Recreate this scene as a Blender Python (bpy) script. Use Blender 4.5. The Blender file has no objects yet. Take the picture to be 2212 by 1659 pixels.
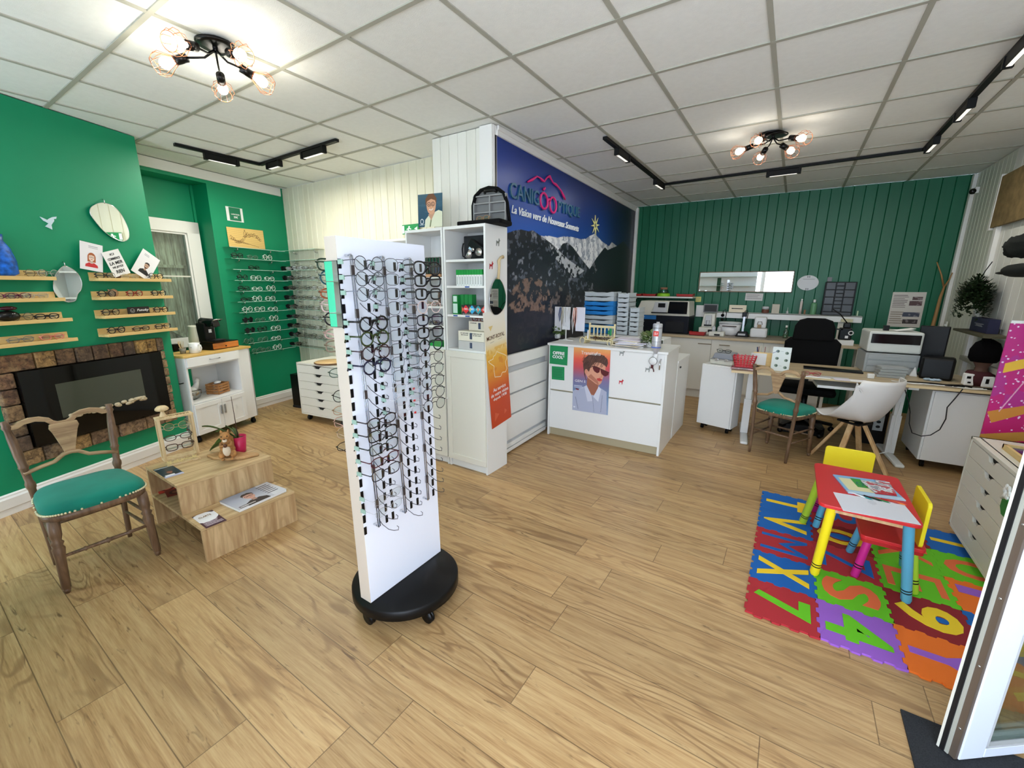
import bpy, bmesh, math, random
import numpy as np
from mathutils import Vector, Matrix, Euler
random.seed(7)
SC = bpy.context.scene
COL = SC.collection
R = math.radians

# ------------------------------------------------ camera, world, exposure
CAMH = 1.55
YAW, PITCH, ROLL, FPX = R(-33.18), R(-13.1), R(0.22), 908.0
cyw, syw = math.cos(YAW), math.sin(YAW)
cp, sp = math.cos(PITCH), math.sin(PITCH)
FW = Vector((syw * cp, cyw * cp, sp))
RT = Vector((cyw, -syw, 0))
UP = RT.cross(FW)
_r = RT * math.cos(ROLL) + UP * math.sin(ROLL)
_u = -RT * math.sin(ROLL) + UP * math.cos(ROLL)
cam_data = bpy.data.cameras.new('camera')
cam = bpy.data.objects.new('camera', cam_data)
COL.objects.link(cam)
cam_data.sensor_width = 36.0
cam_data.lens = FPX / 2212 * 36.0
cam_data.clip_start = 0.05
cam.matrix_world = Matrix((( _r.x, _u.x, -FW.x, 0), (_r.y, _u.y, -FW.y, 0), (_r.z, _u.z, -FW.z, CAMH), (0, 0, 0, 1)))
SC.camera = cam

world = bpy.data.worlds.new('daylight')
SC.world = world
world.use_nodes = True
wb = world.node_tree.nodes['Background']
wb.inputs[0].default_value = (0.72, 0.83, 1.0, 1)
wb.inputs[1].default_value = 5.0
SC.view_settings.view_transform = 'Standard'
SC.view_settings.look = 'None'
SC.view_settings.gamma = 1
SC.view_settings.use_curve_mapping = False
SC.view_settings.exposure = 0.80
SC.cycles.max_bounces = 7
SC.cycles.use_adaptive_sampling = True
SC.cycles.adaptive_threshold = 0.05
SC.cycles.diffuse_bounces = 3
SC.cycles.glossy_bounces = 3
SC.cycles.transparent_max_bounces = 12
SC.cycles.transmission_bounces = 6
SC.cycles.caustics_reflective = False
SC.cycles.caustics_refractive = False
SC.cycles.sample_clamp_indirect = 6

CEIL = 2.77

def ray(px, py):
    return FW + _r * ((px - 1106) / FPX) - _u * ((py - 829.5) / FPX)
O0 = Vector((0, 0, CAMH))
def fl(px, py, z=0.0):
    "the point of the room at height z that the photograph shows at this pixel"
    d = ray(px, py); return O0 + d * ((z - CAMH) / d.z)
def wx(px, py, X):
    d = ray(px, py); return d * (X / d.x) + O0
def wy(px, py, Y):
    d = ray(px, py); return d * (Y / d.y) + O0

class Plane:
    "vertical plane through (x,y); rot = turn of its left-to-right axis about z; its front looks along local -y"
    def __init__(s, x, y, rot):
        s.p = Vector((x, y, 0)); s.rot = rot; a = R(rot)
        s.a = Vector((math.cos(a), math.sin(a), 0)); s.b = Vector((-math.sin(a), math.cos(a), 0))
    def hit(s, px, py, off=0.0):
        "local (x,z) where the pixel's ray meets the plane shifted off metres towards the room"
        d = ray(px, py); q = s.p - s.b * off
        t = (q - O0).dot(s.b) / d.dot(s.b); w = O0 + d * t
        return (w - s.p).dot(s.a), w.z
    def at(s, x, z, off=0.0):
        return s.p + s.a * x - s.b * off + Vector((0, 0, z))

CHIM = Plane(-4.5, .7, 111.7)      # chimney breast
WB = Plane(-5.75, 3.26, 101.5)     # green wall behind the cart
BEI = Plane(-5.75, 3.30, 0)        # beige boarded wall
BLUE = Plane(-2.11, 2.95, 92)      # mural wall
BACK = Plane(-2.25, 7.0, 0)        # green boarded wall
RW = Plane(1.52, 7.0, -90)         # right wall

# ------------------------------------------------ materials
def lin(c):
    out = []
    for v in c[:3]:
        v = v / 255.0
        out.append(v / 12.92 if v <= 0.04045 else ((v + 0.055) / 1.055) ** 2.4)
    return out
MATS = {}
def mat(key, rgb=(200, 200, 200), rough=0.5, metal=0.0, emit=0, bump=0, bscale=200, spec=0.5, alpha=None, trans=0, ior=1.45, var=0, vscale=8, coat=0, sheen=0):
    if key in MATS: return MATS[key]
    m = bpy.data.materials.new(key); m.use_nodes = True
    nt = m.node_tree; b = nt.nodes['Principled BSDF']
    c = lin(rgb) + [1]
    b.inputs['Base Color'].default_value = c
    b.inputs['Roughness'].default_value = rough
    b.inputs['Metallic'].default_value = metal
    b.inputs['Specular IOR Level'].default_value = spec
    b.inputs['IOR'].default_value = ior
    if trans: b.inputs['Transmission Weight'].default_value = trans
    if coat: b.inputs['Coat Weight'].default_value = coat
    if sheen: b.inputs['Sheen Weight'].default_value = sheen
    if alpha is not None: b.inputs['Alpha'].default_value = alpha
    if emit:
        b.inputs['Emission Color'].default_value = c
        b.inputs['Emission Strength'].default_value = emit
    if var:
        tc = nt.nodes.new('ShaderNodeTexCoord'); n = nt.nodes.new('ShaderNodeTexNoise'); n.inputs['Scale'].default_value = vscale; n.inputs['Detail'].default_value = 5
        nt.links.new(tc.outputs['Object'], n.inputs['Vector'])
        mx = nt.nodes.new('ShaderNodeMix'); mx.data_type = 'RGBA'
        mr = nt.nodes.new('ShaderNodeMapRange'); mr.inputs[1].default_value = .3; mr.inputs[2].default_value = .7
        nt.links.new(n.outputs[0], mr.inputs[0]); nt.links.new(mr.outputs[0], mx.inputs[0])
        mx.inputs[6].default_value = [v * (1 - var) for v in c[:3]] + [1]
        mx.inputs[7].default_value = [min(1, v * (1 + var)) for v in c[:3]] + [1]
        nt.links.new(mx.outputs[2], b.inputs['Base Color'])
    if bump:
        tc = nt.nodes.new('ShaderNodeTexCoord'); n = nt.nodes.new('ShaderNodeTexNoise'); n.inputs['Scale'].default_value = bscale; n.inputs['Detail'].default_value = 3
        bp = nt.nodes.new('ShaderNodeBump'); bp.inputs['Strength'].default_value = bump; bp.inputs['Distance'].default_value = .002
        nt.links.new(tc.outputs['Object'], n.inputs['Vector']); nt.links.new(n.outputs[0], bp.inputs['Height']); nt.links.new(bp.outputs[0], b.inputs['Normal'])
    MATS[key] = m
    return m

def clear(key, rgb=(235, 245, 240), mix=0.12, rough=0.03):
    "thin clear glass or acrylic"
    if key in MATS: return MATS[key]
    m = bpy.data.materials.new(key); m.use_nodes = True; nt = m.node_tree; nt.nodes.clear()
    o = nt.nodes.new('ShaderNodeOutputMaterial'); t = nt.nodes.new('ShaderNodeBsdfTransparent'); g = nt.nodes.new('ShaderNodeBsdfGlossy')
    mx = nt.nodes.new('ShaderNodeMixShader'); fr = nt.nodes.new('ShaderNodeLayerWeight'); fr.inputs[0].default_value = .25
    ad = nt.nodes.new('ShaderNodeMath'); ad.operation = 'MULTIPLY_ADD'; ad.inputs[1].default_value = .6; ad.inputs[2].default_value = mix * .5
    t.inputs[0].default_value = lin(rgb) + [1]; g.inputs['Roughness'].default_value = rough
    nt.links.new(fr.outputs['Fresnel'], ad.inputs[0]); nt.links.new(ad.outputs[0], mx.inputs[0])
    nt.links.new(t.outputs[0], mx.inputs[1]); nt.links.new(g.outputs[0], mx.inputs[2]); nt.links.new(mx.outputs[0], o.inputs[0])
    MATS[key] = m
    return m

def vcmat(rough=.45, coat=0):
    k = 'printed_%s_%s' % (rough, coat)
    if k in MATS: return MATS[k]
    m = mat(k, rough=rough, coat=coat); nt = m.node_tree
    a = nt.nodes.new('ShaderNodeAttribute'); a.attribute_name = 'Col'
    nt.links.new(a.outputs['Color'], nt.nodes['Principled BSDF'].inputs['Base Color'])
    return m

class NT:
    "small node-building helper"
    def __init__(s, name):
        s.m = bpy.data.materials.new(name); s.m.use_nodes = True; s.nt = s.m.node_tree; s.b = s.nt.nodes['Principled BSDF']
    def n(s, t, **kw):
        x = s.nt.nodes.new(t)
        for k, v in kw.items(): setattr(x, k, v)
        return x
    def l(s, a, b): s.nt.links.new(a, b)
    def math(s, op, a, b=None, c=None):
        x = s.n('ShaderNodeMath', operation=op)
        for i, v in enumerate((a, b, c)):
            if v is None: continue
            if isinstance(v, (int, float)): x.inputs[i].default_value = v
            else: s.l(v, x.inputs[i])
        return x.outputs[0]
    def ramp(s, fac, stops):
        x = s.n('ShaderNodeValToRGB'); e = x.color_ramp.elements
        while len(e) < len(stops): e.new(.5)
        for i, (p, c) in enumerate(stops): e[i].position = p; e[i].color = lin(c) + [1]
        s.l(fac, x.inputs[0]); return x.outputs[0]
    def mix(s, f, a, b, mode='MIX'):
        x = s.n('ShaderNodeMix', data_type='RGBA', blend_type=mode)
        for i, v in ((0, f), (6, a), (7, b)):
            if isinstance(v, (int, float)): x.inputs[i].default_value = v
            elif isinstance(v, (tuple, list)): x.inputs[i].default_value = lin(v) + [1]
            else: s.l(v, x.inputs[i])
        return x.outputs[2]
    def comb(s, x, y, z):
        c = s.n('ShaderNodeCombineXYZ')
        for i, v in enumerate((x, y, z)):
            if isinstance(v, (int, float)): c.inputs[i].default_value = v
            else: s.l(v, c.inputs[i])
        return c.outputs[0]
    def noise(s, vec, scale=1, detail=4, rough=.5, dist=0):
        x = s.n('ShaderNodeTexNoise'); x.inputs['Scale'].default_value = scale; x.inputs['Detail'].default_value = detail
        x.inputs['Roughness'].default_value = rough; x.inputs['Distortion'].default_value = dist
        s.l(vec, x.inputs['Vector']); return x.outputs[0]

def oak_floor():
    t = NT('oak_plank_floor')
    tc = t.n('ShaderNodeTexCoord'); sx = t.n('ShaderNodeSeparateXYZ'); t.l(tc.outputs['Object'], sx.inputs[0])
    X, Y = sx.outputs[0], sx.outputs[1]
    v = t.math('DIVIDE', t.math('SUBTRACT', Y, .104), .1937)
    row = t.math('FLOOR', v); fv = t.math('SUBTRACT', v, row)
    w1 = t.n('ShaderNodeTexWhiteNoise', noise_dimensions='1D'); t.l(row, w1.inputs['W'])
    u = t.math('ADD', t.math('DIVIDE', X, 1.29), w1.outputs[0]); col = t.math('FLOOR', u); fu = t.math('SUBTRACT', u, col)
    w2 = t.n('ShaderNodeTexWhiteNoise', noise_dimensions='2D'); t.l(t.comb(row, col, 0), w2.inputs['Vector'])
    pid = w2.outputs[0]
    off = t.math('MULTIPLY', pid, 53.0)
    ga = t.noise(t.comb(t.math('MULTIPLY', X, 1.8), t.math('MULTIPLY', Y, 34), off), 1, 6, .68, .5)
    gb = t.noise(t.comb(t.math('MULTIPLY', X, 9), t.math('MULTIPLY', Y, 210), off), 1, 3, .6)
    g1 = t.math('MULTIPLY_ADD', gb, .3, t.math('MULTIPLY', ga, .7))
    g2 = t.noise(t.comb(t.math('MULTIPLY', X, .8), t.math('MULTIPLY', Y, 5.0), off), 1, 2, .5, .6)
    rings = t.math('SINE', t.math('MULTIPLY', g2, 75.0))
    rmask = t.noise(t.comb(t.math('MULTIPLY', X, 1.1), t.math('MULTIPLY', Y, 4.0), t.math('ADD', off, 9)), 1, 2, .5)
    rm = t.n('ShaderNodeMapRange'); rm.inputs[1].default_value = .46; rm.inputs[2].default_value = .62; t.l(rmask, rm.inputs[0])
    base = t.ramp(g1, [(.3, (134, 98, 60)), (.45, (178, 141, 94)), (.58, (196, 162, 113)), (.78, (212, 181, 133))])
    rr = t.n('ShaderNodeMapRange'); rr.inputs[1].default_value = .35; rr.inputs[2].default_value = 1; t.l(rings, rr.inputs[0])
    rfac = t.math('MULTIPLY', t.math('MULTIPLY', rr.outputs[0], rm.outputs[0]), .75)
    c = t.mix(rfac, base, (140, 104, 66))
    # darker streak knots
    kn = t.noise(t.comb(t.math('MULTIPLY', X, 5), t.math('MULTIPLY', Y, 34), off), 1, 3, .6, 1.2)
    km = t.n('ShaderNodeMapRange'); km.inputs[1].default_value = .62; km.inputs[2].default_value = .74; t.l(kn, km.inputs[0])
    c = t.mix(t.math('MULTIPLY', km.outputs[0], .75), c, (96, 66, 40))
    tone = t.n('ShaderNodeMapRange'); tone.inputs[3].default_value = .86; tone.inputs[4].default_value = 1.08; t.l(pid, tone.inputs[0])
    tcx = t.n('ShaderNodeCombineColor'); [t.l(tone.outputs[0], tcx.inputs[i]) for i in range(3)]
    c = t.mix(1.0, c, tcx.outputs[0], 'MULTIPLY')
    e1 = t.math('LESS_THAN', fv, .018); e2 = t.math('LESS_THAN', fu, .0028)
    seam = t.math('MULTIPLY', t.math('MAXIMUM', e1, e2), .7)
    c = t.mix(seam, c, (84, 60, 36))
    t.l(c, t.b.inputs['Base Color'])
    rg = t.n('ShaderNodeMapRange'); rg.inputs[3].default_value = .36; rg.inputs[4].default_value = .5; t.l(g1, rg.inputs[0]); t.l(rg.outputs[0], t.b.inputs['Roughness'])
    bp = t.n('ShaderNodeBump'); bp.inputs['Strength'].default_value = .25; bp.inputs['Distance'].default_value = .001
    t.l(t.math('SUBTRACT', g1, t.math('MULTIPLY', seam, 2)), bp.inputs['Height']); t.l(bp.outputs[0], t.b.inputs['Normal'])
    return t.m

def wood(key, light, dark, axis='X', sc=1.0, rough=.5, rings=.3):
    if key in MATS: return MATS[key]
    t = NT(key); tc = t.n('ShaderNodeTexCoord'); sx = t.n('ShaderNodeSeparateXYZ'); t.l(tc.outputs['Object'], sx.inputs[0])
    o = [sx.outputs[i] for i in range(3)]
    k = {'X': (2, 30, 30), 'Y': (30, 2, 30), 'Z': (30, 30, 2)}[axis]
    g = t.noise(t.comb(*[t.math('MULTIPLY', o[i], k[i] * sc) for i in range(3)]), 1, 5, .6, .4)
    k2 = {'X': (1.5, 7, 7), 'Y': (7, 1.5, 7), 'Z': (7, 7, 1.5)}[axis]
    g2 = t.noise(t.comb(*[t.math('MULTIPLY', o[i], k2[i] * sc) for i in range(3)]), 1, 2, .5, .5)
    rg = t.math('MULTIPLY', t.math('MAXIMUM', t.math('SINE', t.math('MULTIPLY', g2, 60)), 0), rings)
    c = t.ramp(g, [(.3, dark), (.65, light)])
    c = t.mix(rg, c, dark)
    t.l(c, t.b.inputs['Base Color']); t.b.inputs['Roughness'].default_value = rough
    MATS[key] = t.m
    return t.m

def brickstone():
    t = NT('weathered_stone_block'); tc = t.n('ShaderNodeTexCoord'); at = t.n('ShaderNodeAttribute', attribute_name='Col')
    n = t.noise(tc.outputs['Object'], 30, 7, .78, .8); n2 = t.noise(tc.outputs['Object'], 11, 4, .7)
    k = t.n('ShaderNodeMapRange'); k.inputs[1].default_value = .36; k.inputs[2].default_value = .62; t.l(n, k.inputs[0])
    c = t.mix(k.outputs[0], (52, 36, 26), at.outputs['Color'])
    k2 = t.n('ShaderNodeMapRange'); k2.inputs[1].default_value = .5; k2.inputs[2].default_value = .75; t.l(n2, k2.inputs[0])
    c = t.mix(t.math('MULTIPLY', k2.outputs[0], .5), c, (196, 160, 110))
    t.l(c, t.b.inputs['Base Color']); t.b.inputs['Roughness'].default_value = .85
    bp = t.n('ShaderNodeBump'); bp.inputs['Strength'].default_value = .7; bp.inputs['Distance'].default_value = .006; t.l(n, bp.inputs['Height']); t.l(bp.outputs[0], t.b.inputs['Normal'])
    return t.m

def boards_mat(key, c0, c1, wid, axis=0, rough=.45):
    "painted boards: each board of this width a little different in tone"
    t = NT(key); tc = t.n('ShaderNodeTexCoord'); sx = t.n('ShaderNodeSeparateXYZ'); t.l(tc.outputs['Object'], sx.inputs[0])
    b = t.math('FLOOR', t.math('DIVIDE', sx.outputs[axis], wid))
    w = t.n('ShaderNodeTexWhiteNoise', noise_dimensions='1D'); t.l(b, w.inputs['W'])
    n = t.noise(t.comb(t.math('MULTIPLY', sx.outputs[0], 12), t.math('MULTIPLY', sx.outputs[1], 12), sx.outputs[2]), 1.5, 3, .6)
    f = t.math('MULTIPLY_ADD', n, .6, t.math('MULTIPLY', w.outputs[0], .4))
    t.l(t.mix(f, c0, c1), t.b.inputs['Base Color']); t.b.inputs['Roughness'].default_value = rough
    return t.m

WHITE = mat('white_lacquer', (236, 236, 232), .35)
OFFW = mat('cream_white_foil', (228, 225, 212), .4)
TRIMW = mat('white_painted_trim', (238, 236, 230), .45)
BLACK = mat('black_plastic', (7, 7, 8), .38, spec=.3)
BLACKM = mat('matte_black_metal', (10, 10, 11), .5, spec=.3)
DARK = mat('dark_grey_plastic', (28, 29, 32), .5, spec=.3)
GREY = mat('mid_grey_plastic', (120, 122, 125), .5)
LGREY = mat('light_grey_plastic', (196, 198, 200), .4)
CHROME = mat('chrome', (210, 210, 212), .18, 1.0)
STEEL = mat('brushed_steel', (176, 178, 182), .35, 1.0)
COPPER = mat('copper_wire', (196, 122, 84), .3, 1.0)
MIRROR = mat('mirror_glass', (235, 240, 238), .01, 1.0)
GLASS = clear('clear_glass')
LENS = clear('spectacle_lens', (242, 248, 248), .16)
ACR = clear('clear_acrylic', (225, 238, 238), .3, .08)
SUNL = mat('dark_sun_lens', (18, 20, 22), .12)
GREENW = mat('green_wall_paint', (0, 140, 96), .5, bump=.12, bscale=90, var=.04, vscale=3)
PAPER = mat('white_paper', (240, 240, 238), .7)
RED = mat('red_paint', (214, 44, 48), .4)
YELLOW = mat('yellow_paint', (248, 224, 30), .45)
LIME = mat('lime_paint', (176, 216, 56), .4)
TEALB = mat('light_blue_paint', (92, 172, 204), .4)
MAG = mat('magenta_paint', (196, 34, 130), .4)
ORANGE = mat('orange_paint', (240, 120, 40), .5)
OAKL = wood('light_oak_ledge', (236, 204, 138), (216, 178, 108), 'X', 1, .5, .15)
OAKT = wood('oak_veneer_panel', (214, 184, 138), (164, 128, 86), 'Z', .9, .5, .35)
OAKTOP = wood('oak_veneer_top', (218, 190, 142), (170, 134, 90), 'X', .9, .5, .35)
BEECH = wood('beech_wood', (226, 190, 140), (196, 152, 100), 'Z', 1, .45, .1)
WALN = wood('old_walnut_wood', (132, 102, 76), (84, 62, 44), 'Z', 1.5, .42, .3)
PINE = wood('raw_pine', (232, 208, 166), (206, 174, 122), 'Z', 1.2, .6, .2)

# ------------------------------------------------ mesh helpers
class MB:
    def __init__(s): s.v = []; s.f = []; s.mi = []; s.sm = []; s.M = None; s.fc = []
    def add(s, vs, fs, mi=0, sm=False, col=None):
        k = len(s.v)
        for p in vs:
            p = Vector(p)
            s.v.append(tuple(s.M @ p) if s.M is not None else tuple(p))
        for f in fs:
            s.f.append([i + k for i in f]); s.mi.append(mi); s.sm.append(sm); s.fc.append(col)
        return s
    def box(s, x0, x1, y0, y1, z0, z1, mi=0, col=None):
        if x0 > x1: x0, x1 = x1, x0
        if y0 > y1: y0, y1 = y1, y0
        if z0 > z1: z0, z1 = z1, z0
        return s.add([(x0, y0, z0), (x1, y0, z0), (x1, y1, z0), (x0, y1, z0), (x0, y0, z1), (x1, y0, z1), (x1, y1, z1), (x0, y1, z1)],
              [(3, 2, 1, 0), (4, 5, 6, 7), (0, 1, 5, 4), (1, 2, 6, 5), (2, 3, 7, 6), (3, 0, 4, 7)], mi, False, col)
    def bar(s, p, q, w, h=None, mi=0, up=(0, 0, 1)):
        "box section from p to q"
        h = h or w; p = Vector(p); q = Vector(q); d = (q - p).normalized(); u = Vector(up)
        if abs(d.dot(u)) > .95: u = Vector((0, 1, 0))
        a = d.cross(u).normalized() * w / 2; b = a.cross(d).normalized() * h / 2
        vs = [p - a - b, p + a - b, p + a + b, p - a + b, q - a - b, q + a - b, q + a + b, q - a + b]
        return s.add(vs, [(0, 1, 2, 3), (7, 6, 5, 4), (4, 5, 1, 0), (5, 6, 2, 1), (6, 7, 3, 2), (7, 4, 0, 3)], mi)
    def tube(s, path, r, n=8, mi=0, closed=False, sm=True, flat=1.0, up=None):
        path = [Vector(p) for p in path]; m = len(path)
        rs = r if isinstance(r, (list, tuple)) else [r] * m
        vs = []; prev = None
        for i, p in enumerate(path):
            if closed: d = path[(i + 1) % m] - path[(i - 1) % m]
            else: d = path[min(i + 1, m - 1)] - path[max(i - 1, 0)]
            if d.length < 1e-9: d = Vector((0, 0, 1))
            d.normalize()
            if prev is None:
                u = Vector(up) if up else (Vector((0, 0, 1)) if abs(d.z) < .9 else Vector((0, 1, 0)))
            else: u = prev
            if up: u = Vector(up)
            a = d.cross(u)
            if a.length < 1e-6: a = d.cross(Vector((1, 0.1, 0)))
            a.normalize(); b = a.cross(d).normalized(); prev = b
            for k in range(n):
                t = 2 * math.pi * k / n + math.pi / n
                vs.append(p + a * math.cos(t) * rs[i] + b * math.sin(t) * rs[i] * flat)
        fs = []
        for i in range(m if closed else m - 1):
            j = (i + 1) % m
            for k in range(n):
                l = (k + 1) % n
                fs.append((i * n + k, i * n + l, j * n + l, j * n + k))
        if not closed: fs += [tuple(range(n - 1, -1, -1)), tuple(range((m - 1) * n, m * n))]
        return s.add(vs, fs, mi, sm)
    def cyl(s, p, q, r, n=16, mi=0, r2=None, sm=True):
        return s.tube([p, q], [r, r if r2 is None else r2], n, mi, sm=sm)
    def lathe(s, prof, n=20, mi=0, c=(0, 0, 0), sx=1, sy=1, sm=True):
        vs = []; fs = []; m = len(prof)
        for (r, z) in prof:
            for k in range(n):
                t = 2 * math.pi * k / n
                vs.append((c[0] + r * math.cos(t) * sx, c[1] + r * math.sin(t) * sy, c[2] + z))
        for i in range(m - 1):
            for k in range(n):
                l = (k + 1) % n; fs.append((i * n + k, i * n + l, (i + 1) * n + l, (i + 1) * n + k))
        fs += [tuple(range(n - 1, -1, -1)), tuple(range((m - 1) * n, m * n))]
        return s.add(vs, fs, mi, sm)
    def spool(s, p, q, prof, n=12, mi=0):
        "turned profile [(t, r)] along p->q"
        p = Vector(p); q = Vector(q)
        return s.tube([p.lerp(q, t) for t, r in prof], [r for t, r in prof], n, mi)
    def prism(s, poly, y0, y1, mi=0, sm=False):
        "polygon in xz extruded along y"
        n = len(poly)
        ar = sum(poly[i][0] * poly[(i + 1) % n][1] - poly[(i + 1) % n][0] * poly[i][1] for i in range(n))
        if ar < 0: poly = poly[::-1]
        vs = [(x, y0, z) for x, z in poly] + [(x, y1, z) for x, z in poly]
        fs = [tuple(range(n)), tuple(range(2 * n - 1, n - 1, -1))] + [(i, i + n, (i + 1) % n + n, (i + 1) % n) for i in range(n)]
        return s.add(vs, fs, mi, sm)
    def prismz(s, poly, z0, z1, mi=0):
        n = len(poly)
        ar = sum(poly[i][0] * poly[(i + 1) % n][1] - poly[(i + 1) % n][0] * poly[i][1] for i in range(n))
        if ar < 0: poly = poly[::-1]
        vs = [(x, y, z0) for x, y in poly] + [(x, y, z1) for x, y in poly]
        fs = [tuple(range(n - 1, -1, -1)), tuple(range(n, 2 * n))] + [(i, (i + 1) % n, (i + 1) % n + n, i + n) for i in range(n)]
        return s.add(vs, fs, mi)
    def ball(s, c, r, n=12, m=8, mi=0, sc=(1, 1, 1), noise=0):
        vs = []; fs = []; c = Vector(c)
        for i in range(m + 1):
            ph = math.pi * i / m
            for k in range(n):
                t = 2 * math.pi * k / n
                d = Vector((math.sin(ph) * math.cos(t), math.sin(ph) * math.sin(t), math.cos(ph)))
                rr = r * (1 + (noise * math.sin(5 * d.x + 7 * d.z + c.x * 90) * math.cos(6 * d.y + c.y * 70) if noise else 0))
                vs.append(c + Vector((d.x * sc[0], d.y * sc[1], d.z * sc[2])) * rr)
        for i in range(m):
            for k in range(n):
                l = (k + 1) % n; fs.append((i * n + k, (i + 1) * n + k, (i + 1) * n + l, i * n + l))
        return s.add(vs, fs, mi, True)
    def grid(s, fn, nu, nv, mi=0, sm=True, th=0):
        vs = [fn(i / nu, j / nv) for j in range(nv + 1) for i in range(nu + 1)]
        fs = [(j * (nu + 1) + i, j * (nu + 1) + i + 1, (j + 1) * (nu + 1) + i + 1, (j + 1) * (nu + 1) + i) for j in range(nv) for i in range(nu)]
        return s.add(vs, fs, mi, sm)
    def mesh(s, name, mats):
        me = bpy.data.meshes.new(name)
        me.from_pydata([tuple(v) for v in s.v], [], s.f)
        for m in (mats if isinstance(mats, (list, tuple)) else [mats]): me.materials.append(m)
        me.polygons.foreach_set('material_index', s.mi)
        me.polygons.foreach_set('use_smooth', s.sm)
        if any(c is not None for c in s.fc):
            a = me.color_attributes.new('Col', 'FLOAT_COLOR', 'CORNER')
            buf = []
            for p, c in zip(me.polygons, s.fc):
                cc = lin(c or (128, 128, 128)) + [1]
                for _ in p.loop_indices: buf += cc
            a.data.foreach_set('color', buf)
        me.update()
        return me
    def build(s, name, mats, parent=None, loc=(0, 0, 0), rot=(0, 0, 0), bevel=0, solid=0, sub=0):
        o = bpy.data.objects.new(name, s.mesh(name, mats)); COL.objects.link(o)
        o.location = loc; o.rotation_euler = rot
        if parent is not None: o.parent = parent
        if solid:
            m = o.modifiers.new('thickness', 'SOLIDIFY'); m.thickness = solid; m.offset = 0
        if sub:
            m = o.modifiers.new('round', 'SUBSURF'); m.levels = sub; m.render_levels = sub
        if bevel:
            m = o.modifiers.new('edge', 'BEVEL'); m.width = bevel; m.segments = 2; m.limit_method = 'ANGLE'; m.angle_limit = R(50)
        return o

def tag(o, label=None, cat=None, group=None, kind=None):
    if label: o['label'] = label
    if cat: o['category'] = cat
    if group: o['group'] = group
    if kind: o['kind'] = kind
    return o
def thing(name, label, cat, loc=(0, 0, 0), rot=0, group=None):
    o = bpy.data.objects.new(name, None); COL.objects.link(o)
    o.empty_display_size = .05
    o.location = loc; o.rotation_euler = (0, 0, R(rot)) if not isinstance(rot, (tuple, list)) else rot
    return tag(o, label, cat, group)
def dup(root, label, loc, rot, group=None):
    r = root.copy(); COL.objects.link(r); r.location = loc; r.rotation_euler = (0, 0, R(rot)) if not isinstance(rot, (tuple, list)) else rot
    r['label'] = label
    if group: r['group'] = group
    for ch in list(root.children):
        c = ch.copy(); COL.objects.link(c); c.parent = r
        for g in list(ch.children):
            d = g.copy(); COL.objects.link(d); d.parent = c
    return r
def struct(o): o['kind'] = 'structure'; return o

def text(body, w, h, parent, loc, mt, name='lettering', rot=(math.pi / 2, 0, 0), shear=0, ex=.0006, bold=0, label=None, sp_=1.0):
    "raised lettering fitted into w x h, centred at loc"
    cu = bpy.data.curves.new(name, 'FONT'); cu.body = body; cu.align_x = 'CENTER'; cu.extrude = .02; cu.shear = shear; cu.offset = bold; cu.space_character = sp_
    cu.resolution_u = 3
    t = bpy.data.objects.new('tmp_text', cu); COL.objects.link(t)
    dg = bpy.context.evaluated_depsgraph_get(); me = bpy.data.meshes.new_from_object(t.evaluated_get(dg)); me.name = name
    bpy.data.objects.remove(t); bpy.data.curves.remove(cu)
    n = len(me.vertices); co = np.empty(n * 3); me.vertices.foreach_get('co', co); co = co.reshape(-1, 3)
    lo, hi = co.min(0), co.max(0); c = (lo + hi) / 2; co -= c
    sx = w / (hi[0] - lo[0]); sy = h / (hi[1] - lo[1]) if h else sx
    co *= (sx, sy, ex / .02); me.vertices.foreach_set('co', co.ravel()); me.update()
    me.materials.clear(); me.materials.append(mt)
    o = bpy.data.objects.new(name, me); COL.objects.link(o); o.location = loc; o.rotation_euler = rot
    if parent is not None: o.parent = parent
    if label: o['label'] = label
    return o

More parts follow.
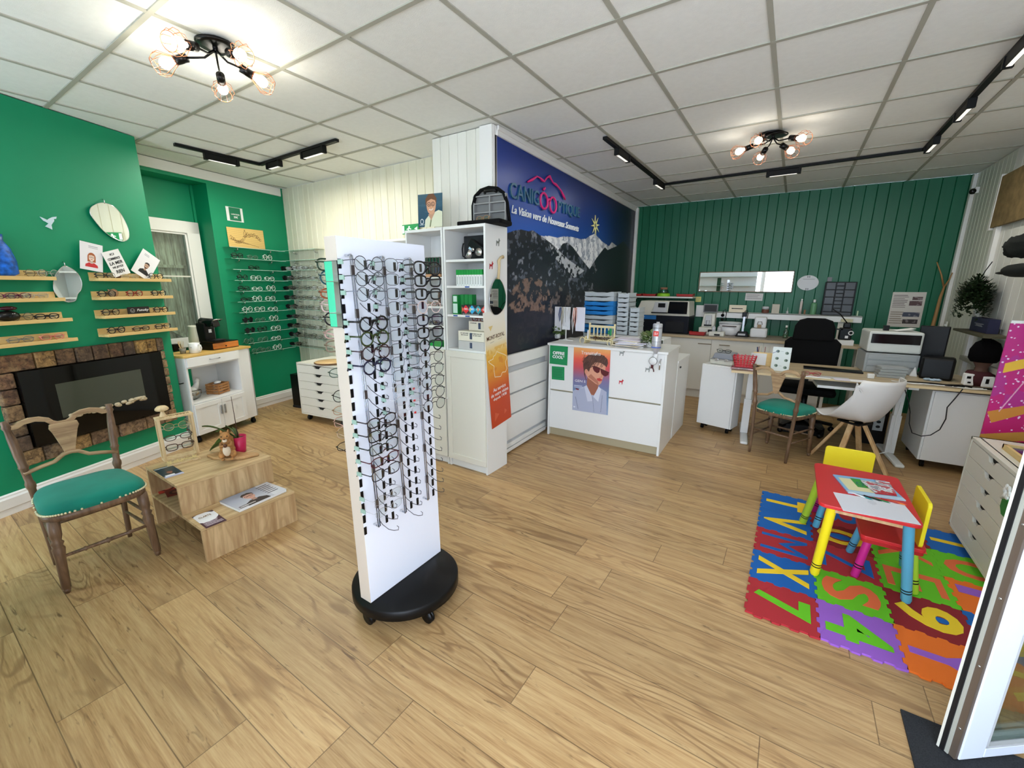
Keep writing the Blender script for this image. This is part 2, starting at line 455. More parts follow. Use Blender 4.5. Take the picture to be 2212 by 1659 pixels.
class Art:
    "a small painted picture, turned into a finely divided panel with colour per vertex"
    def __init__(s, w, h, nx, bg=(255, 255, 255)):
        s.w, s.h, s.nx = w, h, nx; s.ny = max(2, int(nx * h / w))
        u = np.linspace(0, w, s.nx); v = np.linspace(0, h, s.ny)
        s.X, s.Z = np.meshgrid(u, v)          # z up
        s.c = np.zeros((s.ny, s.nx, 3)) + np.array(bg, float)
    def mask(s, pts):
        m = np.zeros(s.X.shape, bool); n = len(pts)
        for i in range(n):
            x0, y0 = pts[i]; x1, y1 = pts[(i + 1) % n]
            if y0 == y1: continue
            c = ((y0 > s.Z) != (y1 > s.Z)) & (s.X < (x1 - x0) * (s.Z - y0) / (y1 - y0) + x0)
            m ^= c
        return m
    def put(s, m, col, a=1.0):
        s.c[m] = s.c[m] * (1 - a) + np.array(col, float) * a; return s
    def poly(s, pts, col, a=1.0): return s.put(s.mask(pts), col, a)
    def ell(s, cx, cz, rx, rz, col, rot=0, a=1.0):
        ca, sa = math.cos(R(rot)), math.sin(R(rot)); dx, dz = s.X - cx, s.Z - cz
        return s.put(((dx * ca + dz * sa) / rx) ** 2 + ((-dx * sa + dz * ca) / rz) ** 2 < 1, col, a)
    def ring(s, cx, cz, rx, rz, t, col, a=1.0):
        q = ((s.X - cx) / rx) ** 2 + ((s.Z - cz) / rz) ** 2; q2 = ((s.X - cx) / (rx - t)) ** 2 + ((s.Z - cz) / (rz - t)) ** 2
        return s.put((q < 1) & (q2 > 1), col, a)
    def line(s, pts, wd, col, a=1.0):
        m = np.zeros(s.X.shape, bool)
        for (x0, z0), (x1, z1) in zip(pts[:-1], pts[1:]):
            L = max(1e-9, (x1 - x0) ** 2 + (z1 - z0) ** 2); t = np.clip(((s.X - x0) * (x1 - x0) + (s.Z - z0) * (z1 - z0)) / L, 0, 1)
            m |= (s.X - x0 - t * (x1 - x0)) ** 2 + (s.Z - z0 - t * (z1 - z0)) ** 2 < (wd / 2) ** 2
        return s.put(m, col, a)
    def rect(s, x0, x1, z0, z1, col, a=1.0): return s.put((s.X >= x0) & (s.X <= x1) & (s.Z >= z0) & (s.Z <= z1), col, a)
    def grad(s, stops):
        "vertical gradient, stops = [(z fraction, colour)] bottom to top"
        f = s.Z / s.h
        for k in range(3): s.c[:, :, k] = np.interp(f, [p for p, c in stops], [c[k] for p, c in stops])
        return s
    def noise(s, fx, fz, seed=0, oct=4):
        rng = np.random.RandomState(seed); out = np.zeros(s.X.shape); amp = 1; tot = 0
        for o in range(oct):
            gx, gz = int(fx * s.w * 2 ** o) + 3, int(fz * s.h * 2 ** o) + 3
            g = rng.rand(gz, gx); x = s.X / s.w * (gx - 2); z = s.Z / s.h * (gz - 2)
            i, j = x.astype(int), z.astype(int); a, b = x - i, z - j; a = a * a * (3 - 2 * a); b = b * b * (3 - 2 * b)
            out += amp * ((g[j, i] * (1 - a) + g[j, i + 1] * a) * (1 - b) + (g[j + 1, i] * (1 - a) + g[j + 1, i + 1] * a) * b); tot += amp; amp *= .55
        return out / tot
    def build(s, name, parent=None, loc=(0, 0, 0), rot=(0, 0, 0), th=.002, rough=.45, coat=0, curve=0, mask=None):
        "front faces -y, lower left corner at the origin"
        nx, ny = s.nx, s.ny; co = np.stack([s.X, np.zeros_like(s.X), s.Z], -1).reshape(-1, 3)
        if curve: co[:, 1] -= curve * np.sin(np.pi * co[:, 2] / s.h)
        idx = np.arange(nx * ny).reshape(ny, nx)
        q = np.stack([idx[:-1, :-1], idx[:-1, 1:], idx[1:, 1:], idx[1:, :-1]], -1).reshape(-1, 4)
        if mask is not None:
            mk = mask.reshape(-1); q = q[mk[q].all(1)]
        bd = np.concatenate([idx[0, :], idx[1:, -1], idx[-1, -2::-1], idx[-2:0:-1, 0]])
        nb = len(bd); k = nx * ny
        back = co[bd].copy(); back[:, 1] += th
        faces = [tuple(r) for r in q.tolist()]
        if mask is None:
            co = np.concatenate([co, back])
            for i in range(nb): faces.append((int(bd[i]), k + i, k + (i + 1) % nb, int(bd[(i + 1) % nb])))
            faces.append(tuple(range(k + nb - 1, k - 1, -1)))
        me = bpy.data.meshes.new(name); me.from_pydata(co.tolist(), [], faces)
        rgb = np.clip(s.c.reshape(-1, 3) / 255.0, 0, 1); rgb = np.where(rgb <= .04045, rgb / 12.92, ((rgb + .055) / 1.055) ** 2.4)
        if mask is None: rgb = np.concatenate([rgb, rgb[bd]])
        a = me.color_attributes.new('Col', 'FLOAT_COLOR', 'POINT')
        a.data.foreach_set('color', np.concatenate([rgb, np.ones((len(rgb), 1))], 1).ravel())
        me.materials.append(vcmat(rough, coat)); me.update()
        o = bpy.data.objects.new(name, me); COL.objects.link(o); o.location = loc; o.rotation_euler = rot
        if parent is not None: o.parent = parent
        if mask is not None:
            m = o.modifiers.new('thickness', 'SOLIDIFY'); m.thickness = th; m.offset = 0
        return o
def scribble(a, x0, x1, z0, z1, n, col, seed=0, wd=None, al=.8):
    "rows of small print"
    rng = random.Random(seed); st = (z1 - z0) / n
    for i in range(n):
        z = z1 - st * (i + .5); x = x0; e = x1 - rng.random() * (x1 - x0) * .25
        while x < e:
            L = (x1 - x0) * (.05 + .09 * rng.random()); a.line([(x, z), (min(e, x + L), z)], wd or st * .45, col, al); x += L + (x1 - x0) * .025

def quad(plane, pts, off=0.0):
    "lower-left, lower-right, upper-right, upper-left pixels on a plane -> local lower-left, width, height, in-plane turn"
    L = [Vector(plane.hit(*p, off)) for p in pts]
    w = ((L[1] - L[0]).length + (L[2] - L[3]).length) / 2; h = ((L[3] - L[0]).length + (L[2] - L[1]).length) / 2
    d = (L[1] - L[0]) + (L[2] - L[3]); a = math.atan2(d.y, d.x); c = (L[0] + L[1] + L[2] + L[3]) / 4
    return c, w, h, a
def on_plane(plane, pts, off=0.0):
    "location, rotation and size for a flat object with its lower-left corner as origin"
    c, w, h, a = quad(plane, pts, off)
    ll = c - Vector((math.cos(a), math.sin(a))) * w / 2 - Vector((-math.sin(a), math.cos(a))) * h / 2
    M = Matrix.Rotation(R(plane.rot), 4, 'Z') @ Matrix.Rotation(-a, 4, 'Y')
    return plane.at(ll.x, ll.y, off), M.to_euler(), w, h
# ================================================ THE ROOM
m = MB(); m.box(-6.6, 2.2, -1.2, 7.4, -.05, 0); struct(m.build('floor', oak_floor()))
tile = mat('mineral_ceiling_tile', (240, 240, 234), .9, bump=.5, bscale=260, var=.02, vscale=30)
m = MB(); m.box(-6.6, 2.2, -1.2, 7.4, CEIL + .006, CEIL + .06); struct(m.build('ceiling', tile))
m = MB()
for k in range(-11, 5):
    x = -.252 + .6 * k
    if -6.5 < x < 2.1: m.box(x - .012, x + .012, -1.2, 7.4, CEIL, CEIL + .0065)
for k in range(-4, 11):
    y = .985 + .61 * k
    m.box(-6.6, 2.2, y - .012, y + .012, CEIL - .0008, CEIL + .0065)
struct(m.build('trim_1', mat('ceiling_grid_metal', (172, 170, 156), .6)))

def planked(name, plane, x0, x1, z0, z1, bw, mt, th=.03, g=.004, d=.006):
    m = MB(); x = x0; pts = []
    while x < x1 - .001:
        e = min(x + bw, x1); pts += [(x, d), (x + g, 0), (e - g, 0), (e, d)]; x = e
    vs = []; fs = []
    for (px, py) in pts: vs += [(px, py, z0), (px, py, z1)]
    for i in range(len(pts) - 1): fs.append((2 * i, 2 * i + 2, 2 * i + 3, 2 * i + 1))
    m.add(vs, fs); m.box(x0, x1, d, th, z0, z1)
    return m.build(name, mt, None, plane.p, (0, 0, R(plane.rot)))

# chimney breast and green wall with the window niche
m = MB(); m.box(-1.9, .905, 0, .95, 0, CEIL); struct(m.build('wall_left', GREENW, None, CHIM.p, (0, 0, R(CHIM.rot)), bevel=.004))
m = MB()
m.box(-.94, .15, 0, .5, 0, CEIL + .02); m.box(-1.9, -.94, 0, .5, 2.64, CEIL + .02); m.box(-1.9, -.94, .26, .5, 2.235, 2.64)
m.box(-.965, -.94, .24, .5, 0, 2.64); m.box(-1.9, -.96, .26, .5, 0, .86)
struct(m.build('wall_back_left', GREENW, None, WB.p, (0, 0, R(WB.rot))))
m = MB(); m.box(-1.62, .0, -.022, 0, 2.672, CEIL); struct(m.build('trim_2', TRIMW, None, WB.p, (0, 0, R(WB.rot)), bevel=.004))

def skirting(name, plane, x0, x1, h=.145):
    m = MB(); prof = [(0, 0), (-.016, 0), (-.016, .045), (-.022, .05), (-.022, h - .03), (-.014, h - .018), (-.014, h - .008), (-.006, h), (0, h)]
    n = len(prof); vs = [(x0, y, z) for y, z in prof] + [(x1, y, z) for y, z in prof]
    m.add(vs, [tuple(range(n)), tuple(range(2 * n - 1, n - 1, -1))] + [(i, i + n, (i + 1) % n + n, (i + 1) % n) for i in range(n)])
    return struct(m.build(name, TRIMW, None, plane.p, (0, 0, R(plane.rot))))
skirting('baseboard_left', CHIM, -1.9, .905)
skirting('baseboard_back_left', WB, -.94, 0)

# window in the niche: white frame, pane, weathered boards outside
w = thing('window_1', None, None, WB.at(0, 0, -.24), WB.rot); struct(w)
m = MB(); x0, x1, z0, z1 = -1.85, -.967, .86, 2.235
for a in ((x0, x1, z1 - .125, z1), (x0, x1, z0, z0 + .11), (x1 - .135, x1, z0, z1), (x0, x0 + .1, z0, z1)): m.box(a[0], a[1], -.05, .02, a[2], a[3])
m.box(x0 + .08, x1 - .115, -.035, .01, z1 - .145, z1 - .12); m.box(x1 - .155, x1 - .13, -.035, .01, z0, z1 - .12)
m.build('window_frame', TRIMW, w, bevel=.004)
m = MB(); m.box(x0 + .1, x1 - .135, -.012, -.006, z0 + .1, z1 - .12); m.build('pane', GLASS, w)
m = MB(); m.box(x0 + .1, x1 - .135, -.02, -.014, 1.635, 1.65); m.build('glazing_bar', OFFW, w)
grw = wood('weathered_grey_boards', (236, 230, 214), (120, 112, 96), 'Z', 1.3, .9, .5)
m = MB(); x = -2.1
for i in range(14):
    m.box(x, x + .088, .12 + .01 * (i % 2), .16, .6, 2.5); x += .092
m.bar((-1.55, .1, 1.2), (-1.0, .1, .8), .07, .03); m.bar((-1.9, .1, 1.75), (-.9, .1, 1.75), .06, .03)
struct(m.build('wall_outside', grw, None, WB.at(0, 0, -.24), (0, 0, R(WB.rot))))

beige = boards_mat('cream_painted_boards', (222, 216, 188), (240, 236, 214), .11)
struct(planked('wall_beige', BEI, -.2, 3.05, 0, CEIL, .11, beige, .03, .005, .010))
# boxed pillar in front of it, and the long mural wall
white_b = boards_mat('white_painted_boards', (228, 226, 212), (242, 240, 230), .095)
PIL = Plane(-2.76, 2.95, 0)
struct(planked('wall_middle_pillar', PIL, 0, .61, 0, CEIL, .095, white_b, .03, .005, .012))
m = MB(); m.box(-2.76, -2.60, 2.98, 3.4, 0, CEIL); m.box(-2.62, -2.15, 2.98, 3.05, 0, CEIL); struct(m.build('wall_middle_return', white_b))
m = MB(); m.box(-.02, 4.2, .001, .12, 0, CEIL); struct(m.build('wall_middle', TRIMW, None, BLUE.p, (0, 0, R(BLUE.rot))))
m = MB(); m.box(-2.155, -2.105, 2.942, 2.99, 0, CEIL); struct(m.build('trim_3', TRIMW, bevel=.003))
m = MB(); m.box(.03, 4.1, -.02, 0, 2.70, CEIL); m.box(.03, 4.1, -.03, 0, 2.735, CEIL); struct(m.build('trim_4', TRIMW, None, BLUE.p, (0, 0, R(BLUE.rot)), bevel=.003))
greenb = boards_mat('dark_green_boards', (0, 92, 60), (14, 106, 72), .113)
struct(planked('wall_back', BACK, 0, 3.78, 0, CEIL, .113, greenb, .04, .005, .008))
m = MB(); m.box(.0, .055, -.05, 0, 0, CEIL - .02); struct(m.build('trim_5', TRIMW, None, BACK.p, bevel=.003))
# right wall
white_n = boards_mat('white_narrow_boards', (206, 208, 190), (226, 226, 212), .05, 1)
struct(planked('wall_right', RW, 0, 1.06, 0, CEIL, .106, white_n, .03, .004, .005))
struct(planked('wall_right_front', RW, 1.06, 7.9, 0, CEIL, .16, boards_mat('white_wide_boards', (226, 224, 214), (240, 238, 230), .16, 1), .03))
m = MB(); m.box(-.0, .07, -.035, 0, 0, CEIL - .01); struct(m.build('trim_6', TRIMW, None, RW.p, (0, 0, R(RW.rot)), bevel=.004))
m = MB(); m.box(1.06, 1.13, -.035, 0, 0, 2.5); struct(m.build('trim_7', TRIMW, None, RW.p, (0, 0, R(RW.rot)), bevel=.004))
# street front: openings either side of the doorway
m = MB(); m.box(-6.6, 2.2, -.75, -.65, 2.45, CEIL); m.box(-3.3, -.75, -.75, -.65, 0, .92); m.box(-4.2, -3.3, -.75, -.65, 0, .3); m.box(-4.2, -4.05, -.75, -.65, 0, CEIL); m.box(-.85, -.75, -.75, -.65, 0, CEIL); m.box(1.2, 2.0, -.75, -.65, 0, .6)
struct(m.build('wall_front', TRIMW))

fw_ = thing('window_display', 'white eyewear display board in the street window, seen in the wall mirror', 'display board', (-.95, -.55, .92), 180)
m = MB(); m.box(0, 2.3, 0, .03, 0, 1.25); m.build('board', mat('display_white', (232, 234, 244), .3), fw_)
for k in range(4): m = MB(); m.box(0, 2.3, -.12, -.001, .12 + .27 * k, .126 + .27 * k); m.build('shelf', mat('pale_shelf_edge', (206, 226, 216), .3), fw_)
m = MB(); m.box(.95, 1.05, -.03, -.001, .0, .9); m.build('dark_strip', mat('dark_green_strip', (20, 70, 50), .5), fw_)
# ------------------------------------------------ the mural
L = lambda px, py: BLUE.hit(px, py)
mz0, mz1 = .94, 2.70
a = Art(4.06, mz1 - mz0, 560); Z0 = mz0
def mp(*pts): return [(L(*p)[0] - .03, L(*p)[1] - Z0) for p in pts]
a.grad([(0, (18, 22, 44)), (.3, (60, 98, 176)), (.5, (64, 112, 196)), (.62, (38, 88, 176)), (.8, (26, 64, 148)), (1, (20, 48, 124))])
fx = np.clip(a.X / a.w, 0, 1)[..., None]; a.c *= (1.04 - .42 * fx)
n1 = a.noise(3, 5, 3, 5); n2 = a.noise(16, 20, 5, 5)
cl = (n1 > .55) & (a.Z > .62) & (a.Z < .95) & (a.X > .3) & (a.X < 1.7); a.put(cl, (150, 168, 212), .35)
snow = mp((1094, 560), (1150, 502), (1168, 510), (1190, 510), (1202, 514), (1216, 511), (1237, 512), (1252, 517), (1265, 516), (1273, 510), (1284, 505), (1292, 513), (1299, 521), (1306, 526), (1315, 532), (1321, 523), (1331, 531), (1345, 545), (1371, 600), (1371, 760), (1094, 760))
ms = a.mask(snow); a.put(ms, (214, 216, 220))
st = np.sin((a.X * 34 + a.Z * 9 + n2 * 9)); a.put(ms & (st > .25) & (n1 > .42) & (a.X > 1.2), (112, 122, 140), .75)
a.put(ms & (n2 > .56), (168, 172, 182), .7)
dark = mp((1094, 504), (1110, 498), (1125, 496), (1140, 500), (1150, 497), (1158, 503), (1168, 510), (1180, 518), (1190, 526), (1205, 540), (1215, 526), (1226, 524), (1237, 534), (1256, 560), (1273, 581), (1288, 557), (1306, 534), (1312, 540), (1331, 532), (1346, 521), (1353, 529), (1374, 560), (1374, 790), (1094, 790))
md = a.mask(dark); a.put(md, (26, 30, 40)); depth = np.clip(1 - a.Z / .75, 0, 1)
a.put(md & (n2 > .6) & (a.X < 2.1) & (a.Z > .35), (92, 98, 112), .8)
a.put(md & (n2 > .66) & (n1 > .45) & (a.X < 2.4) & (a.Z > .2), (150, 150, 156), .6)
wl = mp((1185, 526), (1205, 540), (1226, 560), (1262, 585), (1240, 600), (1200, 560)); a.put(a.mask(wl) & (n2 > .47), (196, 200, 206), .8)
br = ((a.X - .62) / .42) ** 2 + ((a.Z - .42) / .26) ** 2 < 1.1; a.put(md & br & (n2 > .5), (134, 104, 86), .8)
br = ((a.X - 1.3) / .3) ** 2 + ((a.Z - .40) / .2) ** 2 < 1; a.put(md & br & (n2 > .55), (104, 88, 80), .7)
lowm = a.Z < .32 + .06 * np.sin(a.X * 3); a.put(lowm, (17, 20, 38), .85); a.put((a.Z < .24) & (n2 > .6) & (a.X < 1.6), (46, 48, 48), .7)
a.c *= np.clip(1.05 - np.clip((a.X - 2.4) / 1.6, 0, 1) * .6, .3, 1.1)[..., None]
mo, mr = BLUE.at(.03, mz0, .004), (0, 0, R(BLUE.rot))
mural = a.build('mural_print', None, mo, mr, .004, .38)
tag(mural, 'large wall print of a snowy dark mountain under a deep blue sky', 'mural')
# frame edge strip beside the print
m = MB(); m.box(.012, .03, -.008, 0, mz0, mz1); m.box(4.0, 4.1, -.012, -.006, mz0, mz1); struct(m.build('trim_8', BLACK, None, BLUE.p, (0, 0, R(BLUE.rot))))

# raised shop sign
def wquad(pts, off=.02): return quad(BLUE, pts, off)
sg = thing('shop_sign', 'raised shop name lettering with pink spectacles and mountain outline on the mural', 'sign', BLUE.p, BLUE.rot)
tl = mat('teal_letter', (44, 98, 130), .45); pk = mat('pink_letter', (216, 36, 120), .4); wt = mat('white_letter', (240, 244, 248), .5)
def sign_text(body, pts, mt, nm='lettering', shear=0, bold=0, ex=.008):
    c, w_, h_, an = wquad(pts, .012)
    return text(body, w_, h_, sg, (c.x, -.012, c.y), mt, nm, (math.pi / 2, -an, 0), shear, ex, bold)
sign_text('CANIG', [(1101, 428), (1164, 444), (1164, 414), (1101, 391)], tl, bold=.006)
sign_text('PTIQUE', [(1205, 461), (1252, 475), (1252, 448), (1205, 434)], tl, bold=.006)
s_ = sign_text('La Vision vers de Nouveaux Sommets', [(1105, 461), (1250, 500), (1250, 488), (1105, 441)], wt, 'lettering', .25, .012, .003)
m = MB()
def spx(px, py): x, z = BLUE.hit(px, py, .02); return Vector((x, -.02, z))
for (c, rx, rz) in (((1175, 434), 7.8, 17.5), ((1194.5, 443), 7.0, 17)):
    m.tube([spx(c[0] + rx * math.cos(t * math.pi / 12), c[1] + rz * math.sin(t * math.pi / 12) * .97 + rx * .3 * math.cos(t * math.pi / 12)) for t in range(24)], .011, 6, closed=True)
m.tube([spx(1183, 433), spx(1186, 430), spx(1188, 434)], .012, 6)
m.tube([spx(1174, 410), spx(1177, 406)], .012, 6)
m.build('spectacle_rings', pk, sg)
m = MB(); rp = [(1140, 393), (1150, 388), (1160, 381), (1166, 384), (1171, 389), (1176, 392), (1182, 383), (1187, 381), (1191, 388), (1195, 395), (1200, 398), (1206, 404), (1212, 412), (1217, 423), (1221, 431)]
m.tube([spx(*p) for p in rp], [.008 + .006 * (i % 3 == 1) for i in range(len(rp))], 6)
m.build('mountain_outline', pk, sg)
# straw star on a pin stuck to the mural summit
st_ = thing('straw_star', 'pale yellow straw star hanging above the mural summit', 'ornament', BLUE.at(*BLUE.hit(1284, 487), .01), BLUE.rot)
m = MB()
for k in range(8):
    t = k * math.pi / 4 + .2; m.prism([(0.04 * math.cos(t + .5), .03 * math.sin(t + .5)), (.16 * math.cos(t), .12 * math.sin(t)), (.04 * math.cos(t - .5), .03 * math.sin(t - .5))], -.004 - .0004 * k, -.0004 * k)
m.build('star', mat('straw', (226, 222, 150), .6), st_)
m = MB(); m.tube([(0, 0, .12), (0, 0, -.11)], .003, 6); m.build('pin', mat('straw', (226, 222, 150), .6), st_)

# white boards against the wall under the mural
BP = Plane(-2.06, 2.95, 92)
wp = thing('board_panelling', 'white horizontal boards with gaps under the mural beside the counter', 'panelling', BP.p, 92)
def edge_z(pyL): return BP.hit(1100, pyL)[1]
ys = [(768, 792), (806, 851), (855, 896), (900, 950), (957, 966), (968, 976)]
x0b, x1b = .03, .93
for (ya, yb) in ys:
    za, zb = edge_z(ya), edge_z(yb)
    m = MB(); m.box(x0b, x1b, 0, .025, max(.0, zb), za); m.build('board', WHITE, wp, bevel=.002)
m = MB(); m.box(x0b + .05, x0b + .1, .025, .035, 0, .9); m.box(.8, .86, .025, .035, 0, .9); m.box(x0b, x1b, .026, .036, .03, .9); m.build('backing', LGREY, wp)
# ================================================ SPECTACLES
def outline(kind, w, h, n=20):
    pts = []
    for i in range(n):
        t = 2 * math.pi * i / n; c, s = math.cos(t), math.sin(t)
        e = {'round': 1, 'square': .62, 'oval': .85, 'pilot': .8}[kind]
        x = abs(c) ** e * (1 if c > 0 else -1) * w / 2; z = abs(s) ** e * (1 if s > 0 else -1) * h / 2
        if kind == 'pilot': z = z if z > 0 else z * 1.15; x *= 1 + .12 * (z / h)
        if kind == 'square': x *= 1 + .1 * (z / h)
        pts.append((x, z))
    return pts
GC = {}
SHAPES = {'round': (.047, .044), 'square': (.053, .038), 'oval': (.052, .032), 'pilot': (.054, .042)}
def glasses_meshes(kind, color, r, dark=False, folded=False):
    key = (kind, color, r, dark, folded)
    if key in GC: return GC[key]
    mt = mat('spectacle_frame_%d_%d_%d' % color, color, .25, .0 if r > .0015 else .3)
    w, h = SHAPES[kind]; cx = w / 2 + .010; n = 14 if r < .0015 else 18
    m = MB()
    for s in (-1, 1):
        m.tube([(s * (cx + x * (1 if s > 0 else -1) * s), 0, z + h / 2) for x, z in outline(kind, w, h, n)], r, 5, closed=True, flat=1.3 if r > .0015 else 1)
    m.tube([(-.0115, 0, h * .66), (-.004, -.002, h * .74), (.004, -.002, h * .74), (.0115, 0, h * .66)], r * 1.1, 5)
    if kind == 'pilot': m.tube([(-.016, 0, h * .95), (.016, 0, h * .95)], r, 5)
    ex = cx + w / 2
    for s in (-1, 1): m.tube([(s * (ex - .002), 0, h * .72), (s * (ex + .006), .004, h * .72)], r * 1.3, 5)
    fr = m.mesh('frame', mt)
    tm = []
    for s in (-1, 1):
        m = MB(); X = s * (ex + .006)
        if folded: m.tube([(X, .004, h * .72), (X * .9, .010 + (s > 0) * .005, h * .6), (-X * .55, .014 + (s > 0) * .006, h * .45), (-X * .8, .014 + (s > 0) * .006, h * .25)], r * 1.1, 5)
        else: m.tube([(X, .004, h * .72), (X, .06, h * .7), (X * .97, .10, h * .66), (X * .93, .125, h * .5), (X * .92, .138, h * .2)], [r, r, r * 1.1, r * 1.3, r * 1.2], 5)
        tm.append(m.mesh('temple', mt))
    ln = []
    for s in (-1, 1):
        m = MB(); o = outline(kind, w - .001, h - .001, n); m.add([(s * cx + x, .0005, z + h / 2) for x, z in o], [tuple(range(n))[::1]])
        ln.append(m.mesh('lens', SUNL if dark else LENS))
    GC[key] = (fr, tm, ln, mt, h)
    return GC[key]
def glasses(label, loc, rot, kind='round', color=(20, 20, 22), r=.0024, dark=False, folded=False, group=None, tag_=False, name='eyeglasses', sc=(1.15, 1.15, 1.15)):
    fr, tm, ln, mt, h = glasses_meshes(kind, color, r, dark, folded)
    t = thing(name if not dark else 'sunglasses', label, 'glasses', loc, rot, group); t.scale = sc
    def ln_(nm, me):
        o = bpy.data.objects.new(nm, me); COL.objects.link(o); o.parent = t; return o
    ln_('frame', fr)
    for x in ln: ln_('lens', x)
    for x in tm: ln_('temple', x)
    if tag_:
        if 'tagm' not in GC:
            m = MB(); m.box(-.002, .002, -.02, .02, -.007, .007); GC['tagm'] = m.mesh('price_tag', mat('pale_tag_sleeve', (150, 178, 162), .4))
        o = ln_('price_tag', GC['tagm']); X = -(SHAPES[kind][0] + .016); o.location = (X, .10, h * .6)
    return t
NUM = ['first', 'second', 'third', 'fourth', 'fifth', 'sixth', 'seventh', 'eighth', 'ninth', 'tenth', 'eleventh', 'twelfth', 'thirteenth', 'fourteenth', 'fifteenth', 'sixteenth', 'seventeenth', 'eighteenth', 'nineteenth', 'twentieth', 'twenty-first']

# ================================================ LEFT: chimney breast
LW = CHIM
BLKS = brickstone()
# fireplace: surround of stone blocks + black electric insert
fp = thing('fireplace', 'black glass electric fireplace set in a surround of weathered stone blocks', 'fireplace', LW.p, LW.rot)
random.seed(3)
m = MB(); cols = [(150, 120, 84), (104, 84, 66), (176, 142, 86), (120, 88, 64), (92, 76, 62), (196, 158, 92), (140, 104, 76)]
def blk(x0, x1, z0, z1, c):
    j = random.uniform(-.006, .006); m.box(x0 + .004, x1 - .004, -.045 - j, -.001, z0 + .004, z1 - .004, 0, c)
X0, X1, Z0, Z1 = -.34, .80, .30, 1.085; IX0, IX1, IZ0, IZ1 = -.245, .735, .425, .965
# top row
xs = [X0, -.12, -.0, .12, .235, .35, .46, .555, .65, .735, X1]; tc_ = [(128, 92, 62), (176, 138, 84), (118, 90, 62), (98, 80, 62), (104, 80, 60), (112, 82, 60), (90, 74, 60), (196, 156, 88), (190, 150, 86), (116, 98, 80)]
for i in range(10): blk(xs[i], xs[i + 1], IZ1, Z1, tc_[i])
for i, z in enumerate(np.linspace(Z0 + .11, IZ1, 6)[:-1]):
    dz = (IZ1 - Z0 - .11) / 5; blk(X0, IX0, z, z + dz, cols[(i * 3 + 1) % 7]); 
for i, z in enumerate(np.linspace(Z0 + .11, IZ1, 8)[:-1]):
    dz = (IZ1 - Z0 - .11) / 7; blk(IX1, X1, z, z + dz, [(176, 150, 116), (160, 136, 104), (186, 158, 120)][i % 3])
xs = [X0, -.2, -.02, .1, .3, .52, .68, X1]
for i in range(7): blk(xs[i], xs[i + 1], Z0, Z0 + .115, [(170, 138, 92), (124, 110, 92), (190, 152, 96), (146, 118, 92), (156, 128, 100), (150, 122, 96), (168, 136, 98)][i])
m.build('stone_surround', BLKS, fp, bevel=.007)
m = MB(); m.box(X0 + .01, X1 - .01, -.012, -.001, Z0 + .01, Z1 - .01); m.build('mortar', mat('dark_mortar', (74, 62, 50), .9), fp)
m = MB(); m.box(IX0, IX1, -.07, -.0, IZ0, IZ1); m.build('insert', mat('black_gloss_glass', (8, 8, 8), .05, spec=.35), fp, bevel=.002)
m = MB(); m.box(-.06, .535, -.0715, -.07, .585, .842); m.build('flame_window', mat('dark_smoked_glass', (70, 74, 62), .06, spec=.5), fp)
m = MB()
for k in range(54):
    x = random.uniform(-.02, .52); m.ball((x, -.078 + random.uniform(-.006, .002), .578 + random.uniform(0, .022)), random.uniform(.012, .019), 8, 6, 0, (1.3, .8, .8))
o = m.build('pebble_bed', mat('pale_pebbles', (190, 176, 146), .7, var=.25, vscale=60), fp); o['kind'] = 'stuff'

def ledge(x0, x1, z, label, parent=None):
    t = thing('picture_ledge', label, 'shelf', LW.at(x0, z), LW.rot, 'light oak picture ledges on the green chimney breast'); W = x1 - x0
    m = MB(); m.box(0, W, -.105, 0, -.021, 0); m.build('base_board', OAKL, t, bevel=.001)
    m = MB(); m.box(0, W, -.012, -.001, 0, .045); m.build('back_board', OAKL, t, bevel=.001)
    m = MB(); m.box(0, W, -.105, -.095, 0, .004); m.build('front_lip', OAKL, t, bevel=.001)
    return t
fo = .10
rl = [((177, 600), (372, 611)), ((190, 640), (378, 646)), ((198, 682), (383, 679)), ((206, 722), (389, 712))]
pr = [(x, (1.598 - .1455 * i)) for i, x in enumerate((.345, .335, .33, .325))]
for i, (x, z) in enumerate(pr):
    ledge(x, x + .575, z, ['topmost', 'second from top', 'third from top', 'lowest'][i] + ' oak ledge of the right-hand set above the fireplace')
for i in range(4):
    ledge(-.62, [.075, .10, .115, .12][i], 1.60 - .1465 * i, ['topmost', 'second from top', 'third from top', 'lowest'][i] + ' oak ledge of the left-hand set, cut by the photo edge')
LZR = [1.598 - .1455 * i for i in range(4)]; LZL = [1.60 - .1465 * i for i in range(4)]
def on_ledge(px, py, zz): x, _ = LW.hit(px, py, .06); return x, LW.at(x, zz, .055) + Vector((0, 0, .001))
GRN = 'glasses on the right-hand oak ledges'
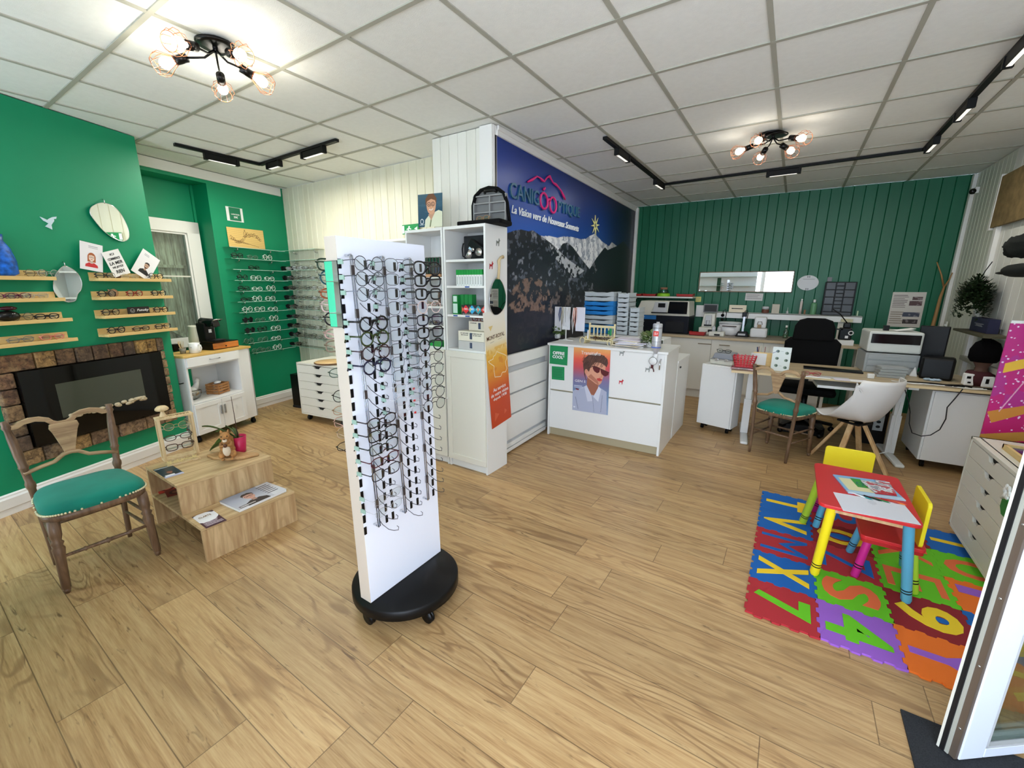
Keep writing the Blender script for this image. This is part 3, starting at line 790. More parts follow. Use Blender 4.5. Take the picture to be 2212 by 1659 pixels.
for (px, i, k, c, r, nm) in ((229, 0, 'square', (28, 26, 26), .0024, 'black square eyeglasses, leftmost on the top right ledge'), (338, 0, 'round', (28, 24, 24), .0022, 'thin black eyeglasses at the right end of the top right ledge'),
        (282, 0, 'oval', (196, 176, 140), .002, 'clear gold eyeglasses in the middle of the top right ledge'), (233, 1, 'round', (34, 26, 24), .0024, 'dark round eyeglasses in front of a shell on the second right ledge'),
        (293, 1, 'round', (150, 34, 30), .0024, 'red tortoise round eyeglasses on the second right ledge'), (345, 1, 'round', (26, 22, 26), .0024, 'black round eyeglasses at the right end of the second right ledge'),
        (241, 2, 'round', (56, 34, 28), .0024, 'brown round eyeglasses left of the black name block'), (350, 2, 'round', (54, 30, 28), .0024, 'dark brown eyeglasses right of the black name block'),
        (253, 3, 'round', (40, 24, 28), .0026, 'dark plum eyeglasses, leftmost on the lowest right ledge'), (307, 3, 'oval', (62, 42, 38), .0022, 'brown eyeglasses in the middle of the lowest right ledge'), (355, 3, 'square', (50, 34, 34), .0022, 'dark eyeglasses at the right end of the lowest right ledge')):
    x, p = on_ledge(px, 0 + [596, 636, 674, 712][i], LZR[i]); glasses(nm, p, LW.rot + 6, k, c, r, folded=True, group=GRN)
for (px, i, k, c, r, nm) in ((81, 0, 'round', (120, 96, 70), .0014, 'thin bronze eyeglasses on the top left ledge'), (106, 0, 'round', (190, 186, 176), .0012, 'pale wire eyeglasses at the right end of the top left ledge'),
        (12, 1, 'oval', (110, 50, 70), .0018, 'plum eyeglasses at the photo edge on the second left ledge'), (38, 1, 'oval', (124, 60, 84), .002, 'violet eyeglasses on the second left ledge'), (78, 1, 'oval', (206, 190, 166), .0018, 'clear eyeglasses at the right end of the second left ledge'),
        (45, 2, 'round', (110, 104, 90), .0014, 'grey metal eyeglasses beside the dark case on the third left ledge'), (101, 2, 'oval', (22, 22, 26), .0028, 'bold black eyeglasses at the right end of the third left ledge'),
        (42, 3, 'oval', (130, 130, 128), .0018, 'translucent grey eyeglasses on the lowest left ledge'), (112, 3, 'oval', (226, 140, 120), .003, 'salmon pink eyeglasses on the lowest left ledge')):
    x, p = on_ledge(px, [590, 632, 674, 716][i], LZL[i]); glasses(nm, p, LW.rot + 6, k, c, r, folded=True, group='glasses on the left-hand oak ledges')
# shell, stone, name block, dark case, blue bag
x, p = on_ledge(250, 622, LZR[1]); m = MB(); m.ball((0, 0, .03), .036, 16, 10, 0, (1, .45, .85), .12); m.tube([(.0, 0, .03), (-.03, -.01, .045), (-.045, -.012, .06)], [.014, .008, .002], 8)
tag(m.build('sea_shell', mat('shell', (186, 146, 112), .6, var=.2, vscale=40), None, p + LW.b * .03, (0, 0, R(LW.rot))), 'tan sea shell standing on the second right oak ledge', 'shell')
x, p = on_ledge(262, 594, LZR[0]); m = MB(); m.ball((0, 0, .022), .026, 14, 9, 0, (1, .5, .85), .08)
tag(m.build('sea_shell', mat('shell_dark', (128, 100, 84), .5, var=.3, vscale=60), None, p + LW.b * .03, (0, 0, R(LW.rot))), 'round brown mottled shell behind the gold glasses on the top right ledge', 'shell')
x, p = on_ledge(27, 583, LZL[0]); m = MB(); m.ball((0, 0, .028), .034, 12, 8, 0, (1, .5, .85), .1)
tag(m.build('stone', mat('pale_stone', (222, 206, 172), .8, var=.1), None, p + LW.b * .01, (0, 0, R(LW.rot))), 'pale beige stone at the left end of the top left ledge', 'stone')
x, p = on_ledge(300, 668, LZR[2]); b = thing('name_block', 'black block with white lettering between glasses on the third right ledge', 'sign', p, LW.rot)
m = MB(); m.box(-.085, .085, -.008, .008, 0, .058); m.build('block', mat('black_slate', (34, 30, 28), .6), b, bevel=.001)
text('Funoky', .098, .026, b, (.03, -.0085, .029), PAPER, shear=.3, bold=.01); m = MB(); m.tube([(-.055 + .016 * math.cos(t), -.0085, .029 + .016 * math.sin(t)) for t in np.linspace(0, 6.1, 14)], .0008, 4, closed=True); m.tube([(-.065, -.0085, .032), (-.055, -.0085, .02), (-.045, -.0085, .032)], .0008, 4); m.build('emblem', PAPER, b)
x, p = on_ledge(14, 668, LZL[2]); m = MB(); m.ball((0, 0, .035), .05, 14, 8, 0, (1.3, .6, .7)); m.ball((.01, 0, .085), .03, 12, 7, 1, (1.6, .8, .5))
tag(m.build('glossy_case', [mat('black_gloss', (16, 16, 18), .1), mat('dark_plum', (60, 14, 34), .2)], None, p, (0, 0, R(LW.rot))), 'glossy black and plum case at the left end of the third left ledge', 'case')
x, p = on_ledge(5, 560, LZL[0]); bg = thing('blue_vase', 'blue mottled vase at the left photo edge on the top ledge', 'vase', p + LW.b * .02, LW.rot)
m = MB(); m.lathe([(.05, 0), (.08, .02), (.082, .10), (.066, .18), (.04, .23), (.044, .27)], 20, sy=.55); m.build('body', mat('blue_mottled', (24, 96, 190), .35, var=.7, vscale=30), bg)
x, z = LW.hit(103, 480); m = MB()
bp_ = [(85, 468), (92, 471), (101, 475), (105, 472), (112, 469), (121, 468), (120, 473), (115, 473), (116, 477), (110, 486), (112, 496), (104, 492), (97, 489), (104, 483), (98, 479), (93, 477)]
pts = [LW.hit(*p) for p in bp_]; m.prism([(px - x, pz - z) for px, pz in pts], -.006, -.001)
tag(m.build('bird_cutout', mat('pale_blue_card', (206, 226, 234), .5), None, LW.at(x, z), (0, 0, R(LW.rot))), 'small pale bird cut-out in flight on the green wall', 'ornament')
# pebble shaped mirrors
def wall_mirror(plane, pix, label, off=.02, hook=True, nm='wall_mirror', rim=CHROME):
    P = [plane.hit(*p, off) for p in pix]; cx = sum(p[0] for p in P) / len(P); cz = sum(p[1] for p in P) / len(P)
    t = thing(nm, label, 'mirror', plane.at(cx, cz), plane.rot); n = len(P); sm = []
    for i in range(n * 4):   # closed Catmull-Rom through the outline
        k = i // 4; u = (i % 4) / 4; p0, p1, p2, p3 = [P[(k + j - 1) % n] for j in range(4)]
        q = [0.5 * (2 * b + (c - a) * u + (2 * a - 5 * b + 4 * c - d) * u * u + (-a + 3 * b - 3 * c + d) * u ** 3) for a, b, c, d in zip(p0, p1, p2, p3)]; sm.append((q[0] - cx, q[1] - cz))
    m = MB(); m.prism(sm, -off, -off + .004); m.build('mirror_glass', MIRROR, t)
    m = MB(); m.tube([(x_, -off + .001, z_) for x_, z_ in sm], .0025, 5, closed=True); m.build('rim', rim, t)
    m = MB(); m.cyl((0, -off + .004, 0), (0, 0, 0), .02, 10); m.build('mount', GREY, t)
    if hook:
        tz = max(z_ for x_, z_ in sm); tx = [x_ for x_, z_ in sm if z_ == tz][0]
        m = MB(); m.tube([(tx, -.004, tz + .03), (tx, -off, tz + .02), (tx, -off, tz - .005)], .003, 5); m.build('hook', CHROME, t)
    return t
S = .36166
m1 = [(232, 440), (244, 445), (258, 458), (268, 474), (276, 492), (279, 506), (277, 516), (268, 521), (256, 519), (240, 511), (222, 497), (205, 477), (195, 461), (196, 449), (208, 441), (220, 438)]
wall_mirror(LW, m1, 'large tilted egg shaped mirror high on the green chimney breast')
m2 = [(137, 575), (150, 578), (163, 586), (172, 597), (177, 612), (175, 626), (168, 635), (164, 648), (155, 652), (140, 651), (126, 642), (117, 627), (116, 608), (122, 590)]
wall_mirror(LW, m2, 'smaller pebble shaped mirror between the two sets of ledges', .02)

# cards above the right ledges
def portrait(a, cx, cz, s, skin, hair, top, glass=(40, 20, 20), hairlong=False, beard=None):
    a.poly([(cx - s * 1.55, cz - s * 2.9), (cx - s * 1.4, cz - s * 1.9), (cx - s * .6, cz - s * 1.35), (cx + s * .6, cz - s * 1.35), (cx + s * 1.4, cz - s * 1.9), (cx + s * 1.55, cz - s * 2.9)], top)
    if hairlong: a.ell(cx, cz + s * .05, s * .95, s * 1.25, hair); a.rect(cx - s * .95, cx + s * .95, cz - s * 1.2, cz, hair)
    a.poly([(cx - s * .3, cz - s * 1.6), (cx - s * .3, cz - s * .6), (cx + s * .3, cz - s * .6), (cx + s * .3, cz - s * 1.6)], tuple(v * .85 for v in skin))
    a.ell(cx, cz, s * .68, s * .95, skin)
    if beard: a.poly([(cx - s * .62, cz - s * .25), (cx - s * .45, cz - s * .8), (cx, cz - s * 1.0), (cx + s * .45, cz - s * .8), (cx + s * .62, cz - s * .25), (cx + s * .3, cz - s * .45), (cx - s * .3, cz - s * .45)], beard)
    a.poly([(cx - s * .75, cz + s * .1), (cx - s * .8, cz + s * .7), (cx - s * .4, cz + s * 1.15), (cx + s * .35, cz + s * 1.2), (cx + s * .8, cz + s * .75), (cx + s * .75, cz + s * .1), (cx + s * .6, cz + s * .5), (cx, cz + s * .65), (cx - s * .6, cz + s * .5)], hair)
    for sg_ in (-1, 1): a.ring(cx + sg_ * s * .32, cz + s * .08, s * .27, s * .22, s * .07, glass); a.ell(cx + sg_ * s * .3, cz + s * .07, s * .07, s * .05, (40, 30, 30))
    a.line([(cx - s * .08, cz + s * .12), (cx + s * .08, cz + s * .12)], s * .07, glass)
    a.line([(cx, cz), (cx + s * .08, cz - s * .25), (cx - s * .03, cz - s * .28)], s * .05, tuple(v * .8 for v in skin)); a.line([(cx - s * .2, cz - s * .5), (cx + s * .2, cz - s * .5)], s * .08, (176, 60, 60))
def card(pts, label, fn, nm='postcard', nx=90, off=.03, plane=None, cat='card', group=None):
    plane = plane or LW; loc, rot, w_, h_ = on_plane(plane, pts, off)
    t = thing(nm, label, cat, loc, tuple(rot), group); a = Art(w_, h_, nx); 
    r = fn(a, t, w_, h_); a.build('print', t, th=.0015); return t
def c1(a, t, w_, h_):
    a.c[:] = (238, 236, 238); portrait(a, w_ * .5, h_ * .47, w_ * .19, (238, 214, 196), (176, 96, 52), (206, 50, 56), (110, 40, 30), True); a.rect(0, w_, 0, h_ * .12, (238, 236, 238)); scribble(a, w_ * .38, w_ * .78, h_ * .80, h_ * .90, 2, (150, 150, 160), 1)
card([(170, 580), (219, 587), (225, 533), (175, 519)], 'white card with a red haired woman in a red sweater on the top right ledge', c1, off=.04)
def c2(a, t, w_, h_):
    a.c[:] = (244, 243, 240)
    for i, (s_, f, hh) in enumerate((('ICI', .25, .08), ('COMMENCE', .72, .09), ('LA MER', .78, .12), ('NE JETEZ', .66, .09), ('RIEN', .5, .13))): text(s_, w_ * f, h_ * hh, t, (w_ * .5, -.001, h_ * (.86 - .17 * i)), mat('ink', (40, 40, 42), .6), shear=.12, bold=.02)
card([(243, 600), (278, 591), (259, 536), (224, 546)], 'white card lettered ICI COMMENCE LA MER between the two portrait cards', c2, off=.05, nx=30)
def c3(a, t, w_, h_):
    a.c[:] = (240, 239, 240); portrait(a, w_ * .55, h_ * .48, w_ * .17, (206, 168, 142), (40, 30, 28), (34, 32, 34), (20, 18, 18), False, (90, 66, 56)); scribble(a, w_ * .2, w_ * .5, h_ * .8, h_ * .9, 2, (170, 170, 176), 2)
card([(281, 583), (322, 608), (345, 563), (311, 537)], 'tilted white card with a dark haired man in a black shirt', c3, off=.035)
# ================================================ LEFT FURNITURE
def flat_art(pts, z, label, fn, nm='leaflet', nx=80, th=.002, cat='leaflet', group=None, thick=0):
    "pts: upper-left, upper-right, lower-right, lower-left pixels of a sheet lying at height z"
    P = [fl(px, py, z) for px, py in pts]; UL, UR, LR, LL = P
    w_ = ((UR - UL).length + (LR - LL).length) / 2; h_ = ((UL - LL).length + (UR - LR).length) / 2
    d = (UR - UL) + (LR - LL); a_ = math.atan2(d.y, d.x); c = (UL + UR + LR + LL) / 4
    o = c - Vector((math.cos(a_), math.sin(a_), 0)) * w_ / 2 - Vector((-math.sin(a_), math.cos(a_), 0)) * h_ / 2
    o.z = z + max(th, thick) + .0006
    t = thing(nm, label, cat, o, (-math.pi / 2, 0, a_), group); a = Art(w_, h_, nx); fn(a, t, w_, h_)
    a.build('cover', t, th=th, rough=.3)
    if thick:
        m = MB(); m.box(.002, w_ - .002, th + .0003, thick, .002, h_ - .002); m.build('pages', PAPER, t)
    return t

# ---- coffee cart
CP = Plane(-4.79, 1.60, 108.7)
CWm = .74; CD = .33
ct = thing('coffee_cart', 'white kitchen cart with oak top, drawer, open shelf and two doors', 'cart', CP.p, CP.rot)
m = MB()
m.box(0, .02, 0, CD, .08, .865); m.box(.58, .60, 0, CD, .08, .865); m.box(.60, CWm, 0, .018, .08, .865); m.box(CWm - .018, CWm, .0, CD, .08, .865)
m.box(.02, .58, .0, CD, .08, .10); m.box(.02, .58, .0, CD, .40, .42); m.box(.02, .58, .01, CD, .755, .77); m.box(.30, .58, CD - .012, CD, .08, .865); m.box(.02, .30, CD - .012, CD, .08, .42)
m.build('body', WHITE, ct, bevel=.0015)
m = MB(); m.box(-.012, CWm + .012, -.012, CD + .01, .865, .887); m.build('top', wood('cart_top_wood', (228, 190, 112), (206, 164, 86), 'X', 1, .4, .1), ct, bevel=.002)
dr = MB(); dr.box(.012, .588, -.018, -.001, .773, .862); dr = dr.build('drawer', WHITE, ct, bevel=.002)
m = MB(); m.tube([(.24, -.018, .82), (.245, -.036, .82), (.345, -.036, .82), (.35, -.018, .82)], .004, 8); m.build('handle', STEEL, dr)
for x0, x1, hx in ((.012, .298, .278), (.302, .588, .322)):
    m = MB(); m.box(x0, x1, -.012, -.001, .085, .398)
    for a_, b_, c_, d_ in ((x0, x1, .085, .13), (x0, x1, .353, .398), (x0, x0 + .045, .13, .353), (x1 - .045, x1, .13, .353)): m.box(a_, b_, -.019, -.012, c_, d_)
    o = m.build('door', WHITE, ct, bevel=.0015)
    m = MB(); m.box(hx - .006, hx + .006, -.034, -.026, .235, .33); m.box(hx - .004, hx + .004, -.026, -.019, .24, .252); m.box(hx - .004, hx + .004, -.026, -.019, .313, .325); m.build('handle', STEEL, o)
def caster(x, y, parent, r=.026, top=.08, name='caster'):
    m = MB(); m.cyl((x - .011, y, r), (x - .003, y, r), r, 14); m.cyl((x + .003, y, r), (x + .011, y, r), r, 14); m.cyl((x, y, r), (x, y, top), .006, 8); m.box(x - .014, x + .014, y - .012, y + .012, r + .012, top - .008)
    return m.build(name, BLACK, parent)
for x, y in ((.04, .04), (.70, .04), (.04, .29), (.70, .29)): caster(x, y, ct, .028)
m = MB(); m.tube([(-.0, .06, .62), (-.035, .06, .62), (-.035, .27, .62), (0, .27, .62)], .005, 6); m.build('towel_rail', BLACKM, ct)
TZ = .887
def cloc(px, py, z=TZ): p = fl(px, py, z); return p
# coffee machine on pod drawer box
pb = thing('pod_drawer_box', 'black box with an orange wooden drawer front on the cart', 'box', CP.at(.37, TZ) + CP.b * .08, CP.rot)
m = MB(); m.box(0, .32, 0, .20, .001, .075); m.build('case', BLACK, pb, bevel=.003)
m = MB(); m.box(.01, .31, -.008, 0, .008, .068); o = m.build('drawer_front', wood('orange_wood', (214, 132, 52), (176, 96, 32), 'X', 1.2, .35, .2), pb, bevel=.001)
m = MB(); m.ball((.15, -.016, .03), .008); m.build('knob', BLACKM, o)
cm = thing('coffee_machine', 'black pod coffee machine standing on the wooden drawer box', 'coffee machine', CP.at(.38, TZ + .076) + CP.b * .10, CP.rot)
m = MB(); m.box(0.0, .12, .06, .17, .001, .20); m.box(-.01, .13, -.06, .10, .001, .022); m.build('body', BLACK, cm, bevel=.012)
m = MB(); m.cyl((.06, -.03, .20), (.06, .15, .21), .045, 18); m.box(.02, .10, -.04, .07, .165, .205); m.build('brew_head', mat('black_gloss', (16, 16, 18), .1), cm, bevel=.004)
m = MB(); m.tube([(.02, -.04, .225), (.02, -.075, .24), (.10, -.075, .24), (.10, -.04, .225)], .006, 8); m.build('lever', CHROME, cm)
m = MB(); m.box(.045, .075, .054, .0599, .10, .135); m.build('sticker', PAPER, cm)
m = MB(); m.box(.0, .12, -.07, .03, .023, .032); m.build('drip_tray', DARK, cm, bevel=.002)
# jug, mug, cup of stirrers
jl = cloc(428, 754); jg = thing('jug', 'tall cream enamel jug with a curved handle on the cart', 'jug', jl, 40); jg.scale = (1.3, 1.3, 1.15)
m = MB(); m.lathe([(.052, 0), (.055, .005), (.052, .10), (.044, .2), (.046, .215), (.042, .215), (.04, .2), (.048, .01), (0.001, .01)], 22); m.build('body', mat('cream_enamel', (222, 220, 198), .35), jg)
m = MB(); m.tube([(.043, 0, .19), (.09, 0, .195), (.112, 0, .14), (.10, 0, .07), (.055, 0, .03)], .009, 8, flat=.6); m.build('handle', mat('wood_handle', (180, 150, 116), .5), jg)
ml = cloc(422, 762); mg = thing('mug', 'white mug with faint lettering in front of the jug', 'mug', ml, 25); mg.scale = (1.2, 1.2, 1.1)
m = MB(); m.lathe([(.036, 0), (.04, .004), (.04, .09), (.037, .09), (.037, .006), (.001, .006)], 20); m.build('body', mat('white_ceramic', (240, 240, 236), .2), mg)
m = MB(); m.tube([(.039, 0, .075), (.06, 0, .072), (.066, 0, .045), (.056, 0, .02), (.039, 0, .018)], .005, 8); m.build('handle', mat('white_ceramic', (240, 240, 236), .2), mg)
m = MB()
for i, (x, z) in enumerate(((-.012, .055), (-.004, .055), (.006, .055), (.014, .055))): m.box(x - .003, x + .002, -.0412, -.0402, z - .004, z + .004)
m.build('lettering', LGREY, mg)
cl_ = cloc(396, 764); cu_ = thing('stirrer_cup', 'small grey cup full of wooden stirrers at the left of the cart top', 'cup', cl_, 0)
m = MB(); m.lathe([(.022, 0), (.03, .055), (.028, .055), (.02, .004), (.001, .004)], 16); m.build('cup', mat('concrete_grey', (142, 138, 124), .8, var=.2, vscale=60), cu_)
random.seed(5)
for i in range(9):
    t_ = i * .7; m = MB(); m.bar((.008 * math.cos(t_), .008 * math.sin(t_), .01), (.034 * math.cos(t_) - .02, .02 * math.sin(t_), .11 + .012 * random.random()), .006, .0015); m.build('stirrer', PINE, cu_)
kl = cloc(384, 758); m = MB(); m.box(-.05, .03, -.02, .05, .001, .07); tag(m.build('pod_box', BLACK, None, kl, (0, 0, R(CP.rot)), bevel=.004), 'small black box behind the cup of stirrers on the cart', 'box')
# in the open shelf: hen bowl, slatted crate
hl = CP.at(.12, .421) + CP.b * .14; hb = thing('hen_bowl', 'white glass hen shaped bowl on the open shelf of the cart', 'bowl', hl, CP.rot)
m = MB(); m.lathe([(.04, 0), (.075, .02), (.09, .06), (.085, .085), (.06, .095)], 20, sx=1.1, sy=.8); m.build('bowl', clear('milky_glass', (226, 226, 222), .5, .2), hb)
m = MB(); m.ball((.0, 0, .09), .05, 16, 9, 0, (1.3, .8, .75)); m.tube([(.04, 0, .10), (.075, 0, .15), (.078, 0, .175)], [.032, .02, .018], 10); m.ball((.08, 0, .18), .022); m.tube([(.095, 0, .178), (.12, 0, .17)], [.008, .002], 6); m.build('hen_lid', mat('white_glass', (232, 232, 228), .25), hb)
m = MB(); random.seed(2)
for i in range(16): t_ = random.random() * 6.3; m.ball((.06 * math.cos(t_), .045 * math.sin(t_), .03 + .03 * random.random()), .013, 8, 5, i % 2)
m.build('wrapped_sweets', [mat('gold_foil', (196, 150, 84), .3, .6), PAPER], hb)
bl_ = CP.at(.42, .421) + CP.b * .07; cr = thing('slatted_crate', 'small wooden slatted crate with a pale lid knob in the cart', 'crate', bl_, CP.rot + 12)
m = MB()
for k in range(4): z = .004 + k * .028; [m.box(*q, z, z + .02) for q in ((-.075, .075, -.006, 0), (-.075, .075, .13, .136), (-.081, -.075, -.006, .136), (.075, .081, -.006, .136))]
for x in (-.072, .072):
    for y in (.003, .127): m.box(x - .006, x + .006, y - .006, y + .006, 0, .11)
m.build('slats', wood('crate_wood', (196, 140, 84), (150, 98, 54), 'X', 1.5, .6, .2), cr)
m = MB(); m.ball((0, .06, .115), .03, 10, 6, 0, (1.4, 1, .5), .1); m.build('paper_filling', PAPER, cr)

# ---- glass shelves on both walls of the corner
def gshelf(plane, x0, x1, z, label, grp):
    t = thing('glass_shelf', label, 'shelf', plane.at(x0, z), plane.rot, grp); W = x1 - x0
    m = MB(); m.box(0, W, -.128, -.004, 0, .005); m.box(0, W, -.130, -.1282, 0, .005, 1); m.build('glass_plate', [clear('green_edge_glass', (247, 253, 250), .12, .03), mat('glass_edge_highlight', (176, 214, 196), .2)], t)  # front strip: pale glass edge with its highlight painted into the colour
    for x in (W * .2, W * .8):
        m = MB(); m.tube([(x, 0, -.03), (x, -.012, -.032), (x, -.045, -.018), (x, -.05, -.002)], [.01, .009, .006, .005], 7); m.build('bracket', CHROME, t)
    return t
SZ = [1.975 - .1245 * k for k in range(11)]
GG = 'glass shelves on the green wall'; GB = 'glass shelves on the cream boarded wall'
for k, z in enumerate(SZ):
    gshelf(WB, -.86 + (.0 if k < 8 else .03 * (k - 7)), -.13, z, NUM[k] + ' clear glass shelf from the top on the green wall', GG)
    gshelf(BEI, .03, .80, z + .01, NUM[k] + ' clear glass shelf from the top on the cream boards', GB)
def ZP(x, y): return (300 + x / 3.607, 400 + y / 3.607)
rowsW = {1: [(750, 0), (870, 1), (985, 2)], 2: [(880, 0)], 3: [(790, 0), (895, 2), (1000, 2)], 4: [(800, 0), (905, 2), (1012, 2)], 5: [(820, 0), (905, 2), (1008, 2)],
         6: [(828, 2), (925, 2), (1028, 2)], 7: [(832, 3), (930, 1), (1036, 2)], 8: [(848, 3), (945, 0), (1052, 2)], 9: [(838, 1), (950, 1), (1055, 2)], 10: [(905, 1), (975, 1), (1065, 2)]}
stW = {0: ((20, 34, 30), 'black'), 1: ((96, 130, 112), 'grey green'), 2: ((226, 236, 230), 'pale clear'), 3: ((14, 14, 16), 'round dark')}
for k, lst in rowsW.items():
    for j, (zx, s_) in enumerate(lst):
        x, _ = WB.hit(*ZP(zx, 600 + 80 * (k - 2)), .09); 
        sh = ['round', 'square', 'oval'][(k + j) % 3] if s_ != 3 else 'round'
        glasses('%s %s, %s on the %s glass shelf of the green wall' % (stW[s_][1], 'sunglasses' if s_ == 3 else 'eyeglasses', ['left', 'middle', 'right'][j], NUM[k]),
                WB.at(x, SZ[k] + .007, .12), WB.rot + 14, sh, stW[s_][0], .0026 if s_ in (0, 3) else .0018, s_ == 3, True, 'glasses on the green wall glass shelves', sc=(1.3, 1.3, 1.4))
random.seed(11)
cB = [((28, 34, 30), 'dark green'), ((90, 80, 60), 'bronze'), ((50, 60, 54), 'olive grey'), ((120, 116, 96), 'pale metal')]
for k in range(2, 11):
    n = 6 if k < 10 else 2
    for j in range(n):
        if j == 0: nm = 'black sunglasses at the corner end of the %s shelf on the cream boards' % NUM[k]
        else: nm = '%s eyeglasses, %s from corner on %s shelf of cream wall' % (cB[(k + j) % 4][1], NUM[j], NUM[k])
        glasses(nm, BEI.at(.09 + .125 * j, SZ[k] + .017, .10), BEI.rot + 62 if j else BEI.rot + 40, ['round', 'square', 'oval'][(k * 2 + j) % 3], (16, 16, 18) if j == 0 else cB[(k + j) % 4][0], .0028 if j == 0 else .0016, j == 0, True, 'glasses on the cream wall glass shelves', sc=(1.25, 1.2, 1.3))
# price poster, engraved wooden panel
def p39(a, t, w_, h_):
    a.c[:] = (238, 240, 238); a.rect(w_ * .17, w_ * .85, h_ * .06, h_ * .97, (30, 122, 86))
    text('2e MONTURE EN', w_ * .5, h_ * .09, t, (w_ * .52, -.001, h_ * .5), PAPER, bold=.02); text('39€', w_ * .24, h_ * .16, t, (w_ * .53, -.001, h_ * .3), PAPER, bold=.02)
card([(491, 476), (527, 481), (523, 451), (487, 445)], 'white and green 39 euro price poster on the green wall', p39, 'poster', 40, .004, WB, 'poster')
def eng(a, t, w_, h_):
    a.c[:] = (226, 190, 116); a.c *= (1 + .04 * np.sin(a.Z * 300 + a.X * 20))[..., None]
    random.seed(8); ink = (110, 76, 40); W = w_ / 1000
    def R_(pts, wd=9): a.line([(x * W, h_ - y * W * .92 + .01) for x, y in pts], wd * W, ink)
    S_ = lambda x, y: ((x - 690) / 285 * 1000, (y - 322) / 285 * 1000)
    for i in range(22):
        x = 60 + i * 38; z = 250 + 110 * math.sin(i * .3) - 60 * (8 < i < 13) + random.random() * 40; d = 30 + random.random() * 30
        R_([(x, z + d), (x, z), (x + 22, z - 24), (x + 46, z), (x + 46, z + d), (x, z + d)])
    R_([(440, 240), (440, 130), (470, 95), (500, 130), (500, 240), (440, 240)]); R_([(470, 95), (470, 60)]); R_([(455, 75), (485, 75)])
    for k in range(5): R_([(40 + 60 * k, 330 + 18 * k), (200 + 90 * k, 350 + 22 * k), (420 + 100 * k, 400 + 24 * k)], 6)
card([(493, 533), (570, 538), (571, 499), (491, 490)], 'pale wooden panel engraved with a hillside village above the glass shelves', eng, 'engraved_panel', 200, .012, WB, 'picture')

# ---- black floor speaker and six drawer unit left
sp_ = thing('speaker_box', 'tall narrow black box on the floor beside the drawer unit', 'speaker', (-5.28, 2.86, 0), 10)
m = MB(); m.box(0, .20, 0, .25, .03, .44); m.build('cabinet', BLACK, sp_, bevel=.004)
m = MB(); m.box(-.005, .205, -.006, .255, .0, .03); m.build('foot', DARK, sp_, bevel=.004)
def cut_drawers(name, label, loc, rot, W, Hh, D, z0, n, cast_r=.03, hb_=None):
    t = thing(name, label, 'drawer unit', loc, rot); gap = .003; top = z0 + Hh
    m = MB(); m.box(0, W, 0, D, top - .02, top); m.box(0, W, 0, D, z0, z0 + .02); m.box(0, .018, 0, D, z0, top); m.box(W - .018, W, 0, D, z0, top); m.box(0, W, D - .01, D, z0, top); m.box(.018, W - .018, .03, .04, z0, top)
    m.build('body', OFFW, t, bevel=.0015)
    hh = (Hh - .044) / n
    for k in range(n):
        a_ = z0 + .022 + k * hh; b_ = a_ + hh - gap; c = W / 2; q = .075
        poly = [(.02, a_), (W - .02, a_), (W - .02, b_), (c + q, b_), (c + q * .7, b_ - .008), (c + q * .42, b_ - .03), (c - q * .42, b_ - .03), (c - q * .7, b_ - .008), (c - q, b_), (.02, b_)]
        m = MB(); m.prism(poly, .001, .018); m.build('drawer', OFFW, t, bevel=.001)
    m = MB(); m.box(W / 2 - .08, W / 2 + .08, .019, .029, z0 + .03, top - .025); m.build('cavity_shade', mat('dark_cavity_shade', (26, 24, 22), .9), t)  # dark sheet behind the hand cut-outs, painted in place of the shade inside
    for x in (.06, W - .06):
        for y in (.06, D - .06): caster(x, y, t, cast_r, z0)
    return t
cut_drawers('drawer_unit', 'cream six drawer unit on casters under the wooden board by the glass shelves', (-4.67, 2.617, 0), 7.4, .66, .615, .50, .08, 6)
sl = thing('round_board', 'round wooden board with a bark edge on the left drawer unit', 'board', (-4.28, 2.80, .696), 0)
m = MB(); m.lathe([(.165, .002), (.17, .01), (.168, .02), (.001, .02)], 32); m.build('slab', wood('pale_wood_disc', (220, 186, 132), (198, 158, 104), 'X', .8, .5, .25), sl); m = MB(); m.tube([(.168 * math.cos(t_), .168 * math.sin(t_), .011) for t_ in np.linspace(0, 6.28, 33)[:-1]], .009, 6, closed=True); m.build('bark_edge', mat('bark', (112, 82, 54), .9, var=.3, vscale=60), sl)

# ---- stepped coffee table
tb = thing('step_table', 'oak veneer stepped display table with two levels and open sides', 'table', (-2.615, .815, 0), 90)
W = .54; U0, U1 = .25, .745; zl, zu = .215, .405; th = .018      # local x along +Y, y away from the front
m = MB(); m.box(0, W, 0, U1, zl - th, zl); m.build('lower_top', OAKTOP, tb, bevel=.001)
m = MB(); m.box(0, W, 0, th, 0, zl - th - .0005); m.build('front_panel', OAKT, tb, bevel=.001)
m = MB(); m.box(0, W, U0, U1, zu - th, zu); m.build('upper_top', OAKTOP, tb, bevel=.001)
m = MB(); m.box(0, W, U0, U0 + th, zl + .0005, zu - th - .0005); m.build('riser_panel', OAKT, tb, bevel=.001)
m = MB(); m.box(0, W, U1 - th, U1, 0, zl - th - .0005); m.box(0, W, U1 - th, U1, zl + .0005, zu - th - .0005); m.build('back_panel', OAKT, tb, bevel=.001)
def a1(a, t, w_, h_):
    a.grad([(0, (210, 210, 220)), (.18, (40, 60, 70)), (1, (28, 56, 66))]); portrait(a, w_ * .5, h_ * .42, w_ * .22, (150, 96, 78), (50, 34, 30), (30, 30, 34)); a.rect(w_ * .0, w_, 0, h_ * .1, (190, 190, 214)); a.rect(w_ * .1, w_ * .6, h_ * .1, h_ * .2, (230, 232, 236)); scribble(a, w_ * .05, w_ * .8, h_ * .86, h_ * .97, 1, (230, 236, 236), 3)
flat_art([(332, 1015), (372, 1005), (396, 1022), (357, 1035)], zu, 'small dark brochure with a face on the upper table level', a1, 'brochure', 90, .003, 'brochure')
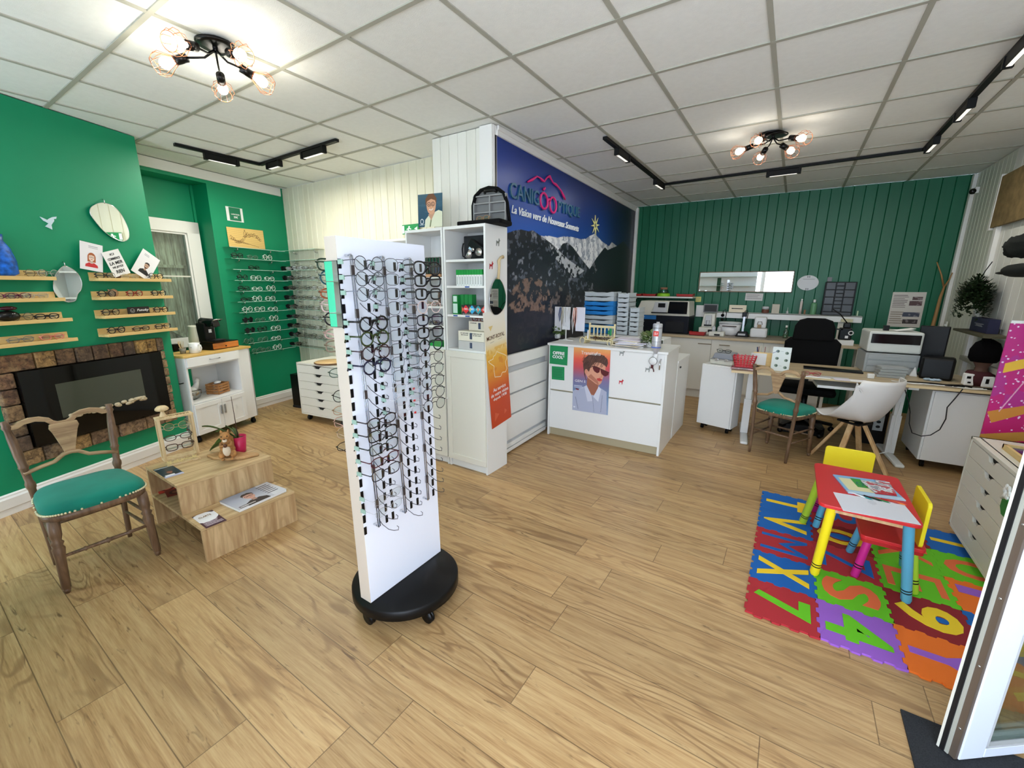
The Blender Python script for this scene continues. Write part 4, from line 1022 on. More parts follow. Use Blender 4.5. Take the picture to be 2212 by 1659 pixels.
def a2(a, t, w_, h_):
    a.c[:] = (70, 40, 58); a.ell(w_ * .42, h_ * .85, w_ * .7, h_ * .52, (238, 238, 240)); a.rect(0, w_, h_ * .88, h_, (60, 36, 50)); a.ell(w_ * .42, h_ * .72, w_ * .56, h_ * .3, (238, 238, 240)); scribble(a, w_ * .12, w_ * .9, h_ * .08, h_ * .4, 4, (236, 226, 236), 5)
    text('CLARTE', w_ * .6, h_ * .09, t, (w_ * .45, -.001, h_ * .74), mat('gold_ink', (150, 120, 84), .5))
flat_art([(412, 1119), (457.5, 1102), (491, 1124), (448, 1141)], zl, 'white and plum CLARTE leaflet on the lower step', a2, 'leaflet', 80, .002, 'leaflet')
def a3(a, t, w_, h_):
    a.grad([(0, (196, 196, 204)), (.5, (176, 182, 196)), (1, (150, 158, 176))]); a.rect(w_ * .72, w_, 0, h_, (214, 214, 220)); portrait(a, w_ * .42, h_ * .56, w_ * .15, (212, 164, 146), (54, 40, 38), (40, 38, 44)); a.rect(w_ * .05, w_ * .5, h_ * .02, h_ * .16, (46, 40, 44), .6)
    scribble(a, w_ * .7, w_ * .96, h_ * .2, h_ * .9, 6, (70, 70, 84), 2); scribble(a, w_ * .08, w_ * .42, h_ * .04, h_ * .14, 1, (240, 240, 240), 6)
flat_art([(478, 1086), (580, 1046), (617, 1062), (514, 1110)], zl, 'large glossy magazine with a man leaning on his hand on the lower step', a3, 'magazine', 160, .002, 'magazine', None, .018)
def a4(a, t, w_, h_): a.c[:] = (186, 60, 44); a.ring(w_ * .3, h_ * .5, w_ * .2, h_ * .3, w_ * .07, (60, 22, 22)); a.ring(w_ * .72, h_ * .5, w_ * .2, h_ * .3, w_ * .07, (60, 22, 22)); a.ell(w_ * .3, h_ * .5, w_ * .1, h_ * .16, (232, 150, 120)); a.ell(w_ * .72, h_ * .5, w_ * .1, h_ * .16, (232, 150, 120))
for i, (yy, cc) in enumerate(((.02, 0), (.10, 1))):
    t = thing('magazine', ['orange red brochure with printed spectacles inside the step table, front one', 'dark red brochure with printed spectacles inside the step table, rear one'][i], 'brochure', (-3.20 + .10 * i - .1, .84 + .012 * i, zl + .005 + .002 * i), (-math.pi / 2, 0, R(80)), None)
    a = Art(.17, .11, 60); a4(a, t, .17, .11); a.c *= (1, .6)[i]; a.build('cover', t, th=.003)
# eyewear frame stand with mushroom
q0, q1 = fl(356, 999, zu), fl(432, 980, zu); an = math.degrees(math.atan2((q1 - q0).y, (q1 - q0).x)); Wd = (q1 - q0).length
es = thing('eyewear_stand', 'pale wooden frame stand lettered on top holding three pairs of glasses', 'display stand', q0 + Vector((0, 0, .0005)), an)
m = MB(); D = .075; Hs = .285
for x in (0, Wd - .016):
    for y in (0, D - .014): m.box(x, x + .016, y, y + .014, .012, Hs)
m.build('posts', PINE, es, bevel=.001)
m = MB(); m.box(-.002, Wd + .002, -.002, D + .002, Hs, Hs + .012); m.build('top_plate', PINE, es, bevel=.001)
m = MB(); m.box(0, Wd, 0, D, 0, .012); m.build('base_plate', PINE, es, bevel=.001)
for z in (.215, .145, .075): m = MB(); m.cyl((.016, .03, z), (Wd - .016, .03, z), .004, 8); m.build('rod', ACR, es)
text('KERBOL', Wd * .6, .034, es, (Wd * .62, D / 2, Hs + .0125), mat('burnt_brown', (120, 90, 56), .7), rot=(0, 0, math.pi))
for i, (z, c, r_) in enumerate(((.222, (196, 180, 130), .0014), (.152, (64, 40, 36), .0022), (.082, (70, 44, 34), .0026))):
    v = es.matrix_basis @ Vector((Wd * .5, .018, z - .022)); glasses(['pale clear round glasses on the top rod of the wooden stand', 'dark brown glasses on the middle rod of the wooden stand', 'brown square glasses on the lowest rod of the wooden stand'][i], v, an - 4, ['round', 'oval', 'square'][i], c, r_, folded=False, group='glasses on the wooden stand')
mu = thing('wooden_mushroom', 'turned pale wood mushroom standing on the eyewear stand', 'ornament', es.matrix_basis @ Vector((Wd * .22, D / 2, Hs + .0125)), an)
m = MB(); m.lathe([(.022, 0), (.018, .012), (.011, .03), (.012, .045)], 16); m.build('stem', PINE, mu)
m = MB(); n = 32; vs = []; prof = [(.012, .043), (.030, .044), (.036, .05), (.033, .062), (.022, .073), (.001, .078)]
for r_, z in prof: vs += [(r_ * (1 + .05 * (k % 2)) * math.cos(2 * math.pi * k / n), r_ * (1 + .05 * (k % 2)) * math.sin(2 * math.pi * k / n), z) for k in range(n)]
m.add(vs, [(i * n + k, i * n + (k + 1) % n, (i + 1) * n + (k + 1) % n, (i + 1) * n + k) for i in range(len(prof) - 1) for k in range(n)], 0, True); m.build('cap', PINE, mu)
# wood shavings strip
q0, q1 = fl(356, 1003, zu), fl(426, 985, zu); m = MB(); random.seed(4); d = (q1 - q0)
wc = thing('shavings_tray', 'thin wooden tray of pale wood shavings in front of the eyewear stand', 'tray', q0 + Vector((0, 0, .0006)), math.degrees(math.atan2(d.y, d.x)))
m.box(0, d.length, -.075, -.022, 0, .008); m.build('tray', PINE, wc); m = MB()
for i in range(150): x = random.uniform(.01, d.length - .01); y = random.uniform(-.07, -.026); z = random.uniform(.01, .022); t_ = random.random() * 3; m.bar((x, y, z), (x + .012 * math.cos(t_), y + .012 * math.sin(t_), z + random.uniform(-.003, .004)), .003, .001)
o = m.build('shavings', mat('pale_shaving', (244, 222, 160), .7), wc); o['kind'] = 'stuff'
# live edge slab, squirrel, orchid
q = fl(503, 985, zu); sb = thing('live_edge_slab', 'curved live edge wooden slab under the squirrel and the pot', 'board', q + Vector((0, 0, .0006)), 20); sb.scale = (1.2, 1.15, 1.5)
m = MB(); m.prismz([(-.13, -.05), (-.06, -.075), (.03, -.07), (.10, -.03), (.145, .04), (.12, .055), (.06, .035), (-.02, .04), (-.09, .03)], 0, .012); m.build('slab', wood('slab_wood', (206, 166, 112), (170, 126, 78), 'X', 1, .5, .3), sb, bevel=.004)
q = fl(494, 989, zu + .019); sq = thing('squirrel_figure', 'small brown and white resin squirrel holding a nut on the slab', 'figurine', q + Vector((0, 0, .0005)), 60); sq.scale = (1.25, 1.25, 1.22)
fur = mat('squirrel_fur', (172, 122, 70), .85, bump=.6, bscale=160, var=.35, vscale=50); cream = mat('squirrel_cream', (226, 208, 180), .85, bump=.4, bscale=160)
m = MB(); m.tube([(0, .015, .012), (0, .012, .045), (0, .002, .085), (0, -.006, .108)], [.028, .036, .026, .018], 14)
m.ball((0, -.012, .128), .026, 14, 10, 0, (.95, 1.05, .95)); m.tube([(0, -.03, .126), (0, -.045, .121)], [.012, .006], 8)
for s in (-1, 1):
    m.tube([(s * .014, -.004, .145), (s * .017, -.004, .163)], [.009, .002], 6); m.ball((s * .026, -.012, .025), .02, 10, 7, 0, (.8, 1.1, 1)); m.tube([(s * .02, -.008, .09), (s * .022, -.03, .078), (s * .007, -.038, .085)], [.010, .008, .006], 7); m.ball((s * .02, -.034, .006), .011, 8, 6, 0, (.8, 1.6, .5))
m.tube([(0, .04, .01), (0, .062, .05), (0, .055, .095), (0, .04, .118)], [.014, .026, .026, .012], 10); m.build('body', fur, sq)
m = MB(); m.ball((0, -.022, .05), .022, 12, 8, 0, (.85, .6, 1.5)); m.ball((0, -.036, .112), .011, 8, 6); m.build('belly', cream, sq)
m = MB(); [m.ball((s * .0125, -.033, .134), .0035, 6, 5) for s in (-1, 1)]; m.ball((0, -.0465, .122), .003, 6, 5); m.build('eyes_and_nose', BLACK, sq)
m = MB(); m.ball((0, -.045, .086), .009, 8, 6, 0, (1, 1, 1.2)); m.build('nut', mat('nut_brown', (92, 56, 34), .5), sq)
q = fl(519, 976, zu + .0); oc = thing('orchid', 'orchid in a magenta pot with long drooping leaves and a bare flower stalk', 'plant', q + Vector((0, 0, .0006)) , 0)
m = MB(); m.lathe([(.035, 0), (.037, .003), (.050, .118), (.047, .118), (.034, .006), (.001, .006)], 24); m.build('pot', mat('magenta_pot', (200, 34, 84), .35), oc)
m = MB(); m.lathe([(.046, .10), (.001, .104)], 16); m.build('potting_bark', mat('bark', (112, 82, 54), .9), oc)
lfm = mat('orchid_leaf', (62, 88, 34), .4, var=.3, vscale=20)
cdir = Vector((.84, .55, 0))
for (dx, dz, L_, w_) in ((-.19, .09, .30, .03), (-.12, .05, .22, .036), (-.14, -.05, .25, .036), (-.17, -.09, .30, .034), (-.06, .09, .16, .034), (-.10, .0, .2, .042), (-.02, .08, .10, .03)):
    m = MB(); base = Vector((0, 0, .10))
    end = cdir * dx * 1.25 + Vector((0, 0, .10 + dz)); md = base.lerp(end, .5) + Vector((0, 0, .05)); side = Vector((.55, -.84, 0)) * .6 + Vector((0, 0, .5)); side.normalize()
    def lf(u, v, base=base, md=md, end=end, w_=w_, side=side):
        p = base * (1 - u) ** 2 + md * 2 * u * (1 - u) + end * u * u; ww = w_ * math.sin(math.pi * min(.97, u * .85 + .12)) ; return p + side * (v - .5) * 2 * ww + Vector((0, 0, -.006 * (1 - abs(v - .5) * 2)))
    m.grid(lf, 10, 4); m.build('leaf', lfm, oc, solid=.0015)
m = MB(); p0 = Vector((0, 0, .10)); m.tube([p0, p0 + Vector((-.006, 0, .15)), p0 + Vector((-.012, 0, .3)) ], [.003, .0025, .0018], 6); m.build('flower_stalk', mat('stalk_brown', (70, 48, 40), .6), oc)
q = fl(455, 965, 0.0)

# ---- antique chairs
def antique_chair(label, loc, rot):
    t = thing('antique_chair', label, 'chair', loc, rot)
    gr = mat('green_velvet', (0, 124, 104), .85, sheen=.1, var=.15, vscale=7)
    # seat cushion: trapezoid dome
    def outl(u):    # rounded trapezoid
        n = 4; c, s = math.cos(u), math.sin(u); e = .42
        x = abs(c) ** e * (1 if c > 0 else -1); y = abs(s) ** e * (1 if s > 0 else -1)
        w_ = .215 - .03 * (y * .5 + .5); return Vector((x * w_, y * .195 - .005 - .018 * (1 - x * x) * (y < 0), 0))
    m = MB(); NN = 40; rings = [(1, .43), (1.01, .445), (.99, .462), (.93, .478), (.8, .488), (.5, .496), (.2, .5), (.001, .5)]
    vs = [tuple(outl(2 * math.pi * k / NN) * f + Vector((0, 0, z))) for f, z in rings for k in range(NN)]
    m.add(vs, [(i * NN + k, i * NN + (k + 1) % NN, (i + 1) * NN + (k + 1) % NN, (i + 1) * NN + k) for i in range(len(rings) - 1) for k in range(NN)], 0, True)
    m.build('seat_cushion', gr, t)
    m = MB(); vs = [tuple(outl(2 * math.pi * k / NN) * f + Vector((0, 0, z))) for f, z in ((.97, .395), (1.0, .4), (1.0, .43), (.9, .432)) for k in range(NN)]
    m.add(vs, [(i * NN + k, i * NN + (k + 1) % NN, (i + 1) * NN + (k + 1) % NN, (i + 1) * NN + k) for i in range(3) for k in range(NN)], 0, True); m.add([], [])
    m.build('seat_rail', WALN, t)
    m = MB(); M_ = 84
    for k in range(M_):
        p = outl(2 * math.pi * k / M_) * 1.025; p.z = .436; m.ball(p, .0062, 6, 4)
    o = m.build('nail_trim', mat('brass_nail', (226, 214, 176), .3, .5), t)
    fl_prof = [(0, .011), (.03, .014), (.05, .017), (.06, .012), (.075, .018), (.5, .021), (.62, .026), (.66, .019), (.7, .026), (.73, .018), (.8, .024), (1, .025)]
    for s in (-1, 1):
        m = MB(); m.spool((s * .19, -.175, 0), (s * .175, -.165, .40), fl_prof, 14); m.build('leg', WALN, t)
    for s in (-1, 1):
        pts = [Vector((s * .163, .20, 0)), Vector((s * .165, .172, .42)), Vector((s * .185, .20, .62)), Vector((s * .205, .232, .855))]
        def bez(u): return pts[0] * (1 - u) ** 3 + pts[1] * 3 * u * (1 - u) ** 2 + pts[2] * 3 * u * u * (1 - u) + pts[3] * u ** 3
        prof = [(0, .011), (.05, .014), (.1, .014), (.4, .015), (.47, .016), (.49, .021), (.51, .021), (.53, .016), (.62, .017), (.635, .022), (.65, .017), (.72, .020), (.86, .018), (.93, .014), (.95, .02), (.97, .015), (1, .017)]
        m = MB(); m.tube([bez(u) for u, r_ in prof], [r_ for u, r_ in prof], 12); m.build('leg', WALN, t)
    cw = wood('worn_light_walnut', (196, 166, 126), (146, 114, 82), 'X', 1.5, .5, .2)
    # crest: two arches
    def backy(z): return .200 + (z - .62) * .14
    half = [(0.0, .806), (.016, .806), (.03, .814), (.045, .834), (.08, .85), (.12, .853), (.16, .842), (.18, .826), (.19, .83), (.205, .846)]
    low = [(.205, .822), (.19, .804), (.165, .805), (.14, .822), (.10, .828), (.065, .818), (.045, .796), (.02, .785), (0, .785)]
    poly = half + low; full = half + low + [(-x, z) for x, z in reversed(low[:-1])] + [(-x, z) for x, z in reversed(half[1:])]
    m = MB(); y0 = backy(.83); m.prism(full, y0 - .011, y0 + .011); m.build('crest_rail', cw, t, bevel=.004)
    sp2 = [(.055, .80), (.06, .775), (.05, .75), (.028, .66), (.022, .625), (.0, .612)]
    sf = sp2 + [(-x, z) for x, z in reversed(sp2[:-1])]
    m = MB(); y0 = backy(.70); m.prism(sf, -.007, .007); m.build('splat', cw, t, loc=(0, y0, 0), bevel=.003)
    m = MB(); m.tube([(-.19, backy(.55), .565), (-.12, backy(.58), .583), (-.07, backy(.6), .592), (-.03, backy(.61), .622), (0, backy(.61), .628), (.03, backy(.61), .622), (.07, backy(.6), .592), (.12, backy(.58), .583), (.19, backy(.55), .565)], .013, 8, flat=.8); m.build('lower_back_rail', cw, t)
    bam = [(0, .008), (.24, .009), (.26, .014), (.28, .009), (.48, .011), (.5, .017), (.52, .011), (.72, .009), (.74, .014), (.76, .009), (1, .008)]
    m = MB(); m.spool((-.185, -.172, .20), (.185, -.172, .20), bam, 10); m.build('stretcher', WALN, t)
    m = MB(); m.spool((-.165, .19, .24), (.165, .19, .24), [(0, .008), (.5, .010), (1, .008)], 8); m.build('stretcher', WALN, t)
    for s in (-1, 1):
        for z in (.18, .27): m = MB(); m.spool((s * .186, -.17, z), (s * .165, .188, z), [(0, .007), (.5, .009), (1, .007)], 8); m.build('stretcher', WALN, t)
    return t
antique_chair('antique carved wooden chair with green velvet seat in front of the fireplace', (-3.115, .50, 0), 90)
antique_chair('antique carved wooden chair with green seat drawn up to the desk', (.065, 4.565, 0), 155.8)
# ================================================ REVOLVING DISPLAY STAND
DX, DY = -1.45, 1.035; DW, DT, DZ0, DZ1 = .47, .072, .122, 1.735; LEAN = .0186
DPn = Plane(DX, DY, 90)
ds = thing('eyewear_display', 'tall white double sided eyewear display panel on a round black wheeled base', 'display stand', (DX, DY, 0), 90)
def lean(o):
    for v in o.data.vertices: v.co.y += (v.co.z - DZ0) * LEAN
    return o
pw = mat('display_white', (232, 234, 244), .3)
m = MB(); m.box(0.0012, DW, 0, DT, DZ0, DZ1); lean(m.build('panel', pw, ds, bevel=.002))
m = MB(); m.box(0, .001, .0005, DT - .0005, DZ0, DZ1 - .001); lean(m.build('edge_band_or_tint', mat('warm_side_shade', (214, 200, 184), .35), ds))  # added cream layer: the warm shade of this side put into colour
m = MB(); cxb, cyb = .235, .02
m.lathe([(.25, .065), (.262, .07), (.262, .112), (.255, .121), (.001, .121)], 56, c=(cxb, cyb, 0)); m.build('base_disc', mat('black_satin', (8, 8, 9), .42, spec=.3), ds)
for k in range(5): t_ = 2 * math.pi * k / 5 - 1.9; caster(cxb + .232 * math.cos(t_), cyb + .232 * math.sin(t_), ds, .034, .072)
def dhit(px, py, off):
    x, z = DPn.hit(px, py, off)
    return DPn.hit(px, py, off - (z - DZ0) * LEAN)
def dat(x, z, off): return DPn.at(x, z, off - (z - DZ0) * LEAN)
ZA = lambda x, y: (680 + x / 5.53, 500 + y / 5.53)
r0 = dhit(732.4, 569.6, 0); r20 = dhit(680 + 583 / 5.026, 1050 + 465 / 5.026, 0)
rows = [r0[1] + (r20[1] - r0[1]) * k / 20 for k in range(21)]
SL = [dhit(p, y, 0)[0] for p, y in ((733, 570), (789, 576), (805, 576), (852, 577), (868, 577), (908, 580))]
SL = [.038, .178, .208, .335, .365, .452] if not (0 < SL[0] < .1) else SL
# dark slots: one mesh, part of the panel's own pattern
slots = []
for z in rows:
    for x in SL:
        yy = (z - DZ0) * LEAN; slots.append((x, yy, z))
for k, (x, yy, z) in enumerate(slots):
    if k < 100: m = MB()
    m.box(x - .006, x + .006, yy - .0035, yy + .004, z - .018, z + .018)
    if k < 100: m.build('slot', BLACK, ds)
    if k == 99: m = MB()
o = m.build('slot', BLACK, ds); o['kind'] = 'stuff'
RX = [SL[0] + .028 + (0), SL[2] + .018, SL[4] + .012]
for i, (px0, py0, px1, py1) in enumerate(((758, 551, 819, 1137), (827, 555, 876, 1107), (886, 559, 925, 1079))):
    a0, a1_ = dhit(px0, py0, .035), dhit(px1, py1, .035); m = MB()
    for dx in (-.005, .005): m.cyl((a0[0] + dx, -.035 + (a0[1] - DZ0) * LEAN, a0[1]), (a1_[0] + dx, -.035 + (a1_[1] - DZ0) * LEAN, a1_[1]), .0035, 8)
    for z in (a0[1], a1_[1]): m.cyl((a0[0] if z == a0[1] else a1_[0], -.035 + (z - DZ0) * LEAN, z), (a0[0] if z == a0[1] else a1_[0], (z - DZ0) * LEAN, z), .005, 8)
    m.build('clear_rail', clear('clear_rod', (190, 200, 215), .5, .05), ds)
    m = MB()
    for k in range(1, 21, 3): f = k / 21; x = a0[0] + (a1_[0] - a0[0]) * f; z = a0[1] + (a1_[1] - a0[1]) * f; m.box(x - .006, x + .006, -.041 + (z - DZ0) * LEAN, -.029 + (z - DZ0) * LEAN, z - .018, z + .018)
    m.build('rail_clip', mat('smoky_plastic', (60, 52, 50), .4), ds)
bk = (20, 20, 24); mt_ = (70, 70, 78)
C1 = {0: ('round', mt_, .0013, 'thin black round'), 1: ('round', (60, 64, 70), .0014, 'thin black round'), 2: ('round', (110, 114, 124), .0013, 'silver grey round'), 4: ('round', (14, 14, 16), .0034, 'bold black round'), 5: ('round', (42, 54, 20), .003, 'olive green round'),
      6: ('round', (50, 28, 30), .0022, 'dark brown round'), 7: ('round', (18, 20, 48), .003, 'bold navy round'), 11: ('oval', (34, 22, 26), .0022, 'dark plum cat eye'), 12: ('square', (26, 20, 24), .0022, 'black square'), 13: ('square', (22, 30, 26), .0022, 'dark green square'), 14: ('oval', (72, 22, 34), .0020, 'burgundy oval'), 15: ('square', (30, 22, 34), .0018, 'black violet square'), 17: ('oval', (180, 180, 186), .0009, 'rimless clear'), 18: ('oval', (186, 186, 190), .0009, 'rimless clear')}
C2 = {k: ('pilot' if k in (0, 3) else 'square', (84, 84, 92), .0011, 'thin grey metal') for k in range(9)}
C2.update({9: ('oval', (190, 190, 196), .0009, 'rimless clear'), 10: ('oval', (190, 190, 196), .0009, 'rimless clear'), 11: ('oval', (190, 190, 196), .0009, 'rimless clear')})
C3 = {0: ('pilot', bk, .0032, 'bold black aviator'), 1: ('square', bk, .0034, 'bold black square'), 2: ('square', (16, 18, 22), .0032, 'bold black square'), 3: ('round', (206, 180, 170), .0016, 'pale rose'), 4: ('square', (20, 24, 40), .0026, 'dark blue square'), 5: ('square', bk, .0030, 'black square'), 6: ('round', (18, 34, 34), .0026, 'dark teal round'),
      7: ('round', (52, 44, 44), .0013, 'thin brown metal'), 8: ('round', (40, 40, 46), .0014, 'thin dark metal'), 9: ('round', (44, 44, 50), .0015, 'thin dark metal'), 10: ('round', (40, 44, 52), .0015, 'thin dark metal'), 11: ('round', (44, 40, 44), .0014, 'thin dark metal')}
CX = [(SL[0] + SL[1]) / 2, (SL[2] + SL[3]) / 2, (SL[4] + SL[5]) / 2]
for ci, (cols_, cx_, nm_) in enumerate(((C1, CX[0], 'left'), (C2, CX[1], 'middle'), (C3, CX[2], 'right'))):
    for k, (sh, c, r_, wds) in cols_.items():
        h_ = SHAPES[sh][1]; z = rows[k] if ci < 2 else rows[k] - .004
        glasses('%s eyeglasses, %s row, %s column of the white display' % (wds, NUM[k], nm_), dat(cx_, z - h_ * .61, .100), (0, 0, R(90 + (3 if ci == 0 else -2))), sh, c, r_, group='glasses hung on the front of the white display', tag_=True, sc=(1.22, .68, 1.22))
    for k in range(21):
        if ci == 2 and k > 19: continue
        z = rows[k]; yy = (z - DZ0) * LEAN; x = (SL[1], SL[3], SL[5] + .004)[ci]
        if k in cols_ and ci: continue
        m = MB(); m.tube([(x - .045, yy - .005, z + .02), (x - .048, yy - .03, z + .005), (x - .035, yy - .055, z - .018), (x - .01, yy - .06, z - .035), (x + .015, yy - .06, z - .045), (x + .022, yy - .055, z - .035), (x + .016, yy - .05, z - .028)], .0016, 5); m.build('wire_hook', mat('dark_wire', (60, 62, 70), .4, .5), ds)
for k in (9, 10, 11):
    z = rows[k] - .03; yy = (z - DZ0) * LEAN; x = SL[3] + .012; m = MB(); m.box(x - .006, x + .006, yy - .06, yy - .058, z - .005, z + .005); m.build('red_logo_tag', RED, ds)
# rear side rows, seen past the left edge
bc = [((30, 54, 34), 'dark green'), ((20, 74, 84), 'petrol blue'), ((156, 78, 44), 'amber'), ((202, 178, 170), 'rose and red'), ((28, 24, 32), 'black'), ((196, 160, 150), 'pale pink'), ((140, 120, 100), 'tan'), None, ((70, 96, 86), 'sea green'), None, ((34, 32, 30), 'black round'), ((190, 150, 120), 'copper wire'), ((206, 160, 140), 'copper wire'), ((200, 170, 140), 'thin gold'), ((40, 34, 34), 'dark')]
for k in range(15):
    if bc[k] is None: continue
    c, wds = bc[k]; z = rows[k] - .02
    glasses('%s eyeglasses in the %s row on the rear side of the display' % (wds, NUM[k]), dat(.105, z, -(DT + .100)), (0, 0, R(270 - 4)), ['square', 'round', 'oval'][k % 3], c, .0028 if k < 7 else .0015, group='glasses hung on the rear of the white display', sc=(1.22, .68, 1.22))
# small mirror on the narrow side
za, zb = wy(706, 565, DY - .004).z, wy(720, 705, DY - .004).z; hm = (za - zb) / 2
dm = thing('strip_mirror', 'narrow rectangular mirror on the edge of the white display', 'mirror', dat(-.003, (za + zb) / 2, -.036) , (0, R(-1.1), R(3.9)))
m = MB(); m.box(-.036, .036, -.004, 0, -hm, hm); m.build('mirror_glass', MIRROR, dm); m = MB(); m.box(-.038, .038, -.0035, .0005, -hm - .002, hm + .002); m.build('backing', DARK, dm)

# ================================================ BOOKCASES
def bookcase(label, x, y, w, d, H_, shelves, door_top, knob_side, name='bookcase'):
    t = thing(name, label, 'bookcase', (x, y, 0), 0)
    m = MB(); s = .017
    m.box(0, s, 0, d, 0, H_); m.box(w - s, w, 0, d, 0, H_); m.box(s, w - s, 0, d, H_ - .022, H_); m.box(s, w - s, d - .005, d, .07, H_ - .022); m.box(s, w - s, .02, d, .07, .088); m.box(s, w - s, .02, .035, 0, .07)
    m.build('carcass', WHITE, t, bevel=.001)
    for z in shelves: m = MB(); m.box(s, w - s, .006, d - .006, z - .018, z); m.build('shelf', WHITE, t, bevel=.001)
    if door_top:
        m = MB(); x0, x1, z0, z1, f = .003, w - .003, .075, door_top, .05; m.box(x0, x1, -.010, -.002, z0, z1)
        for q in ((x0, x1, z0, z0 + f), (x0, x1, z1 - f, z1), (x0, x0 + f, z0 + f, z1 - f), (x1 - f, x1, z0 + f, z1 - f)): m.box(q[0], q[1], -.018, -.010, q[2], q[3])
        o = m.build('door', OFFW, t, bevel=.002); kx = .022 if knob_side < 0 else w - .022
        m = MB(); m.cyl((kx, -.018, .62), (kx, -.03, .62), .004, 8); m.ball((kx, -.036, .62), .009, 10, 7); m.build('knob', WHITE, o)
    return t
BX0, BX1, BY = -2.37, -1.955, 2.622
bookcase('right-hand white bookcase with a tall cream door and open shelves', BX0, BY, BX1 - BX0, .29, 2.0, [1.752, 1.552, 1.325, 1.045], 1.03, -1)
bookcase('middle white bookcase half hidden by the eyewear display', BX0 - .425, BY, .415, .29, 2.0, [1.62, 1.385, 1.225, 1.045], 1.03, 1)
bookcase('left white bookcase behind the top of the eyewear display', -3.66, 3.02, .84, .24, 2.0, [1.7, 1.4, 1.1], 1.03, 1)
FP = Plane(BX0, BY, 0); 
# shelf labels (blue strips)
for i, (px, py, zz) in enumerate(((585, 1009, 1.552), (460, 1293, 1.325), (583, 1298, 1.325))):
    p = wy(880 + px / 4.608, 0 + 560, BY); m = MB(); m.box(-.022, .022, -.0022, -.001, -.014, -.004); tag(m.build('shelf_label', mat('blue_tape', (44, 84, 160), .5), None, (p.x, BY + .0065, zz)), ['blue strip label under the green topped tubes', 'left blue strip label under the green boxes', 'right blue strip label under the patterned box'][i], 'label')
# top items
def man(a, t, w_, h_):
    a.grad([(0, (22, 70, 92)), (.5, (30, 76, 100)), (1, (58, 92, 108))]); n = a.noise(5, 20, 2); a.put(n > .6, (70, 110, 130), .3)
    cx, cz, s = w_ * .55, h_ * .66, w_ * .23
    a.poly([(w_ * .27, 0), (w_ * .3, h_ * .22), (w_ * .42, h_ * .33), (w_ * .62, h_ * .42), (w_ * .85, h_ * .5), (w_, h_ * .45), (w_, 0)], (222, 224, 196)); a.line([(w_ * .5, 0), (w_ * .56, h_ * .3)], w_ * .05, (120, 124, 90)); a.poly([(w_ * .42, h_ * .38), (w_ * .55, h_ * .2), (w_ * .72, h_ * .46)], (196, 150, 120))
    a.ell(cx, cz, s * .82, s * 1.15, (214, 160, 126)); a.poly([(cx - s, cz - .1 * s), (cx - s * 1.0, cz + s * .8), (cx - s * .5, cz + s * 1.35), (cx + s * .4, cz + s * 1.4), (cx + s * .95, cz + s * .8), (cx + s * .9, cz), (cx + s * .7, cz + s * .55), (cx, cz + s * .75), (cx - s * .7, cz + s * .5)], (112, 70, 42))
    for q in (-1, 1): a.ring(cx + q * s * .36 - s * .05, cz + s * .12, s * .33, s * .27, s * .08, (50, 26, 22)); a.ell(cx + q * s * .36 - s * .05, cz + s * .1, s * .1, s * .07, (50, 34, 30))
    a.line([(cx - s * .35, cz - s * .5), (cx, cz - s * .62), (cx + s * .32, cz - s * .45)], s * .1, (240, 230, 224)); a.line([(cx - s * .05, cz + s * .05), (cx - s * .12, cz - s * .25)], s * .07, (180, 124, 96))
    a.ring(w_ * .16, h_ * .17, w_ * .07, w_ * .08, w_ * .02, (240, 240, 240)); scribble(a, w_ * .06, w_ * .28, h_ * .05, h_ * .1, 2, (220, 226, 230), 3)
TP = Plane(BX0, 2.72, 0)
card([(900.6, 492), (955, 488), (956, 417), (906, 420)], 'poster of a smiling curly haired man in glasses on top of the middle bookcase', man, 'poster', 150, 0, TP, 'poster')
# open sample case
oc_ = thing('sample_case', 'open black sample case with a grey divided tray lid on the right bookcase', 'case', (wy(1000, 487, 2.66).x, 2.64, 2.001), 4); oc_.scale = (1.08, 1, 1.06)
m = MB(); pts = [(-.02, 0), (.33, 0), (.34, .03), (.33, .20), (.26, .25), (.05, .25), (-.02, .2)]; m.prismz([(x - .02, y) for x, y in pts], 0, .03); m.build('case_base', mat('black_fabric', (9, 9, 10), .85, spec=.2), oc_, bevel=.008)
arch = [(x - .02, z) for x, z in [(.0, .02), (.005, .16), (.03, .225), (.08, .26), (.15, .272), (.22, .26), (.27, .225), (.295, .16), (.31, .02)]]
m = MB(); m.tube([(x, .2 - (z * .08), z) for x, z in arch], .013, 8); m.build('lid_rim', mat('black_fabric', (9, 9, 10), .85, spec=.2), oc_)
m = MB(); m.prism([(x, z) for x, z in arch], .205, .212); 
m.M = Matrix.Rotation(R(5), 4, 'X')
m.M = None; m.build('lid_back', mat('grey_felt', (122, 122, 120), .9), oc_)
m = MB(); g2 = mat('grey_tray', (150, 150, 148), .6)
for x in (-.008, .13, .26): m.box(x, x + .01, .175, .205, .03, .215)
for z in (.03, .10, .165, .215): m.box(-.008, .27, .175, .205, z, z + .009)
m.build('tray_dividers', g2, oc_, bevel=.002)
m = MB(); m.tube([(.10, .17, .235), (.11, .15, .245), (.19, .15, .245), (.20, .17, .235)], .01, 8); m.build('handle', BLACK, oc_)
glasses('pale tortoise glasses lying in the lower compartment of the open case', oc_.matrix_basis @ Vector((.085, .16, .045)), -12, 'oval', (190, 150, 110), .002, folded=True)
